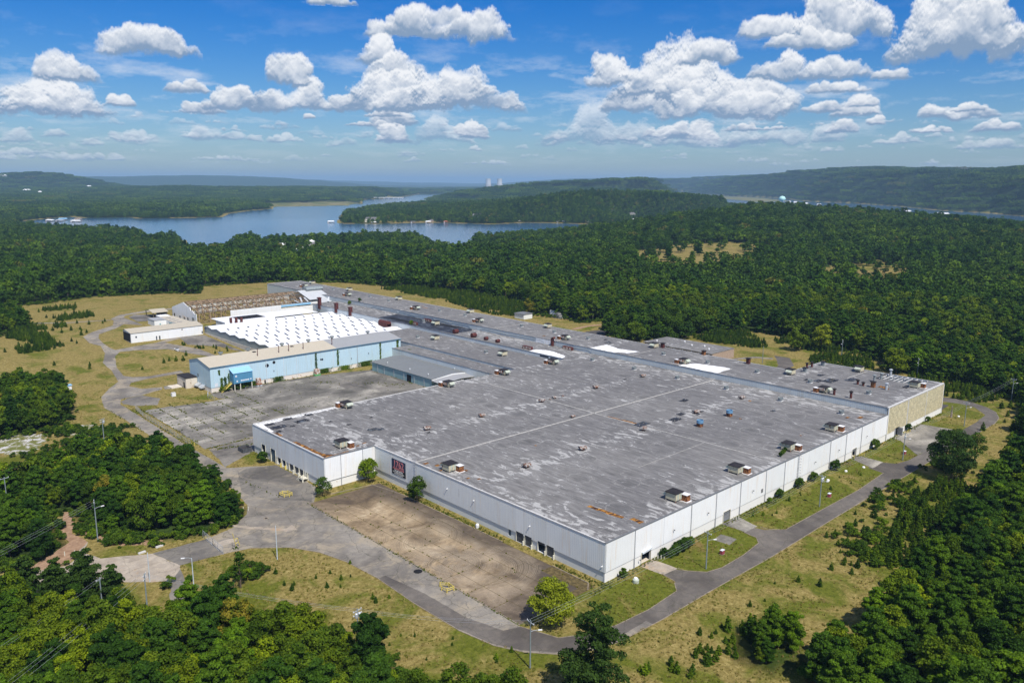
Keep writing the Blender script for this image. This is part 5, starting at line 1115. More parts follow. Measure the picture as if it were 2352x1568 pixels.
def place_all(proto, spots, labels, group, sc=None):
    """first spot takes the proto itself, the others get copies; label is a function of the spot"""
    kids = list(proto.children); KIDS[proto.name] = kids
    for i, s in enumerate(spots):
        x, y, z, rz = s[:4]; k = s[4] if len(s) > 4 else (sc or 1.0)
        lab = labels[i] if isinstance(labels, (list, tuple)) else labels
        if i == 0:
            o = proto; o.location = (x, y, z); o.rotation_euler = (0, 0, rz); o.scale = (k, k, k) if not hasattr(k, '__len__') else k; o['label'] = lab; o['group'] = group
        else:
            o = proto.copy(); COL.objects.link(o); o.location = (x, y, z); o.rotation_euler = (0, 0, rz); o.scale = (k, k, k) if not hasattr(k, '__len__') else k
            o['label'] = lab; o['group'] = group
            for c in kids:
                d = c.copy(); COL.objects.link(d); d.parent = o
                for g in c.children: e = g.copy(); COL.objects.link(e); e.parent = d
ordn = ['nearest', 'second', 'third', 'fourth', 'fifth', 'sixth', 'seventh', 'eighth', 'ninth', 'tenth', 'eleventh', 'twelfth', 'thirteenth', 'fourteenth', 'fifteenth', 'sixteenth']
P2 = math.pi
front = [(3.3,60,HR,0)]+[(x, 4.0, HR, 0) for x in (32.6,62.1,91.7,120.6)]
back = [(16.3,137.3,HR,P2),(63,136.6,HR,P2),(93.4,136.8,HR,P2),(123.6,137,HR,P2)]
labs = ['orange rusted cabinet unit at the left roof edge beside the long pale joint']+[f'rusty black topped unit along the sunny roof edge, {o} from the near corner' for o in ('first', 'second', 'third', 'fourth')]
labs += [f'hooded cream unit on the big roof\'s rear edge, {o} from the left' for o in ('first', 'second', 'third', 'fourth')]
spots = front+back+[(-8.4,98.5,HR,0)]; labs += ['pale green unit with orange rusty box above the inner corner of the white wall']
hx = [(161.1,164.7),(162,232.4),(163.1,293.9),(164,374.7),(165.2,437.4),(159.8,91.8),(157.9,26.4)]
hx = sorted(hx, key=lambda q: q[1]); spots += [(x, y, HH, P2) for x, y in hx]; labs += [f'rusty unit on the tall roof\'s inner edge, {ordn[i] if i else "closest"} from the louvred end' for i in range(len(hx))]
hy = [(192.4,3.1),(205.2,32.2),(177.1,49.2),(179.9,121.6),(180.2,193.8),(181.5,261),(182.2-1.2,335.3),(181,397.4),(181,451)]
spots += [(x-(2 if x > 200 else .5), y+(1.5 if y < 10 else 0), HH, P2*.5 if y > 5 else 0) for x, y in hy]; labs += [f'cream unit on the tall roof\'s outer edge, {ordn[i] if i else "closest"} from the louvred end' for i in range(len(hy))]
spots += [(148,253,HR,P2*.5),(126,224.9,8,P2*.5),(125.5,171.1,8,P2*.5)]; labs += ['rusted unit standing on the burnt black roof felt', 'long rusted unit on the streaked inner roof, the farther one', 'long rusted unit on the streaked inner roof, the nearer one']
place_all(roof_unit(), spots, labs, 'rusty rooftop air units')
# drum vents
t = thing('drum_vent', 'x', 'roof vent')
mb = MB(); mb.lathe([(.62,0),(.62,.45),(.9,.55),(1.0,1.35),(.86,1.35),(.8,.8),(0,.8)], 16); part('drum', mb, M['galv'], t, smooth=False)
mb = MB(); mb.box(-.8,.8,-.8,.8,0,.14); part('curb', mb, M['flash'], t)
dv = [(142.3,y,HR,0) for y in (11.5,35,58.4,81.9,104.7,129.0)]
lv = [f'drum vent below the strip wall, {ordn[i] if i else "closest"} from the sunny wall' for i in range(6)]
hv = [(168,y,HH,0) for y in (13.1,36.5,60,84.2,108.1)]+[(170.4,y,HH,0) for y in (156.7,180.6,205.6,254.3,278.6,333.7)]+[(172.5,359.3,HH,0),(172.7,408.3,HH,0)]
lv += [f'drum vent along the tall roof, {ordn[i] if i else "closest"} from the louvred end' for i in range(len(hv))]
dv += hv+[(122.7,181.1,8,0),(121.2,235.1,8,0),(146.9,264.1,HR,0)]; lv += ['small grey drum vent on the streaked inner roof, nearer one', 'small grey drum vent on the streaked inner roof, farther one', 'small grey drum vent in the burnt roof felt']
place_all(t, dv, lv, 'grey drum vents')
# hooded relief vents
t = thing('hooded_vent', 'x', 'roof vent')
mb = MB(); n = 9; vs = []
for x in (-1.15, 1.15):
    vs += [(x, 1.0*math.cos(a), .62+.62*math.sin(a)) for a in [math.pi*i/(n-1) for i in range(n)]]
mb.add(vs, [(i, i+1, n+i+1, n+i) for i in range(n-1)]+[tuple(range(n))[::-1], tuple(range(n, 2*n)), (0, n, 2*n-1, n-1)]); part('hood', mb, M['silver'], t)
mb = MB(); mb.box(-.6,.6,-.6,.6,0,.62); part('neck', mb, M['maroon'], t)
hvs = [(21.3,47.9),(44.7,47.3),(74.5,47.1),(104.7,47.1),(134.1,46.6),(21.9,95.7),(45,94.8),(74.3,94.5),(104.7,94.3),(134.3,93.8),(68,73),(81.6,94.8),(79,94.8),(86,94.7)]
lab = [f'rusty hood vent in the big roof\'s front row, {o} from the left' for o in ordn[1:6]]+[f'rusty hood vent in the big roof\'s rear row, {o} from the left' for o in ordn[1:6]]+['small pale hood vent just above the long roof joint', 'upright rusty box vent in the debris beside the roof joint', 'small rusty cap close to the crossing roof joint', 'tiny rusty cap right of the upright rusty vent']
lab = [l.replace('second from', 'first from').replace('third from', 'second from').replace('fourth from', 'third from').replace('fifth from', 'fourth from').replace('sixth from', 'fifth from') for l in lab]
place_all(t, [(x, y, HR, random.uniform(-.5, .5), 1.0 if i < 10 else (.75 if i < 12 else .4)) for i, (x, y) in enumerate(hvs)], lab, 'rusty hooded roof vents')
for i, (x_, y_) in enumerate([(92,36.9),(110.1,36.9)]):
    t = thing('blue_drum_vent', ['blue steel drum vent on a rusty neck, nearer of the two', 'blue steel drum vent on a rusty neck, farther of the two'][i], 'roof vent', (x_, y_, HR), 0, 'blue drum vents')
    mb = MB(); mb.lathe([(1.0,1.2),(1.15,1.3),(1.15,2.3),(1.0,2.3),(.95,1.7),(0,1.7)], 18); part('drum', mb, M['blue_drum'], t)
    mb = MB(); mb.box(-.8,.8,-.8,.8,0,1.2); part('neck', mb, M['rust_or'], t)
for i, (x_, y_, h_, m_, nm, lb) in enumerate([(157.1,15,2.4,'maroon','s','brown flue by the strip wall edge, nearer the louvres'),(157.1,21.4,2.2,'maroon','s','brown flue by the strip wall edge, farther from the louvres'),(179.8,16.5,2.2,'rust_or','b','square rusty stack with flat cap amid the tall roof'),(179.9,11.4,2.3,'galv_lt','s','shiny silver flue with conical cap on the tall roof'),
        (179.2,20.1,1.2,'maroon','s','short dark mushroom flue on the tall roof'),(179.9,22.6,1.6,'maroon','s','thin dark flue left of the mushroom flue'),(189.6,20.2,2.4,'galv','s','grey flue behind the square rusty stack'),(195.8,20,2.2,'galv','s','grey flue beside the roof hole'),(205.6,20.2,2.2,'galv_lt','s','silver flue past the roof hole near the outer edge'),
        (191.1,49.7,2.2,'maroon','s','dark flue at the rear left edge of the tall roof'),(195.4,49.6,2.0,'maroon','s','dark flue right of its twin at the rear left edge'),(201.7,47.7,1.8,'galv','b','grey vent box with dark lid near the rear corner'),(184.6,47.2,1.8,'galv','b','grey vent box with dark lid beside the cream unit'),
        (182,95.6,1.9,'rust_or','b','rusty box on the roof edge before the derelict office'),(180.8,71.8,2.4,'maroon','b','maroon box stack on the roof edge before the winding road'),(181.3,118.4,2.2,'maroon','b','maroon box stack beside the unit near the derelict office')]):
    t = thing('roof_stack', lb, 'flue', (x_, y_, HH), 0, 'stacks on the tall hall roof')
    mb = MB()
    if nm == 's': mb.lathe([(.45,0),(.45,h_)], 10); part('pipe', mb, M[m_], t); mb = MB(); mb.lathe([(.75,h_),(.78,h_+.25),(0,h_+.6)], 10); part('cap', mb, M[m_ if m_ != 'maroon' else 'unit_top'], t)
    else: mb.box(-.7,.7,-.7,.7,0,h_); part('pipe', mb, M[m_], t); mb = MB(); mb.box(-1.0,1.0,-1.0,1.0,h_,h_+.2); part('cap', mb, M['unit_top'], t)
for i, (x_, y_, z_, s_, lb) in enumerate([(142.5,190,HR,1.0,'first maroon scoop vent from the right, behind the low strip wall'),(142.5,199,HR,1.0,'second maroon scoop vent from the right, behind the low strip wall'),(142.5,209,HR,1.35,'third maroon scoop vent from the right, behind the low strip wall'),(142.5,224,HR,1.35,'leftmost maroon scoop vent behind the low strip wall')]):
    t = thing('scoop_vent', lb, 'roof vent', (x_-4, y_, z_), 0, 'maroon scoop vents')
    mb = MB(); mb.tube((-1*s_,0,.9*s_),(1*s_,0,.9*s_),.9*s_,n=12); part('scoop', mb, M['maroon'], t)
for i, (x_, y_, lb) in enumerate([(138.5,168,'maroon louvre box trio on the low roof before the white membrane'),(152.5,154,'maroon louvre box trio standing against the strip wall'),(150.5,265,'maroon box at the far end of the burnt roof'),(138.5,262,'long maroon box at the near left of the burnt roof')]):
    t = thing('louvre_box', lb, 'roof vent', (x_, y_, HR), 0, 'maroon louvre boxes')
    for j in range(3): mb = MB(); mb.box(-.7,.7,-3+j*2.1,-1.1+j*2.1,0,1.5); part('box_section', mb, M['maroon'], t); mb = MB(); mb.box(-.74,-.7,-2.8+j*2.1,-1.3+j*2.1,.2,1.3); part('louvre_panel', mb, M['rust_white'], t)
t = thing('tall_flue', 'tall maroon flue with bent top against the strip wall beside the white panel', 'flue', (153.0,165.2,HR))
mb = MB(); mb.box(-.6,.6,-.6,.6,0,4.0); part('pipe', mb, M['maroon'], t); mb = MB(); mb.bar((0,0,3.9),(0,-1.4,4.4),1.2,1.0); part('bent_top', mb, M['maroon'], t)

# ------------------------------------------------------------------ sign, ladders
t = thing('banner_sign', 'large dark banner with pink 1762 and small white lettering on the left wall', 'sign', (-0.14, 80.85, 3.5))
mb = MB(); mb.box(-.05, 0, -3.5, 3.5, 0, 4.8); part('panel', mb, M['banner'], t)
def text(body, size, y, z, m_, bold=1.0, sx=1.0, off=0.0):
    c = bpy.data.curves.new('lettering', 'FONT'); c.body = body; c.size = size; c.align_x = 'CENTER'; c.extrude = 0.01; c.offset = off; c.materials.append(M[m_])
    tmp = put('tmp_text', c); bpy.context.view_layer.update()
    me = bpy.data.meshes.new_from_object(tmp.evaluated_get(bpy.context.evaluated_depsgraph_get())); bpy.data.objects.remove(tmp)
    me.materials.clear(); me.materials.append(M[m_])
    o = put('lettering', me, t, (-0.075, y, z)); o.rotation_euler = (R(90), 0, R(-90)); o.scale = (sx, bold, 1); return o
text('1762', 2.9, 0, 2.45, 'pink', 1.0, .92, .05); text('Industrial Center', .95, 0, 1.72, 'pink', 1, .88, .012)
text('Tel. (256) 228-6833', .62, 0, 1.13, 'white', 1, .9, .008); text('E-mail: info@1762center.com', .55, 0, .62, 'white', 1, .9, .006); text('www.1762center.com', .55, 0, .14, 'white', 1, .9, .006)
def cage_ladder(loc, rz, lb, H_):
    t = thing('cage_ladder', lb, 'ladder', loc, rz, 'caged roof ladders')
    for s in (-.25,.25): mb = MB(); mb.tube((s,-.2,.2),(s,-.2,H_+1.2),.035,n=6); part('rail', mb, M['pipe'], t)
    mb = MB()
    for i in range(int(H_*2.6)): mb.bar((-.25,-.2,.5+i*.38),(.25,-.2,.5+i*.38),.03)
    o = part('rung_set', mb, M['pipe'], t); o['kind'] = 'stuff'
    for i in range(int((H_-2.4)/.9)+2):
        mb = MB(); pts = [(math.cos(a)*.42, -.2-.42-.42*math.sin(a)) for a in [math.pi*k/8 for k in range(9)]]; z_ = 2.6+i*.9
        pts = [(-.42,-.2)]+[(-p[0], p[1]) for p in pts]+[(.42,-.2)]
        for p, q in zip(pts[:-1], pts[1:]): mb.bar((*p, z_), (*q, z_), .05)
        part('cage_hoop', mb, M['pipe'], t)
cage_ladder((89.2,-.1,0), 0, 'tall caged ladder up the sunlit white wall to the roof', 10.4)
cage_ladder((-.15,72.1,0), R(-90), 'caged ladder on the shaded wall beside the dark banner', 10.8)

# ------------------------------------------------------------------ poles and wires
def pole_body(t, H_, r=.16, m_='pole'): mb = MB(); mb.tube((0,0,0),(0,0,H_),r,r*.62,n=10); part('shaft', mb, M[m_], t)
def cross(t, z_, L=2.2, rz=0.0, ins=3):
    c, s = math.cos(rz), math.sin(rz); mb = MB(); mb.bar((-L/2*c,-L/2*s,z_),(L/2*c,L/2*s,z_),.11,.13); b = part('crossarm', mb, M['galv_lt'], t)
    for k_ in range(ins): u = (k_/(ins-1)-.5)*L*.92; mb = MB(); mb.lathe([(.05,0),(.09,.12),(.04,.22)], 6, (u*c,u*s,z_+.06)); part('insulator', mb, M['white'], b)
def lamp(t, z_, ang, L=1.6):
    c, s = math.cos(ang), math.sin(ang); mb = MB(); mb.bar((0,0,z_),(c*L*.5,s*L*.5,z_+.22),.07); mb.bar((c*L*.5,s*L*.5,z_+.22),(c*L,s*L,z_+.22),.07); a = part('lamp_arm', mb, M['galv_lt'], t)
    mb = MB(); mb.box(-.38,.38,-.13,.13,-.07,.09); o = part('lamp_head', mb, M['white'], a); o.location = (c*(L+.25), s*(L+.25), z_+.2); o.rotation_euler = (0,0,ang)
def transformer(t, z_, x, y): mb = MB(); mb.lathe([(0,0),(.28,0),(.3,.08),(.3,.85),(.2,.95),(0,.95)], 12, (x,y,z_)); part('transformer', mb, M['galv_lt'], t)
RP = [(-35.7,-12.05,10,0),(23.1,-11.9,9.6,0),(79.4,-12.3,9.6,2),(137.3,-12.6,9.6,1),(194.4,-12.9,9.6,0),(249.8,-13.4,9.8,0)]
rl = ['utility pole with lamp in the grass at the near road bend', 'utility pole with lamp opposite the nearest sunny wall door', 'utility pole carrying two grey transformers beside the straight road', 'utility pole near the big leafy tree by the louvred end', 'utility pole on the grass inside the far road loop', 'utility pole against the dark wood beyond the road loop']
for (x_, y_, h_, tr), lb in zip(RP, rl):
    t = thing('utility_pole', lb, 'utility pole', (x_, y_, 0), 0, 'utility poles along the perimeter road'); pole_body(t, h_); cross(t, h_-.5, 2.3, R(80)); lamp(t, h_-2.4, R(-35))
    for j in range(tr): transformer(t, h_-1.9, .35*(1 if j else -1), -.25)
def pl(loc, h_, lb, nm='utility_pole', steel=False, arms=1, lampang=None, tr=0, rz=0.6):
    t = thing(nm, lb, 'lamp post' if steel and lampang is not None else ('utility pole' if nm == 'utility_pole' else 'pole'), (*loc, hs(*loc))); pole_body(t, h_, .13 if steel else .17, 'steel_pole' if steel else 'pole')
    for j in range(arms): cross(t, h_-.4-.8*j, 2.2, rz)
    if lampang is not None: lamp(t, h_-.1 if steel else h_-2.2, lampang)
    for j in range(tr): transformer(t, h_-1.7, .35*(1-2*j), -.2)
pl((-52.6,183.2), 9.3, 'tall utility pole rising behind the left wood near pale rubble', arms=2, tr=1)
pl((-78.6,101.3), 11.2, 'tall utility pole with lamp at the corner of the sandy road mouth', arms=1, lampang=R(0), rz=1.3)
pl((-82.2,55.4), 10.0, 'utility pole standing in the near left wood below the road mouth', arms=2, rz=1.0)
pl((-89,62), 9.0, 'slim utility pole among the near left trees, left of its neighbour', arms=1)
pl((-57.5,13.0), 10.2, 'utility pole with crowded crossarms and transformer above the near trees', arms=2, tr=2, rz=0.2)
pl((-91.3,135.8), 11.0, 'utility pole with wide crossarm at the left picture edge', arms=1, rz=0.2)
pl((-70.8,59.5), 8.2, 'pale steel lamp post on the grass beside the side road', 'lamp_post', True, 0, R(150))
pl((-76.4,71.0), 7.2, 'bare pale steel pole at the edge of the sandy road mouth', 'steel_pole', True, 0)
pl((-49.7,61.5), 8.8, 'tall white steel pole on the grass below the pale concrete strip', 'steel_pole', True, 0)
pl((280.2,74.9), 9.6, 'distant utility pole among young trees beyond the tall hall', arms=2, lampang=R(190))
pl((265.4,30.9), 9.0, 'distant utility pole with lamp before the dark wood on the right', arms=1, lampang=R(190))
pl((236.2,95.9), 9.0, 'dark bare utility pole beside the winding far road', arms=0)
def wire(nm, a, b, lb, n=3, spread=.75, sag=.6, rz=1.4):
    mb = MB(); c, s = math.cos(rz), math.sin(rz)
    for k_ in range(n):
        u = (k_-(n-1)/2)*spread; A = Vector((a[0]+u*c, a[1]+u*s, a[2])); B_ = Vector((b[0]+u*c, b[1]+u*s, b[2])); P_ = None
        for i in range(13):
            t_ = i/12; p = A.lerp(B_, t_); p.z -= 4*sag*t_*(1-t_)*(1 if k_ % 2 else 1.15)
            if P_ is not None: mb.bar(P_, p, .018)
            P_ = p
    o = part(nm, mb, M['galv_lt'], None); tag(o, lb, 'power line', 'overhead wires'); return o
wl = ['wires over the grass between the near bend pole and the first roadside pole', 'wires along the sunny wall towards the transformer pole', 'wires along the straight road past the transformer pole', 'wires past the big leafy tree', 'wires over the far road loop']
for i in range(5): wire('power_line', (RP[i][0], RP[i][1], RP[i][2]-.35), (RP[i+1][0], RP[i+1][1], RP[i+1][2]-.35), wl[i])
wire('power_line', (-57.5,13.0,9.9), (-35.7,-12.05,9.6), 'wires over the near road between two poles on the grass')
wire('power_line', (-82.2,55.4,9.7), (-57.5,13.0,9.9), 'wires above the near left trees towards the crowded pole')
wire('power_line', (-78.6,101.3,10.8), (-125,72,10.5), 'wires from the road mouth pole to the left picture edge', n=3, rz=2.1, spread=1.1)
wire('power_line', (-82.2,55.4,9.7), (-125,22,9.5), 'wires crossing the near left trees down to the picture corner', n=3, rz=2.1, spread=1.1)
wire('power_line', (-89,62,8.7), (-125,36,9.5), 'thin wires left of the others over the near trees', n=2, rz=2.1)

# ------------------------------------------------------------------ street furniture and bits
def bollards(pts, m_, lb, grp, h_=1.1):
    me = None
    for i, (x_, y_) in enumerate(pts):
        if me is None: mb = MB(); mb.lathe([(0,0),(.11,0),(.11,h_),(.06,h_+.07),(0,h_+.08)], 8); me = mb.mesh('bollard', M[m_])
        o = put('bollard', me, None, (x_, y_, hs(x_, y_))); tag(o, lb+(f', {ordn[i+1] if i else "first"} from the left' if len(pts) > 1 else ''), 'bollard', grp)
bollards([(17.6,-.9),(18.5,-1.2),(19.4,-1.5),(20.2,-1.8)], 'post_cream', 'cream bollard by the nearest open door', 'bollards by the nearest sunny door')
bollards([(52.9,-.9),(53.7,-1.2),(54.5,-1.5)], 'post_cream', 'cream bollard by the grey roller door', 'bollards by the grey roller door')
bollards([(130.5,-1),(131.2,-1.3),(131.9,-1.6),(132.6,-1.9),(127,-.8)], 'yellow', 'yellow bollard at the far open door', 'bollards by the far door')
bollards([(165.8+i*1.1,-1.4-.1*i) for i in range(6)], 'yellow', 'yellow bollard before the louvred wall', 'bollards by the louvred wall')
bollards([(-42.7,95.2),(-41.6,94.4)], 'post_cream', 'cream bollard at the weedy tip of the left wood', 'bollards at the wood tip')
bollards([(-30.9,163.4),(-31.2,160.4),(-30.2,160.2)], 'yellow', 'yellow bollard at the courtyard corner by the fence', 'bollards at the courtyard corner')
bollards([(-85,97.4),(-87,98.4)], 'post_cream', 'pale post beside the old drive left of the sandy mouth', 'posts by the old drive')
def barrier(loc, rz, lb, poly):
    t = thing('guard_rail', lb, 'railing', loc, rz, 'yellow guard rails')
    for i, (x_, y_) in enumerate(poly): mb = MB(); mb.box(x_-.09,x_+.09,y_-.09,y_+.09,0,1.15); part('post', mb, M['yellow'], t)
    for p, q in zip(poly[:-1], poly[1:]):
        for z_ in (.55,1.0): mb = MB(); mb.bar((*p,z_),(*q,z_),.10,.14); part('rail', mb, M['yellow'], t)
barrier((-28.8,97.6,0), 0, 'yellow rail enclosure on the asphalt before the dock doors', [(-1.4,.9),(-.9,-1.2),(.4,-1.9),(1.5,-1.4),(1.2,.6),(-.1,1.3),(-1.4,.9)])
barrier((-28.7,22.3,0), 0, 'yellow rail on the kerb between road and brown apron', [(-.2,1.9),(1.2,.4),(1.0,-1.6),(-.8,-1.4),(-1.0,.3)])
def box_thing(nm, lb, cat, x_, y_, parts_, grp=None, rz=0.0):
    t = thing(nm, lb, cat, (x_, y_, hs(x_, y_)), rz, grp)
    for pn, b_, m_ in parts_: mb = MB(); mb.box(*b_); part(pn, mb, M[m_], t)
    return t
for x_, y_, lb in [(32.7,-10.2,'faded red utility box between the first roadside pole and the road'),(88.3,-10.9,'faded red utility box with white lid beyond the transformer pole'),(144.2,-10.5,'dark red utility box on the grass before the louvred end')]:
    box_thing('utility_box', lb, 'utility box', x_, y_, [('cabinet', (-.55,.55,-.35,.35,.1,1.1), 'red_box'), ('lid', (-.6,.6,-.4,.4,1.1,1.18), 'pale_panel'), ('base', (-.65,.65,-.45,.45,0,.1), 'kerb')], 'red utility boxes')
for x_, y_, lb in [(100.8,-4.5,'white valve dome on the grass, nearest the sunny wall ladder'),(112.8,-4.6,'white valve dome on the grass between its two neighbours'),(120.6,-6.9,'white valve dome beside the far door drive'),(206.7,-6.9,'white valve dome by the dead tree inside the road loop')]:
    t = thing('valve_dome', lb, 'valve cover', (x_, y_, 0), 0, 'white valve domes'); mb = MB(); mb.lathe([(.45,0),(.46,.28),(.34,.45),(0,.52)], 12); part('dome', mb, M['white'], t, smooth=True)
t = thing('pale_tank', 'pale green round tank standing on the grass by the near corner', 'tank', (5.5,-4.7,0)); mb = MB(); mb.lathe([(.75,0),(.75,.75),(.5,1.0)], 16); part('shell', mb, M['palegreen'], t); mb = MB(); mb.lathe([(.5,1.0),(.42,1.2),(.36,1.0),(0,.95)], 14); part('neck', mb, M['flash'], t)
t = thing('wall_tank', 'small pale tank in the weeds before the shaded wall', 'tank', (-1.9,42.6,0)); mb = MB(); mb.lathe([(.5,0),(.5,.9),(.35,1.15),(0,1.2)], 14); part('shell', mb, M['flash'], t)
box_thing('white_block', 'small white concrete block on the grass before the blue gable', 'concrete block', -10.5, 231.8, [('block', (-.8,.8,-.7,.7,0,1.5), 'flash'), ('cap', (-.85,.85,-.75,.75,1.5,1.58), 'coping_pale')])
box_thing('white_kiosk', 'small white kiosk half hidden by the left cluster of trees', 'kiosk', -41, 270.5, [('wall', (-1,1,-1,1,0,2.6), 'white'), ('roof', (-1.25,1.25,-1.25,1.25,2.6,2.85), 'blue_lt')])
t = thing('boat', 'abandoned white motor boat lying on the grass by the curved track', 'boat', (24.5,319.5,hs(24.5,319.5)), R(-100))
mb = MB(); sec = [(-3.2,1.0,.75),(-1.5,1.15,.8),(.5,1.1,.85),(2.2,.75,.95),(3.4,.05,1.1)]; vs = []
for x_, w_, h_ in sec: vs += [(x_,-w_,h_),(x_,-w_*.75,.15),(x_,0,.0),(x_,w_*.75,.15),(x_,w_,h_)]
fs = [(i*5+j,(i+1)*5+j,(i+1)*5+j+1,i*5+j+1) for i in range(4) for j in range(4)]+[(0,1,2,3,4)]; mb.add(vs, fs); part('hull', mb, M['white'], t)
mb = MB(); mb.add([(.4,-1.05,.86),(2.2,-.72,.96),(3.3,0,1.08),(2.2,.72,.96),(.4,1.05,.86)], [(0,1,2,3,4)]); part('deck', mb, M['white'], t)
mb = MB(); mb.box(-2.8,.3,-.85,.85,.3,.42); part('cockpit_floor', mb, M['door_grey'], t); mb = MB(); mb.box(-.9,-.2,-.6,.6,.42,1.0); part('seat', mb, M['blue_drum'], t); mb = MB(); mb.bar((.35,-.8,1.2),(.35,.8,1.2),.05,.5); part('windscreen', mb, M['glass'], t)
t = box_thing('rusty_hopper', 'rust stained white hopper with two feet beside the blue box room', 'hopper', 24.3, 223.8, [('bin', (-.9,.9,-.9,.9,1.2,3.6), 'rust_white'), ('chute', (-1.2,1.2,-1.1,1.1,.7,1.3), 'rust_or'), ('foot', (-1.2,-.2,-1.2,.2,0,.8), 'galv_lt'), ('foot', (.2,1.2,-1.2,.2,0,.8), 'galv_lt')])
box_thing('green_bin', 'rusty cabinet on a green base against the blue hall', 'cabinet', 54, 224.4, [('cabinet', (-1.2,1.2,-.8,.8,.8,3.2), 'rust_white'), ('base', (-1.4,1.4,-1,1,0,.8), 'green')])
box_thing('skip', 'open dark steel skip beside the left corner of the dock block', 'skip', -19.8, 143.2, [('side', (-1.6,-1.5,-2,2,0,1.5), 'door_grey'), ('side', (1.5,1.6,-2,2,0,1.5), 'door_grey'), ('end', (-1.5,1.5,-2,-1.9,0,1.5), 'door_grey'), ('end', (-1.5,1.5,1.9,2,0,1.5), 'door_grey'), ('base', (-1.5,1.5,-1.9,1.9,0.02,.12), 'rust_or')])
t = thing('drain_pit', 'broken drain pit with dark weeds in the near road', 'drain', (-28.2,33.5,0)); mb = MB(); mb.lathe([(0,.03),(.5,.03),(.9,.02),(1.1,.045)], 9); part('rim', mb, M['dark'], t)
t = thing('manhole', 'dark round manhole in a pale patch before the dock yard', 'manhole', (-40.4,86.2,0)); mb = MB(); mb.lathe([(0,.05),(.35,.05),(.38,.04)], 12); part('cover', mb, M['dark'], t); mb = MB(); mb.lathe([(.38,.035),(.8,.03)], 9); part('collar', mb, M['kerb'], t)
# entrance gate and fences
def fence(nm, pts, lb, cat, h_=1.9, m_='galv_lt', n=6, mesh=True, post_m='pipe'):
    t = thing(nm, lb, cat, (*pts[0], hs(*pts[0]))); o0 = Vector((*pts[0], 0))
    for p, q in zip(pts[:-1], pts[1:]):
        P_ = Vector((*p,0))-o0; Q = Vector((*q,0))-o0; L = (Q-P_).length; k_ = max(1, int(L/3.0))
        for i in range(k_+1): u = P_.lerp(Q, i/k_); mb = MB(); mb.tube((u.x,u.y,0),(u.x,u.y,h_),.045,n=6); part('post', mb, M[post_m], t)
        mb = MB(); mb.bar((P_.x,P_.y,h_-.05),(Q.x,Q.y,h_-.05),.05); mb.bar((P_.x,P_.y,.1),(Q.x,Q.y,.1),.03)
        part('rail', mb, M[m_], t)['kind'] = 'stuff'
        if mesh:
            mb = MB(); d = (Q-P_).normalized(); s_ = .45; i = 0.0
            while i < L:
                a = P_+d*i; e = min(L, i+h_); b_ = P_+d*e
                mb.bar((a.x,a.y,.1),(b_.x,b_.y,.1+(e-i)*.92),.014); mb.bar((a.x,a.y,h_-.1),(b_.x,b_.y,h_-.1-(e-i)*.92),.014); i += s_
            part('wire_mesh', mb, M[m_], t)['kind'] = 'stuff'
    return t
fence('entrance_gate', [(-58.0,85.6),(-58.1,79.3),(-58.2,73.0)], 'grey wire gate closed across the entrance road', 'gate', 2.1)
fence('chain_fence', [(-29.4,222),(-31.0,207),(-31.0,183),(-31.3,169),(-31.0,162)], 'rusty wire fence between the left road and the slab courtyard', 'fence', 1.9, 'pipe', mesh=True)
fence('chain_fence', [(2.2,226),(-1,219),(0,214)], 'short wire fence at the corner of the blue hall', 'fence', 2.0)
fence('chain_fence', [(15.5,218.3),(20.5,217)], 'short wire fence piece on the slabs before the blue hall', 'fence', 2.2)
fence('chain_fence', [(-27,152.6),(-17,148.5),(-14,150)], 'low wire fence in the weeds between lane and courtyard', 'fence', 1.6, 'pipe', mesh=False)
t = thing('gate_boom', 'tall yellow ladder shaped gate frame behind the wire gate', 'gate frame', (-53.6,74.7,0), .4)
for a, b_ in [((-.6,0,0),(-1.6,0,4.2)),((.5,0,0),(-.1,0,2.4)),((-1.0,0,2.4),(-.1,0,2.4)),((-.7,0,1.2),(.3,0,1.2))]: mb = MB(); mb.bar(a, b_, .12); part('bar', mb, M['yellow'], t)
t = thing('pipe_rack', 'two yellow marker posts leaning in the near grass', 'marker posts', (-40.2,-19.6,0))
for a, b_ in [((0,0,0),(-.3,.6,2.0)),((.9,-.5,0),(.6,.4,2.2))]: mb = MB(); mb.tube(a, b_, .07, n=6); part('post', mb, M['yellow'], t)
for i, (x_, y_) in enumerate([(-72.6,87.3),(-68.2,87.9)]): box_thing('kerb_block', ['grey concrete block on the verge of the entrance road, left one', 'grey concrete block on the verge of the entrance road, right one'][i], 'concrete block', x_, y_, [('block', (-.9,.9,-.3,.3,0,.35), 'coping_pale')], 'verge blocks', .1)
print('furniture', len(bpy.data.objects))

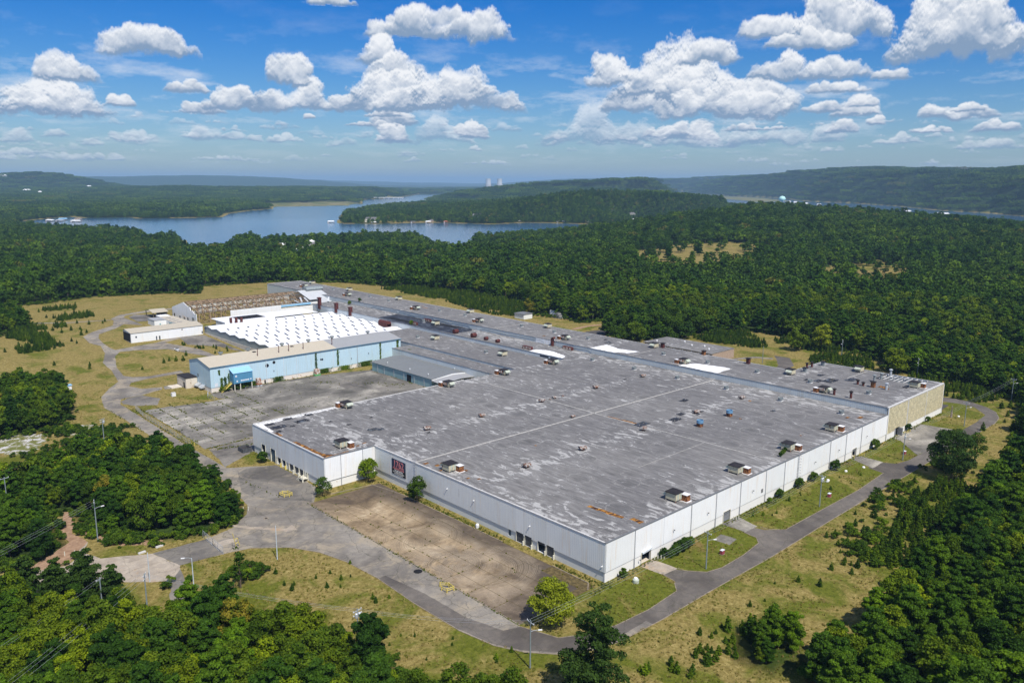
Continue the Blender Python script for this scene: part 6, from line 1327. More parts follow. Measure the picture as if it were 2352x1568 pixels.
# ------------------------------------------------------------------ vegetation
def leaf_cloud(C, Nn, S, r, m_, name, extra=None, trunk=None, aspect=1.35):
    """a mesh of small leaf sprays: centres, outward directions, sizes"""
    n = len(C); Nn = Nn + r.normal(0, .55, (n, 3)); Nn /= np.linalg.norm(Nn, axis=1)[:, None]+1e-9
    a = np.cross(Nn, r.normal(0, 1, (n, 3))); a /= np.linalg.norm(a, axis=1)[:, None]+1e-9; b = np.cross(Nn, a)
    s1 = (S*aspect*.5)[:, None]; s2 = (S*.5)[:, None]
    V = np.stack([C-a*s1-b*s2*.3, C-b*s2+Nn*s2*.2, C+a*s1+b*s2*.2, C+b*s2-Nn*s2*.1], 1).reshape(-1, 3)
    F = np.arange(4*n).reshape(-1, 4)
    vs = [tuple(v) for v in V]; fs = [tuple(f) for f in F]
    me = bpy.data.meshes.new(name)
    nt_ = 0
    if trunk: off = len(vs); vs += trunk.v; fs += [tuple(i+off for i in f) for f in trunk.f]; nt_ = len(trunk.f)
    me.from_pydata(vs, [], fs); me.materials.append(m_)
    if trunk: me.materials.append(M['trunk']); me.polygons.foreach_set('material_index', [0]*n+[1]*nt_)
    me.update(); return me
def blob_points(r, blobs, per, k=1.0):
    C = []; N_ = []
    for (c, rad) in blobs:
        m_ = max(3, int(per*(rad[0]*rad[2]))); d = r.normal(0, 1, (m_, 3)); d /= np.linalg.norm(d, axis=1)[:, None]; d[:, 2] = np.where(d[:, 2] < -.35, -d[:, 2], d[:, 2])
        rr = (r.random(m_)**.35)[:, None]
        C.append(np.array(c)+d*rr*np.array(rad)); N_.append(d/np.array(rad)*min(rad))
    return np.vstack(C), np.vstack(N_)
def broad_blobs(r, H_=1.0, Rr=.36, nb=16, z0=.22):
    bl = [((0,0,H_*.58),(Rr*.6,Rr*.6,H_*.28))]
    for i in range(nb):
        t_ = r.uniform(0, 1); z = H_*(z0+.1+(.86-z0)*t_); w = Rr*(math.sin(math.pi*(.18+.72*t_)))*.78; a = i*2.4+r.uniform(-.4,.4)
        q = r.uniform(.26,.46)*Rr; bl.append(((w*math.cos(a), w*math.sin(a), z), (q, q, q*r.uniform(.65,.95))))
    return bl
def pine_blobs(r, H_=1.0, Rr=.26, tiers=8, z0=.25, cone=False):
    bl = []
    for k in range(tiers):
        t_ = k/(tiers-1); z = H_*(z0+(.96-z0)*t_)
        w = (Rr*(1-t_)**.75*(.85 if k else .7)+.03*H_) if cone else Rr*(1-(abs(t_-.30)/.78)**2.4)**.6*r.uniform(.82, 1.1)
        n = max(3, int(6*(w/Rr)+2))
        for i in range(n):
            if not cone and r.random() < .14: continue
            a = i*2*math.pi/n+k*1.3+r.uniform(-.4,.4); u = w*r.uniform(.5,1.0); q = (.055+.035*(1-t_))*H_*r.uniform(.75,1.35)*(1.0 if cone else 1.15)
            bl.append(((u*math.cos(a), u*math.sin(a), z+r.uniform(-.045,.045)*H_), (q, q, q*.6)))
            if u > .55*w and k < tiers-1: bl.append(((u*.45*math.cos(a), u*.45*math.sin(a), z+.02*H_), (q*.9, q*.9, q*.6)))
    bl.append(((0,0,H_*(.98 if cone else .94)),(.06*H_,.06*H_,.05*H_)))
    return bl
def trunk_mb(r, H_, rad, top=.85, limbs=6):
    mb = MB(); p = Vector((0,0,-.6)); n = 5
    for i in range(n):
        q = Vector((r.uniform(-.02,.02)*H_, r.uniform(-.02,.02)*H_, H_*top*(i+1)/n)); mb.tube(p, q, rad*(1-.8*i/n), rad*(1-.8*(i+1)/n), n=7, cap=False)
        if i > 0 and limbs:
            for k in range(max(1, limbs//4)): a = r.uniform(0, 6.3); L = H_*.18*(1.2-i/n); mb.tube(q, q+Vector((math.cos(a)*L, math.sin(a)*L, L*.6)), rad*.3, rad*.08, n=5, cap=False)
        p = q
    return mb
def mk_tree(kind, seed, H_, leaf, per, m_, joined=True, nb=16, Rr=None):
    r = np.random.default_rng(seed)
    if kind == 'broad': bl = broad_blobs(r, H_, (Rr or .36)*H_, nb, .12)
    elif kind == 'pine': bl = pine_blobs(r, H_, (Rr or .25)*H_, 8, .22)
    else: bl = pine_blobs(r, H_, (Rr or .28)*H_, 6, .06, True)
    C, N_ = blob_points(r, bl, per); S = leaf*r.uniform(.65, 1.35, len(C))
    tr = trunk_mb(r, H_, H_*.018+.05, .9 if kind != 'broad' else .7)
    if joined: return leaf_cloud(C, N_, S, r, m_, kind+'_tree', trunk=tr)
    return leaf_cloud(C, N_, S, r, m_, 'crown'), tr.mesh('trunk', M['trunk'])
def scatter(name, P, protos, sc, label=None, idx=None, rz=None, kind='stuff'):
    """many alike plants as one object: points carry size, turn and which plant"""
    n = len(P); me = bpy.data.meshes.new(name); me.vertices.add(n); me.vertices.foreach_set('co', np.asarray(P, np.float32).ravel())
    def at(nm, ty, v): a = me.attributes.new(nm, ty, 'POINT'); a.data.foreach_set('value', v)
    at('scl', 'FLOAT', np.asarray(sc, np.float32)); at('turn', 'FLOAT', (rng.random(n)*6.283 if rz is None else rz).astype(np.float32))
    at('pick', 'INT', (rng.integers(0, len(protos), n) if idx is None else idx).astype(np.int32)); me.update()
    col = bpy.data.collections.new(name+'_plants')
    for i, p in enumerate(protos): o = bpy.data.objects.new(f'{name}_plant_{i:02d}', p); col.objects.link(o)
    ng = bpy.data.node_groups.new(name, 'GeometryNodeTree')
    ng.interface.new_socket('Geometry', in_out='INPUT', socket_type='NodeSocketGeometry'); ng.interface.new_socket('Geometry', in_out='OUTPUT', socket_type='NodeSocketGeometry')
    N_ = ng.nodes.new; L = ng.links.new; gi = N_('NodeGroupInput'); go = N_('NodeGroupOutput'); ip = N_('GeometryNodeInstanceOnPoints'); ci = N_('GeometryNodeCollectionInfo')
    ci.inputs['Collection'].default_value = col; ci.inputs['Separate Children'].default_value = True; ci.inputs['Reset Children'].default_value = True
    def na(nm, ty): x = N_('GeometryNodeInputNamedAttribute'); x.data_type = ty; x.inputs['Name'].default_value = nm; return x.outputs['Attribute']
    cx = N_('ShaderNodeCombineXYZ'); L(na('turn', 'FLOAT'), cx.inputs['Z']); L(gi.outputs[0], ip.inputs['Points']); L(ci.outputs[0], ip.inputs['Instance']); ip.inputs['Pick Instance'].default_value = True
    L(na('pick', 'INT'), ip.inputs['Instance Index']); L(cx.outputs[0], ip.inputs['Rotation']); L(na('scl', 'FLOAT'), ip.inputs['Scale']); L(ip.outputs[0], go.inputs[0])
    o = put(name, me); md = o.modifiers.new('plants', 'NODES'); md.node_group = ng; o['kind'] = kind
    if label: o['label'] = label
    return o
def grid_pts(x0, x1, y0, y1, sp, jit=.42):
    X, Y = np.meshgrid(np.arange(x0, x1, sp), np.arange(y0, y1, sp)); P = np.stack([X.ravel(), Y.ravel()], -1)
    return P + rng.uniform(-jit*sp, jit*sp, P.shape)
def in_view(P, marg=3.0, vmax=1680, zt=12):
    d = np.column_stack([P, np.zeros(len(P))])-np.array(CAM); f_ = np.array(fw); z = d@f_; u = 1176+1845.4*(d@np.array(r2))/np.maximum(z, 1)
    d2 = d.copy(); d2[:, 2] += zt; z2 = d2@f_; v = 784-1845.4*(d2@np.array(u2))/np.maximum(z2, 1)
    return (z > 10) & (u > -60-marg*40) & (u < 2412+marg*40) & (v < vmax)

# prototypes
near_b = [mk_tree('broad', 20+i, 9.5, .29, 200, M['leaf_broad'], False, 24, .29+.035*(i % 3)) for i in range(6)]
near_p = [mk_tree('pine', 40+i, 10.5, .26, 560, M['leaf_pine'], False, Rr=.25+.025*(i % 3)) for i in range(6)]
near_bj = [mk_tree('broad', 20+i, 9.5, .50, 58, M['leaf_broad'], True, 18) for i in range(4)]
near_pj = [mk_tree('pine', 40+i, 10.5, .42, 170, M['leaf_pine'], Rr=.27) for i in range(4)]
mid = [mk_tree('broad', 60+i, 12, 1.35, 5.0, M['leaf_far'], True, 12, .40+.03*i) for i in range(5)]+[mk_tree('pine', 70+i, 13.5, 1.05, 13, M['leaf_pine'], Rr=.27+.02*i) for i in range(5)]
young = [mk_tree('young', 80+i, 2.6+.5*(i % 2), .26, 700, M['leaf_young'], Rr=.30+.05*(i % 3)) for i in range(5)]

# --- the woods near the camera: tree by tree
allw = []
def fill(poly, sp, mixp, hb, zone):
    x = [p[0] for p in poly]; y = [p[1] for p in poly]; P = grid_pts(min(x), max(x), min(y), max(y), sp); P = P[inside(P, poly)]; P = P[in_view(P, 1.5, 1720)]
    ed = polydist(P, poly)
    for p, e in zip(P, ed):
        if e < 3.5 and nsamp(np.array([p]), 22, .4)[0] > .07: continue
        allw.append((math.hypot(p[0]-CAM.x, p[1]-CAM.y), p[0], p[1], 'pine' if rng.random() < mixp else 'broad', hb*rng.uniform(.62, 1.3)*(.72 if e < 3 else 1), zone))
fill(WOODS['woodA'], 3.9, .55, .88, 'A'); fill(WOODS['woodB'], 4.0, .8, .95, 'B'); fill(WOODS['woodC'], 4.1, .28, .95, 'C'); fill(WOODS['clumpG'], 3.2, .75, .80, 'G')
Pd = grid_pts(-10, 330, -170, 60, 4.7); Pd = Pd[~inside(Pd, SITE)]; Pd = Pd[in_view(Pd, 1.5, 1720)]; Pd = Pd[(Pd[:, 0] > -6)]
for p in Pd: allw.append((math.hypot(p[0]-CAM.x, p[1]-CAM.y), p[0], p[1], 'pine' if rng.random() < .78 else 'broad', (1.0 if p[1] > -75 else 1.25)*rng.uniform(.72, 1.2), 'D'))
allw.sort(); cnt = {'pine': 0, 'broad': 0}; rest = []
zl = {'A': 'the wood between the left road and the sandy road mouth', 'B': 'the dark stand at the left edge above the sandy mouth', 'C': 'the near wood at the bottom left', 'D': 'the dark wood at the right', 'G': 'the small clump in the grass at the lower right'}
proto_t = {}
def tree_things(nm, meshes, k_, loc, rz, sc, lb, cat, grp):
    c_, t_ = meshes[k_]; o = thing(nm, lb, cat, loc, rz, grp, sc)
    put('crown', c_, o); put('trunk', t_, o); return o
for d_, x_, y_, kd, s_, zn in allw:
    if cnt[kd] < 290:
        cnt[kd] += 1
        pn = kd == 'pine'
        tree_things('pine_tree' if pn else 'broadleaf_tree', near_p if pn else near_b, int(rng.integers(0, 6)), (x_, y_, 0), float(rng.random()*6.28), (s_, s_, s_*float(rng.uniform(.88, 1.15))),
                    ('dark green pine in ' if pn else 'leafy broadleaf tree in ')+zl[zn], 'pine tree' if pn else 'tree', ('pines of ' if pn else 'broadleaf trees of ')+zl[zn])
    else: rest.append((x_, y_, 0.0, s_, 4+int(rng.integers(0, 4)) if kd == 'pine' else int(rng.integers(0, 4))))
rest = np.array(rest) if rest else np.zeros((0, 5))
# other near woods beyond the site, joined with the rest as one wood
ex = []
for k_, sp, mixp, hb in (('woodE', 4.2, .35, .85), ('woodF', 5.0, .7, 1.0)):
    pl_ = WOODS[k_]; P = grid_pts(min(p[0] for p in pl_), max(p[0] for p in pl_), min(p[1] for p in pl_), max(p[1] for p in pl_), sp); P = P[inside(P, pl_)]; P = P[in_view(P)]
    for p in P: ex.append((p[0], p[1], hs(*p), hb*rng.uniform(.7, 1.2), (4 if rng.random() < mixp else 0)+int(rng.integers(0, 4))))
P = grid_pts(-120, 620, -20, 700, 6.2); P = P[~inside(P, SITE)]; r_ = np.hypot(P[:, 0]-CAM.x, P[:, 1]-CAM.y); P = P[(r_ < 640) & in_view(P)]
P = P[~((P[:, 0] > 325) & (P[:, 1] < 60))] if False else P
for k_ in ('woodE', 'woodF'): P = P[~inside(P, WOODS[k_])]
dz = height(P)
bp = smooth(-.05, .08, nsamp(P, 420, .2))
for p, z_, q in zip(P, dz, bp):
    if p[1] < 60 and p[0] < 330: continue
    ex.append((p[0], p[1], z_, rng.uniform(.85, 1.5), (4 if rng.random() < .25+.4*q else 0)+int(rng.integers(0, 4))))
ex = np.array(ex+[tuple(q) for q in rest])
scatter('near_forest', ex[:, :3], near_bj+near_pj, ex[:, 3], 'dense mixed green woodland right around the factory site', idx=ex[:, 4].astype(int))
# --- middle distance, single trees to 2.6 km
def wedge(r0, r1, sp0, sp1):
    out = []; r = r0
    while r < r1:
        sp = sp0+(sp1-sp0)*(r-r0)/(r1-r0); n = int(R(69)*r/sp); a = YAW-R(34.5)+R(69)*(np.arange(n)+rng.random(n))/n; rr = r+rng.uniform(-.5, .5, n)*sp
        out.append(np.stack([CAM.x+rr*np.cos(a), CAM.y+rr*np.sin(a)], -1)); r += sp
    return np.vstack(out)
def wooded(P, far=False):
    ok = ~inside(P, SITE)
    for k in (GOLF, CLEAR2, CLEAR3, CLEAR4): ok &= ~inside(P, k)
    ms = inside(P, MARSH) | inside(P, MARSH2) | inside(P, LAKE) | inside(P, RIVER); ok &= ~ms
    d = np.minimum(polydist(P, LAKE), polydist(P, RIVER)); ok &= d > (10 if not far else 30)
    r = np.hypot(P[:, 0]-CAM.x, P[:, 1]-CAM.y); z = height(P); ok &= ~((nsamp(P, 5200, .61) > 0.24) & (r > 3600) & (z < 60))
    return ok, z
P = wedge(640, 2600, 7.2, 10.5); ok, z = wooded(P)
lone = (inside(P, GOLF) | inside(P, CLEAR2)) & (rng.random(len(P)) < .09); ok = ok | lone | (inside(P, CLEAR3) & (rng.random(len(P)) < .22)) | (inside(P, CLEAR4) & (rng.random(len(P)) < .25))
P = P[ok]; z = z[ok]; q = smooth(-.04, .1, nsamp(P, 900, .45)); idx = np.where(rng.random(len(P)) < .15+.4*q, 5, 0)+rng.integers(0, 5, len(P))
scatter('forest', np.column_stack([P, z-.5]), mid, np.clip(rng.normal(.93, .2, len(P)), .5, 1.5), 'green woodland between the site and the lake', idx=idx)
print('mid trees', len(P))
# --- far woods to 9 km, in stands
def stand(seed):
    r = np.random.default_rng(seed); C = []; N_ = []; S = []
    for i in range(64):
        rr = 40*math.sqrt(r.random()); a = r.random()*6.28; h_ = r.uniform(11, 20); w_ = r.uniform(3.4, 6.0); n = 22
        d = r.normal(0, 1, (n, 3)); d /= np.linalg.norm(d, axis=1)[:, None]; d[:, 2] = abs(d[:, 2])*1.0-.15
        C.append(np.array([rr*math.cos(a), rr*math.sin(a), h_-w_*1.1])+d*np.array([w_, w_, w_*1.1])); N_.append(d); S.append(r.uniform(2.6, 4.6, n))
    return leaf_cloud(np.vstack(C), np.vstack(N_), np.concatenate(S), r, M['leaf_far'], 'stand', aspect=1.1)
P = wedge(2600, 9500, 56, 66); ok, z = wooded(P, True); P = P[ok]; z = z[ok]
scatter('distant_forest', np.column_stack([P, z-1.0]), [stand(200+i) for i in range(4)], rng.uniform(.85, 1.15, len(P)), 'far off woodland covering hills and shores beyond the lake')
print('far stands', len(P))

# --- trees that stand apart
def lone(kind, seed, H_, Rr, loc, lb, m_, nm='broadleaf_tree', cat='tree', leaf=.42, per=70, nb=24, sc=1.0):
    c_, t_ = mk_tree(kind, seed, H_, leaf, per, m_, False, nb, Rr); o = thing(nm, lb, cat, (*loc, hs(*loc)), random.uniform(0, 6), None, sc); put('crown', c_, o); put('trunk', t_, o); return o
lone('broad', 301, 9.3, .47, (-21.9,-4.2), 'round bright lime green tree on the tip of grass by the near bend', M['leaf_lime'], per=115, leaf=.30, nb=34)
lone('pine', 302, 18.6, .30, (-35,-27.5), 'tall dark pine rising in front of the road at the bottom centre', M['leaf_deep'], 'pine_tree', 'pine tree', per=150, leaf=.33)
lone('broad', 303, 15.3, .42, (129.9,-30), 'big dense green tree beside the straight road near the louvred end', M['leaf_deep'], per=80, leaf=.38, nb=32)
lone('broad', 304, 13.0, .25, (151.3,-30), 'narrow airy tree just right of the big dense roadside tree', M['leaf_young'], per=60, leaf=.36, nb=20)
lone('broad', 305, 10.2, .20, (-62.3,54.3), 'slender small tree alone on the grass below the gate', M['leaf_young'], per=60, leaf=.36, nb=12)
lone('broad', 306, 14.5, .38, (288.7,90.5), 'bright yellow green tree by the winding far road', M['leaf_lime'], per=30, leaf=.6)
lone('broad', 307, 12, .44, (279,99.5), 'rounded dull green tree left of the bright yellow green one', M['leaf_broad'], per=26, leaf=.6)
lone('broad', 308, 12, .5, (263.4,40.2), 'rounded tree behind the rear corner of the tall hall', M['leaf_broad'], per=26, leaf=.6)
for i, (x_, y_, h_) in enumerate([(-91,67,13.5),(-95,73,11),(-99,80,10.5),(-86.5,62.5,10.5)]): lone('pine', 450+i, h_, .24, (x_, y_), ['pointed dark pine standing in front of the sandy road mouth', 'dark pine left of the pointed one below the sandy mouth', 'leftmost dark pine below the sandy road mouth', 'dark pine right of the pointed one below the sandy mouth'][i], M['leaf_deep'], 'pine_tree', 'pine tree', per=260, leaf=.3)
for i, (x_, y_, h_, R_, m_) in enumerate([(232,175,11,.55,'leaf_broad'),(226,183,9,.6,'leaf_broad'),(240.7,165,10,.5,'leaf_young'),(263,172,17,.48,'leaf_broad'),(276,166,16,.5,'leaf_young'),(254,176,15,.5,'leaf_young'),(244,158.5,8,.6,'leaf_broad'),(262,161,10,.5,'leaf_far')]):
    lone('broad', 310+i, h_, R_, (x_, y_), 'one of the rounded trees crowding the left end of the derelict office', M[m_], per=26, leaf=.6)['group'] = 'rounded trees by the derelict office'
lone('broad', 330, 6.5, .5, (-4.4,90.9), 'leafy bush filling the white inner corner left of the banner', M['leaf_broad'], 'bush', 'bush', per=90, leaf=.34)
lone('broad', 331, 5.3, .5, (-20.8,90), 'feathery green bush at the corner of the dock block', M['leaf_young'], 'bush', 'bush', per=60, leaf=.3)
lone('broad', 332, 7.4, .38, (-3.0,67.9), 'upright leafy bush below the caged ladder beside the banner', M['leaf_broad'], 'bush', 'bush', per=80, leaf=.34)
lone('broad', 333, 3.4, .5, (-20.5,128.6), 'round green bush before the tall teal door', M['leaf_young'], 'bush', 'bush', per=200, leaf=.3)
lone('broad', 334, 7.0, .5, (103.5,216.8), 'green bush growing at the right end of the blue hall', M['leaf_broad'], 'bush', 'bush', per=80, leaf=.4)
for i, (x_, y_, h_) in enumerate([(24,-2.4,2.2),(26.5,-2.2,2.6),(29,-2.0,2.5),(31.3,-1.8,2.0),(22,-2.4,1.8)]): lone('broad', 340+i, h_, .62, (x_, y_), 'piece of the rounded green hedge growing along the sunny wall', M['leaf_young'], 'hedge_bush', 'bush', per=420, leaf=.26)['group'] = 'hedge along the sunny wall'
for i, (x_, y_, h_, lb) in enumerate([(5.2,-1.3,2.2,'small bush at the foot of the sunny wall nearest the corner'),(20.6,-1.4,2.4,'ragged bush just right of the cream bollards'),(77,-1.2,2.6,'dark bush against the sunny wall beside a downpipe'),(88.5,-1.5,3.0,'bush at the foot of the tall caged ladder'),(97,-1.6,2.8,'bush against the sunny wall left of the far door, nearer one'),(111.6,-1.6,3.4,'bush against the sunny wall left of the far door, farther one'),(142,-1.4,3.4,'vine covered bush at the white wall before the louvres'),(172,-1,2.8,'small vine at the foot of the louvred wall'),(71,-1.4,1.6,'low bush under the wall grille'),(191,-1,2,'dark vine near the far end of the louvred wall')]): lone('broad', 350+i, h_, .45, (x_, y_), lb, M['leaf_young'], 'bush', 'bush', per=260, leaf=.28)
t = thing('dead_tree', 'bare dead tree stump with forked branches inside the road loop', 'dead tree', (203.6,-5.2,0))
mb = MB(); mb.tube((0,0,0),(.1,0,2.2),.4,.3,8); mb.tube((.1,0,2.1),(.9,.4,4.8),.24,.08,6); mb.tube((.1,0,2.1),(-.8,-.3,4.4),.22,.07,6); mb.tube((.5,.2,3.4),(.6,-.7,4.6),.12,.05,5); part('trunk', mb, M['deadwood'], t)
# --- young pines, one by one
yp = []
def near(lst, n, sx, h0, h1, zone):
    for (x_, y_) in lst:
        for k_ in range(max(2, int(n*.75))): yp.append((x_+rng.normal(0, sx), y_+rng.normal(0, sx), rng.uniform(h0, h1), zone))
near([(-8,497),(5,508),(20,501),(4,466),(15,466),(2,429),(8,433),(-14,417),(-9,405),(15,427),(-4,396),(-35,368),(-16,365),(-24,314),(-6,280),(11,293),(8,302)], 5, 5.5, .8, 1.5, 'in the wide dry field at the left')
near([(35,327),(39,325),(44,311),(40,303),(37,318)], 6, 2.0, .7, 1.1, 'in the patch beside the sawtooth factory')
near([(-2,-26),(2,-27),(-6,-29),(14,-29),(20,-31),(30,-30)], 3, 2.0, .35, .8, 'in the grass below the straight road')
near([(-7,-33),(-9,-31),(-5,-35),(-1,-34),(-14,-30),(-20,-28),(-16,-34)], 4, 1.2, .6, 1.35, 'in the group of small pines by the tall dark pine')
near([(60,-26),(72,-26),(84,-25),(96,-24),(108,-23),(118,-24),(50,-32),(56,-36),(44,-33)], 6, 2.8, .5, 1.1, 'between the straight road and the right wood')
near([(-45,40),(-48,46),(-42,30),(-46,14),(-43,2),(-39,-6),(-52,52),(-40,44),(-36,-20)], 4, 2.2, .3, .75, 'on the near grass left of the road')
near([(60,-5),(66,-6),(95,-8),(105,-9),(112,-9),(75,-6),(85,-5)], 3, 1.5, .3, .7, 'on the verge below the sunny wall')
near([(210,-24),(225,-22),(195,-25),(238,-15),(215,-27)], 5, 4, .7, 1.5, 'beyond the far road loop')
n_ = 0; sp_mesh = {}
for x_, y_, s_, zn in yp:
    q = np.array([[x_, y_]])
    if any(inside(q, pl_)[0] for pl_ in PAVED) or n_ >= 290: continue
    n_ += 1; o = put('young_pine', young[n_ % 5], None, (x_, y_, hs(x_, y_)), float(rng.random()*6.28), (s_*.85, s_*.85, s_*.72))
    tag(o, 'small young pine '+zn, 'young pine', 'young pines '+zn)
# --- thickets of young pine
TH = [[(52,-37),(61,-46),(81,-47),(100,-45),(125,-42),(131,-30),(120,-27),(104,-28),(91,-30),(74,-34)], [(232,9),(229,-3),(247,-10),(256,-2),(262,12),(262,30),(215,40),(212,24),(226,20)],
      [(240,447),(238,357),(232,300),(243,284),(281,300),(281,400),(266,440)], [(262,147),(268,160),(300,158),(308,150),(290,128),(276,114),(268,120)], [(262,84),(284,88),(286,64),(268,52),(215,58),(212,66),(240,70)], [(292,128),(308,120),(305,100),(294,74),(283,90),(285,110)],
      [(225,-23),(241,-22),(205,-32),(200,-27)], [(2,-30),(8,-31),(9,-36),(3,-36)], [(-26,424),(-39,412),(-30,380),(-20,372),(-18,400),(-12,425)], [(0,462),(24,466),(22,452),(0,448)], [(-34,430),(0,434),(4,424),(-28,412)], [(4,508),(26,505),(22,495),(3,496)], [(-40,372),(-20,376),(-18,360),(-42,356)]]
TP = []
for pl_ in TH:
    P = grid_pts(min(p[0] for p in pl_), max(p[0] for p in pl_), min(p[1] for p in pl_), max(p[1] for p in pl_), 1.75); P = P[inside(P, pl_)]
    for k_ in PAVED: P = P[~inside(P, k_)]
    P = P[nsamp(P, 60, .3) > -.11]; TP.append(P)
P = np.vstack(TP); P = P[in_view(P)]
scatter('pine_thicket', np.column_stack([P, [hs(*p) for p in P]]), young, rng.uniform(.5, 1.25, len(P)), 'dense bright green thickets of young pine around the site')
# --- low scrub along the wood edges
scrub = [mk_tree('broad', 90+i, 2.4, .26, 300, M['leaf_young'], True, 9, .62) for i in range(4)]
SP = []
for pl_, n in [(WOODS['woodA'], 520), (WOODS['woodB'], 160), (WOODS['woodE'], 200), (WOODS['woodC'], 620), (WOODS['woodF'], 160), (SITE, 2600)]:
    L_ = [math.hypot(pl_[(i+1) % len(pl_)][0]-pl_[i][0], pl_[(i+1) % len(pl_)][1]-pl_[i][1]) for i in range(len(pl_))]
    for i, l in enumerate(L_):
        k_ = int(n*l/sum(L_)); t_ = rng.random(k_)[:, None]; a_ = np.array(pl_[i]); b_ = np.array(pl_[(i+1) % len(pl_)])
        SP.append(a_+(b_-a_)*t_+rng.normal(0, 1.8, (k_, 2)))
SP.append(grid_pts(-60, 30, 250, 540, 3.0)[rng.random(len(grid_pts(-60, 30, 250, 540, 3.0))) < .0] if False else np.zeros((0, 2)))
for cx_, cy_, r_, n in [(-66,300,9,0),(-58,208,8,60),(-50,196,7,50),(-70,182,9,60),(-60,190,6,40),(70,-30,8,30),(95,-27,9,40),(112,-25,8,30),(140,-27,8,40),(60,-35,7,40),(-60,60,3,14),(-58,57,3,10),(-77,108,5,40),(-74,98,5,30),(-90,92,5,30),(-72,66,3,16),(-46,196,5,30)]: SP.append(rng.normal(0, 1, (n, 2))*r_*.5+np.array([cx_, cy_]))
P = np.vstack(SP); P = P[in_view(P)]
for k_ in PAVED: P = P[~inside(P, k_)]
scatter('scrub', np.column_stack([P, [hs(*p)-.1 for p in P]]), scrub, rng.uniform(.3, 1.0, len(P)), 'low green scrub along the edges of the woods')
# --- grass tufts and weeds
def tuft(seed, h_=.4, n=9, w_=.10):
    r = random.Random(seed); mb = MB()
    for i in range(n):
        a = r.uniform(0, 6.28); b_ = (r.uniform(-.22,.22), r.uniform(-.22,.22)); L = h_*r.uniform(.6,1.3); le = r.uniform(.1,.5)*L
        c, s = math.cos(a), math.sin(a); mb.add([(b_[0]-s*w_, b_[1]+c*w_, 0), (b_[0]+s*w_, b_[1]-c*w_, 0), (b_[0]+c*le, b_[1]+s*le, L)], [(0,1,2)])
    return mb
M['straw'] = m_leaf((0.20, 0.160, 0.050), (0.31, 0.25, 0.09), (0.42, 0.35, 0.15), own=True)
tf = [tuft(i, .42).mesh('tuft', M['weed'] if i % 2 else M['straw']) for i in range(6)]
P = grid_pts(-75, 330, -60, 330, .8, .5); r_ = np.hypot(P[:, 0]-CAM.x, P[:, 1]-CAM.y)
keep = (rng.random(len(P)) < np.clip(1.25-r_/330, .0, 1)) & in_view(P, 0, 1600, 0) & inside(P, SITE) & (nsamp(P, 38, .15)+rng.normal(0, .05, len(P)) > -.04); P = P[keep]
BLD = [[(-18.2,93),(0,93),(0,-.4),(208,-.4),(208,53),(184,54),(184,330),(98,330),(98,226),(104,226),(104,249),(3,249),(3,225.5),(97,225),(97,141),(-18.2,141)], [(-28.9,154),(-12,155),(10,154),(10,142),(99,142),(99,226),(54,225.5),(3,227),(-8,214.5),(-27,218)], [(-26.8,0),(-2.8,0),(-2.8,88),(-19,89.5),(-25,88)]]
for pl_ in PAVED+BLD: P = P[~inside(P, pl_)]
scatter('grass', np.column_stack([P, [hs(*p)-.02 for p in P]]), tf, rng.uniform(.3, 1.1, len(P)), 'rough dry grass and weeds over the open ground'); print('tufts', len(P))
# weeds in slab joints and along kerbs and walls
W_ = []
def line(a, b, dens, sp=.12):
    L = math.hypot(b[0]-a[0], b[1]-a[1]); n = int(L*dens)
    if n < 1: return
    t_ = rng.random(n); W_.append(np.column_stack([a[0]+(b[0]-a[0])*t_+rng.normal(0, sp, n), a[1]+(b[1]-a[1])*t_+rng.normal(0, sp, n)]))
for i in range(8): line((-28+5.6*i,158), (-28+5.6*i,220), 3.2)
for i in range(14): line((-28,157+4*i+4), (13,157+4*i+4), 2.2 if i > 6 else 1.2)
for i in range(8): line((14+8.6*i,157), (14+8.6*i,222), .35)
for i in range(9): line((13,157+7.2*i), (76,157+7.2*i), .2)
for x_ in xs[1:-1]: line((x_, 1), (x_, 86), .22)
for j in range(10): line((-26.6, .4+8.6*j), (-4, .4+8.6*j), .35)
for a, b, dn, sp in [((-2.0,32),(-2.0,88),7,.45),((-1.8,.5),(-1.8,14),8,.5),((-6,-1.5),(1,-1),8,1.0),((-26.8,0),(-26.8,88),2.5,.2),((0,-.8),(208,-.8),3,.45),((22,-1.8),(45,-1.5),3,.9),((57,-1.6),(76,-1.6),6,.8),((-31,162),(-31,222),8,.6),((-28.5,154),(-12,155.3),7,.4),((-18.6,141),(-18.6,128),5,.5),((3.4,225.3),(100,225.3),5,.4),((78.5,170),(78.5,214),2,.3),((-27,152),(-15,148),8,.5),((-37.9,140),(-37.9,225),2,.4),((-32.5,118),(-31,97),.9,.3),((30,218),(58,200),2,2.5),((10,184),(26,176),7,2.2),((48,214),(75,180),5,1.6)]: line(a, b, dn, sp)
P = np.vstack(W_); P = P[(P[:, 1] < 156) | (nsamp(P, 34, .5)+rng.normal(0, .06, len(P)) > -.02)]; scatter('weeds', np.column_stack([P, [hs(*p)+.02 for p in P]]), [tuft(40+i, .5, 10, .12).mesh('weed', M['weed'] if i else M['leaf_young']) for i in range(3)], rng.uniform(.25, .85, len(P)), 'weeds growing in slab joints, along kerbs and wall feet')
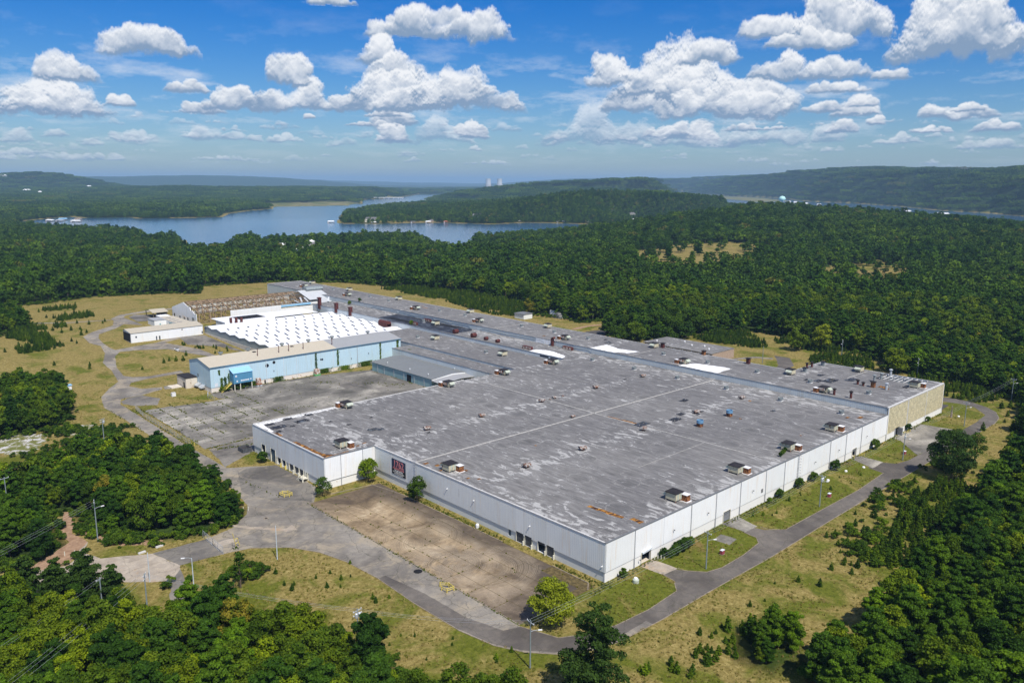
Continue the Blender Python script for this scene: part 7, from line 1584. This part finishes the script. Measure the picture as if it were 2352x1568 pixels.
# vines on the blue hall
for i, (x_, z0, z1, w_) in enumerate([(54.6,2,10.6,.5),(66.5,3,10.4,.45),(91,1,11,.45),(101.6,5,10.8,.6),(7.5,7.5,9.6,.35),(8.3,.5,6,.5),(10,.4,6.2,.6),(11.6,.4,7.5,.35),(35,0,2.3,2.5),(59,0,2.4,3),(70,0,2.2,3),(82,0,2.6,4)]):
    r = np.random.default_rng(500+i); n = int(60*w_*(z1-z0)+20); C = np.column_stack([x_+r.normal(0, w_*.5, n), 225.88-abs(r.normal(0, .12, n)), z0+(z1-z0)*r.random(n)]); Nn = np.tile([0, -1., .3], (n, 1))
    o = put('vine', leaf_cloud(C-np.array([x_, 226, 0]), Nn, r.uniform(.22, .45, n), r, M['leaf_young'], 'vine'), None, (x_, 226, 0)); tag(o, ['green vine climbing the blue wall by the green based cabinet','thin vine on the blue wall in the middle of its length','green vine up the blue wall left of the grey shed','vine at the right end of the blue wall','small dry tangle high on the blue wall near its left corner','vine beside the lower left of the blue wall','leafy vine left of the stair to the box room','vine reaching up beside the blue box room','low creeper on the cream plinth right of the rusty hopper','creeper on the plinth beyond the green based cabinet','creeper on the plinth below the middle downpipe','creeper on the plinth before the grey shed'][i], 'vine', 'vines on the blue hall')
for i, (x_, y_) in enumerate([(8,224.6),(10.5,224.8),(14,224.2),(17,224.6),(19.5,224.4),(22,224.8)]): lone('broad', 400+i, 2.2, .7, (x_, y_), 'low bush in the shade under and beside the blue box room', M['leaf_young'], 'bush', 'bush', per=200, leaf=.3)['group'] = 'bushes under the box room'
for i, (x_, y_, z_, lb) in enumerate([(151.5,352,HR,'small tree growing on the middle roof near the loose sheets'),(155,345,HH,'small tree rooted at the strip wall near the roofless hall'),(136.5,262,HR,'weed bush by the long maroon box')]):
    o = lone('broad', 420+i, 2.6, .45, (x_, y_), lb, M['leaf_young'], 'bush', 'bush', per=150, leaf=.35); o.location.z = z_
for i, (x_, y_) in enumerate([(84.2,3.2),(86,3.6),(87.4,3.9),(89.6,4.6)]):
    o = lone('broad', 430+i, 1.2, .5, (x_, y_), 'tiny bush sprouting from the big roof behind the second last sunny edge unit', M['leaf_young'], 'bush', 'bush', per=300, leaf=.25); o.location.z = HR; o['group'] = 'bushes sprouting on the roof'

# ------------------------------------------------------------------ far buildings
def house(loc, w_, d_, h_, rz, lb, wallm='white', roofm='shingle', cat='house', nm='house', wins=3, grp=None, z=None, wing=False):
    z = height1(*loc) if z is None else z
    t = thing(nm, lb, cat, (*loc, z), rz, grp)
    mb = MB(); mb.box(-w_/2,w_/2,-d_/2,d_/2,-1.5,h_); part('wall', mb, M[wallm], t)
    mb = MB(); e = .6; mb.add([(-w_/2-e,-d_/2-e,h_),(w_/2+e,-d_/2-e,h_),(w_/2+e,d_/2+e,h_),(-w_/2-e,d_/2+e,h_),(-w_/2+d_*.35,0,h_+d_*.32),(w_/2-d_*.35,0,h_+d_*.32)], [(0,1,5,4),(1,2,5),(2,3,4,5),(3,0,4),(3,2,1,0)]); part('roof', mb, M[roofm], t)
    for i in range(wins): x_ = -w_/2+(i+.5)*w_/wins; mb = MB(); mb.box(x_-.7,x_+.7,-d_/2-.06,-d_/2,1,min(h_-.5,2.6)); part('window', mb, M['glass'], t)
    if wing: mb = MB(); mb.box(w_*.2,w_*.5,-d_,-d_/2-.1,-1.5,h_*.9); part('wing', mb, M[wallm], t); mb = MB(); mb.add([(w_*.2-.5,-d_-.5,h_*.9),(w_*.5+.5,-d_-.5,h_*.9),(w_*.5+.5,-d_*.3,h_*.9),(w_*.2-.5,-d_*.3,h_*.9),(w_*.35,-d_*.9,h_*1.35),(w_*.35,-d_*.3,h_*1.35)], [(0,1,4),(1,2,5,4),(2,3,5),(3,0,4,5)]); part('wing_roof', mb, M[roofm], t)
    return t
FR = YAW-R(90)
for (x_, y_, w_, d_, h_, wm, rm, lb, wg) in [(985,1592,34,14,7,'post_cream','shingle','large cream lakeside house at the tip of the wooded peninsula',True),(1200,1508,18,10,5,'white','shingle','white house on the middle of the peninsula shore',False),(1258,1510,24,11,8,'white','shingle','tall white mansion among trees on the peninsula shore',True),(1115,1520,12,8,4,'brick','shingle','small tan house right of the cream lakeside house',False),
        (1640,1300,16,11,9,'post_cream','shingle','tall house above the cove at the right end of the lake',False),(1590,1330,18,10,5,'brick','shingle','brown roofed house left of the tall cove house',False),(407,938,15,10,7,'white','white','white two storey house among near shore trees, left one',True),(458,952,11,9,8,'white','white','narrow white house right of its two storey neighbour',False),(344,815,20,8,4,'white','white','long white shed in front of the near shore houses',False),
        (385,845,12,9,5,'white','white','white roofed building between the near shore houses and the shed',False),(440,910,9,8,6,'white','shingle','small white house at the right of the near shore group',False),(372,868,8,6,5,'white','white','small white building left of the near shore group',False),(218,1232,14,10,7,'white','shingle','white house with grey roof at the far left by the lake',False),(211,1176,17,10,4,'post_cream','red_roof','low house with a red roof at the far left',False),(235,1160,16,10,4,'post_cream','shingle','cream house right of the red roofed one',False),(196,1330,20,10,4,'brick','shingle','grey roofed house buried in trees at the far left',False),
        (438,516,10,7,5,'white','white','white gabled barn deep in the woods behind the site',False),(520,2560,20,12,12,'brick','shingle','tall brown lodge beyond the left arm of the lake',True),(610,2480,12,10,8,'pale_panel','blue_lt','pale blue roofed house beyond the left arm of the lake',False),(760,2700,26,12,6,'brick','shingle','long brown house on the far left hillside',False),(905,640,16,10,5,'white','galv_lt','grey roofed building on the edge of the right hand woods',False)]:
    house((x_, y_), w_, d_, h_*1.05, FR+random.uniform(-.25, .25), lb, wm, rm, wing=wg)
def boathouse(loc, lb, roofm='white', w_=11, grp='boathouses on the lake', d_=8, h_=3.4):
    t = thing('boathouse', lb, 'boathouse', (*loc, -8), FR+random.uniform(-.3,.3), grp)
    for a in (-1,1):
        for b_ in (-1,1): mb = MB(); mb.box(a*w_/2-.2,a*w_/2+.2,b_*d_/2-.2,b_*d_/2+.2,-2,h_); part('pile', mb, M['wood'], t)
    mb = MB(); mb.box(-w_/2,w_/2,-d_/2,d_/2,.5,.8); part('deck', mb, M['wood'], t)
    mb = MB(); mb.add([(-w_/2-.6,-d_/2-.6,h_),(w_/2+.6,-d_/2-.6,h_),(w_/2+.6,d_/2+.6,h_),(-w_/2-.6,d_/2+.6,h_),(-w_/2+1.5,0,h_+1.9),(w_/2-1.5,0,h_+1.9)], [(0,1,5,4),(1,2,5),(2,3,4,5),(3,0,4),(3,2,1,0)]); part('roof', mb, M[roofm], t)
    mb = MB(); mb.box(-w_/2+.3,-w_/2+3,-d_/2+.3,d_/2-.3,.8,h_); part('cabin', mb, M['white'], t)
for i, (x_, y_, rm, w_, lb) in enumerate([(905,1650,'white',12,'white boathouse alone off the peninsula tip'),(965,1553,'white',9,'small white boathouse before the cream lakeside house'),(1052,1512,'shingle',9,'brown roofed boathouse right of the cream lakeside house'),(1090,1500,'white',10,'white boathouse left of the tan house'),(1125,1475,'red_roof',8,'red boathouse near the middle of the peninsula shore'),(1330,1375,'white',10,'white boathouse in the row right of the peninsula point'),(1345,1360,'red_roof',8,'red roofed boathouse in the row right of the peninsula point'),(1300,1392,'white',8,'small white boathouse starting the row right of the point'),
        (1354,1300,'galv_lt',16,'large grey roofed boathouse on open water'),(1388,1240,'white',8,'small boathouse on the low green spit'),(1600,1262,'white',13,'white boathouse at the mouth of the right cove'),(1640,1232,'galv_lt',12,'grey boathouse inside the right cove'),(1675,1215,'galv_lt',10,'last boathouse inside the right cove'),(440,2050,'white',16,'white boathouse in the left arm, nearest'),(402,2125,'white',14,'pale boathouse at the left end of the left arm'),(446,2185,'blue_lt',15,'blue roofed boathouse in the left arm'),(475,2160,'brick',12,'brown boathouse in the left arm'),(418,2100,'galv_lt',14,'grey boathouse between its left arm neighbours')]):
    boathouse((x_, y_), lb, rm, w_*1.3, d_=10)
t = thing('marina', 'long blue roofed marina shed across the far lake', 'marina', (2720,4040,-8), FR); mb = MB(); mb.box(-90,90,-14,14,6,9); part('roof', mb, M['white'], t)
for i in range(7): mb = MB(); mb.box(-88+i*29,-86+i*29,-12,12,-1,6); part('pier', mb, M['pale_panel'], t)
wt = AT(1799, 3400); t = thing('water_tower', 'pale green water tower on stilts before the long ridge', 'water tower', (*wt, height1(*wt)+2))
mb = MB(); mb.lathe([(0,33),(9,35),(13,40),(13,46),(9,52),(0,55)], 18); part('tank', mb, plain('mint_paint', (0.45,0.72,0.66), .5), t, smooth=True)
for i in range(6): a = i*R(60); mb = MB(); mb.tube((12*math.cos(a),12*math.sin(a),-3),(11*math.cos(a),11*math.sin(a),39),.7,n=6); part('leg', mb, M['white'], t)
M['tower'] = mat('cooling_concrete', lambda t: t.mix(t.ss(t.xyz(t.n('ShaderNodeTexCoord').outputs['Object'])[2], 40, 90), (0.40, 0.36, 0.33), (0.62, 0.61, 0.60)), .9)
for i, u in enumerate((1121.5, 1147.5)):
    c_ = AT(u, 11500); t = thing('cooling_tower', ['left hyperbolic cooling tower on the horizon', 'right hyperbolic cooling tower on the horizon'][i], 'cooling tower', (*c_, 2), 0, 'cooling towers'); mb = MB()
    pr_ = [(58*math.sqrt(1+((z_-108)/105)**2)*.62, z_) for z_ in range(0, 146, 9)]; mb.lathe(pr_, 28); part('shell', mb, M['tower'], t, smooth=True)
    mb = MB(); mb.lathe([(36.4,144),(36.9,146.5),(35.5,146.5),(34,135)], 28); part('rim', mb, M['white'], t)
for i, (u, d_, w_) in enumerate([(10,6800,60),(203,6500,50),(238,6300,90),(318,6500,20),(400,6800,60),(455,9000,90),(480,9000,120),(555,9000,80),(600,8600,50),(660,9000,40),(60,5600,60),(90,5200,30)]):
    c_ = AT(u, d_); o = house(c_, w_*.7, 18, 6, FR, f'pale industrial building on the far left plain, {ordn[i+1] if i else "first"} from the left' if i < 10 else f'white building below the far left hill, {["left","right"][i-10]} one', 'white', 'white', 'building', 'far_building', 0, 'pale buildings on the far plain', z=height1(*c_)+9)
for i, (u, d_) in enumerate([(1815,4720),(1830,4640),(1855,4300),(1885,4100),(2080,3300),(2092,3260),(2165,3060),(2180,3030)]):
    c_ = AT(u, d_); house(c_, 20, 9, 3.5, FR, f'white riverside house under the long ridge, {ordn[i+1] if i else "first"} from the left', 'white', 'white', 'house', 'house', 2, 'white riverside houses', z=max(-6, height1(*c_)))
for i, (u, d_) in enumerate([(1964,6150),(2018,5950),(2292,4700),(2210,4950)]):
    c_ = AT(u, d_); house(c_, 34, 12, 6, FR, f'house on the crest of the long ridge, {ordn[i+1] if i else "first"} from the left', 'white', 'shingle', 'house', 'house', 0, 'houses on the ridge crest', z=height1(*c_)+12)

# ------------------------------------------------------------------ haze
mb = MB(); mb.box(-32000, 34000, -32000, 34000, -25, 330)
hz = struct('haze', mb, None, kind='stuff')
hm = bpy.data.materials.new('haze'); hm.use_nodes = True; nt = hm.node_tree; nt.nodes.clear()
pv = nt.nodes.new('ShaderNodeVolumePrincipled'); pv.inputs['Color'].default_value = (0.42, 0.68, 0.96, 1); pv.inputs['Density'].default_value = 6.5e-5; pv.inputs['Anisotropy'].default_value = 0.0
ho = nt.nodes.new('ShaderNodeOutputMaterial'); nt.links.new(pv.outputs[0], ho.inputs['Volume']); hz.data.materials.clear(); hz.data.materials.append(hm); hz['label'] = 'thin blue haze filling the air over the whole landscape'
print('objects', len(bpy.data.objects))
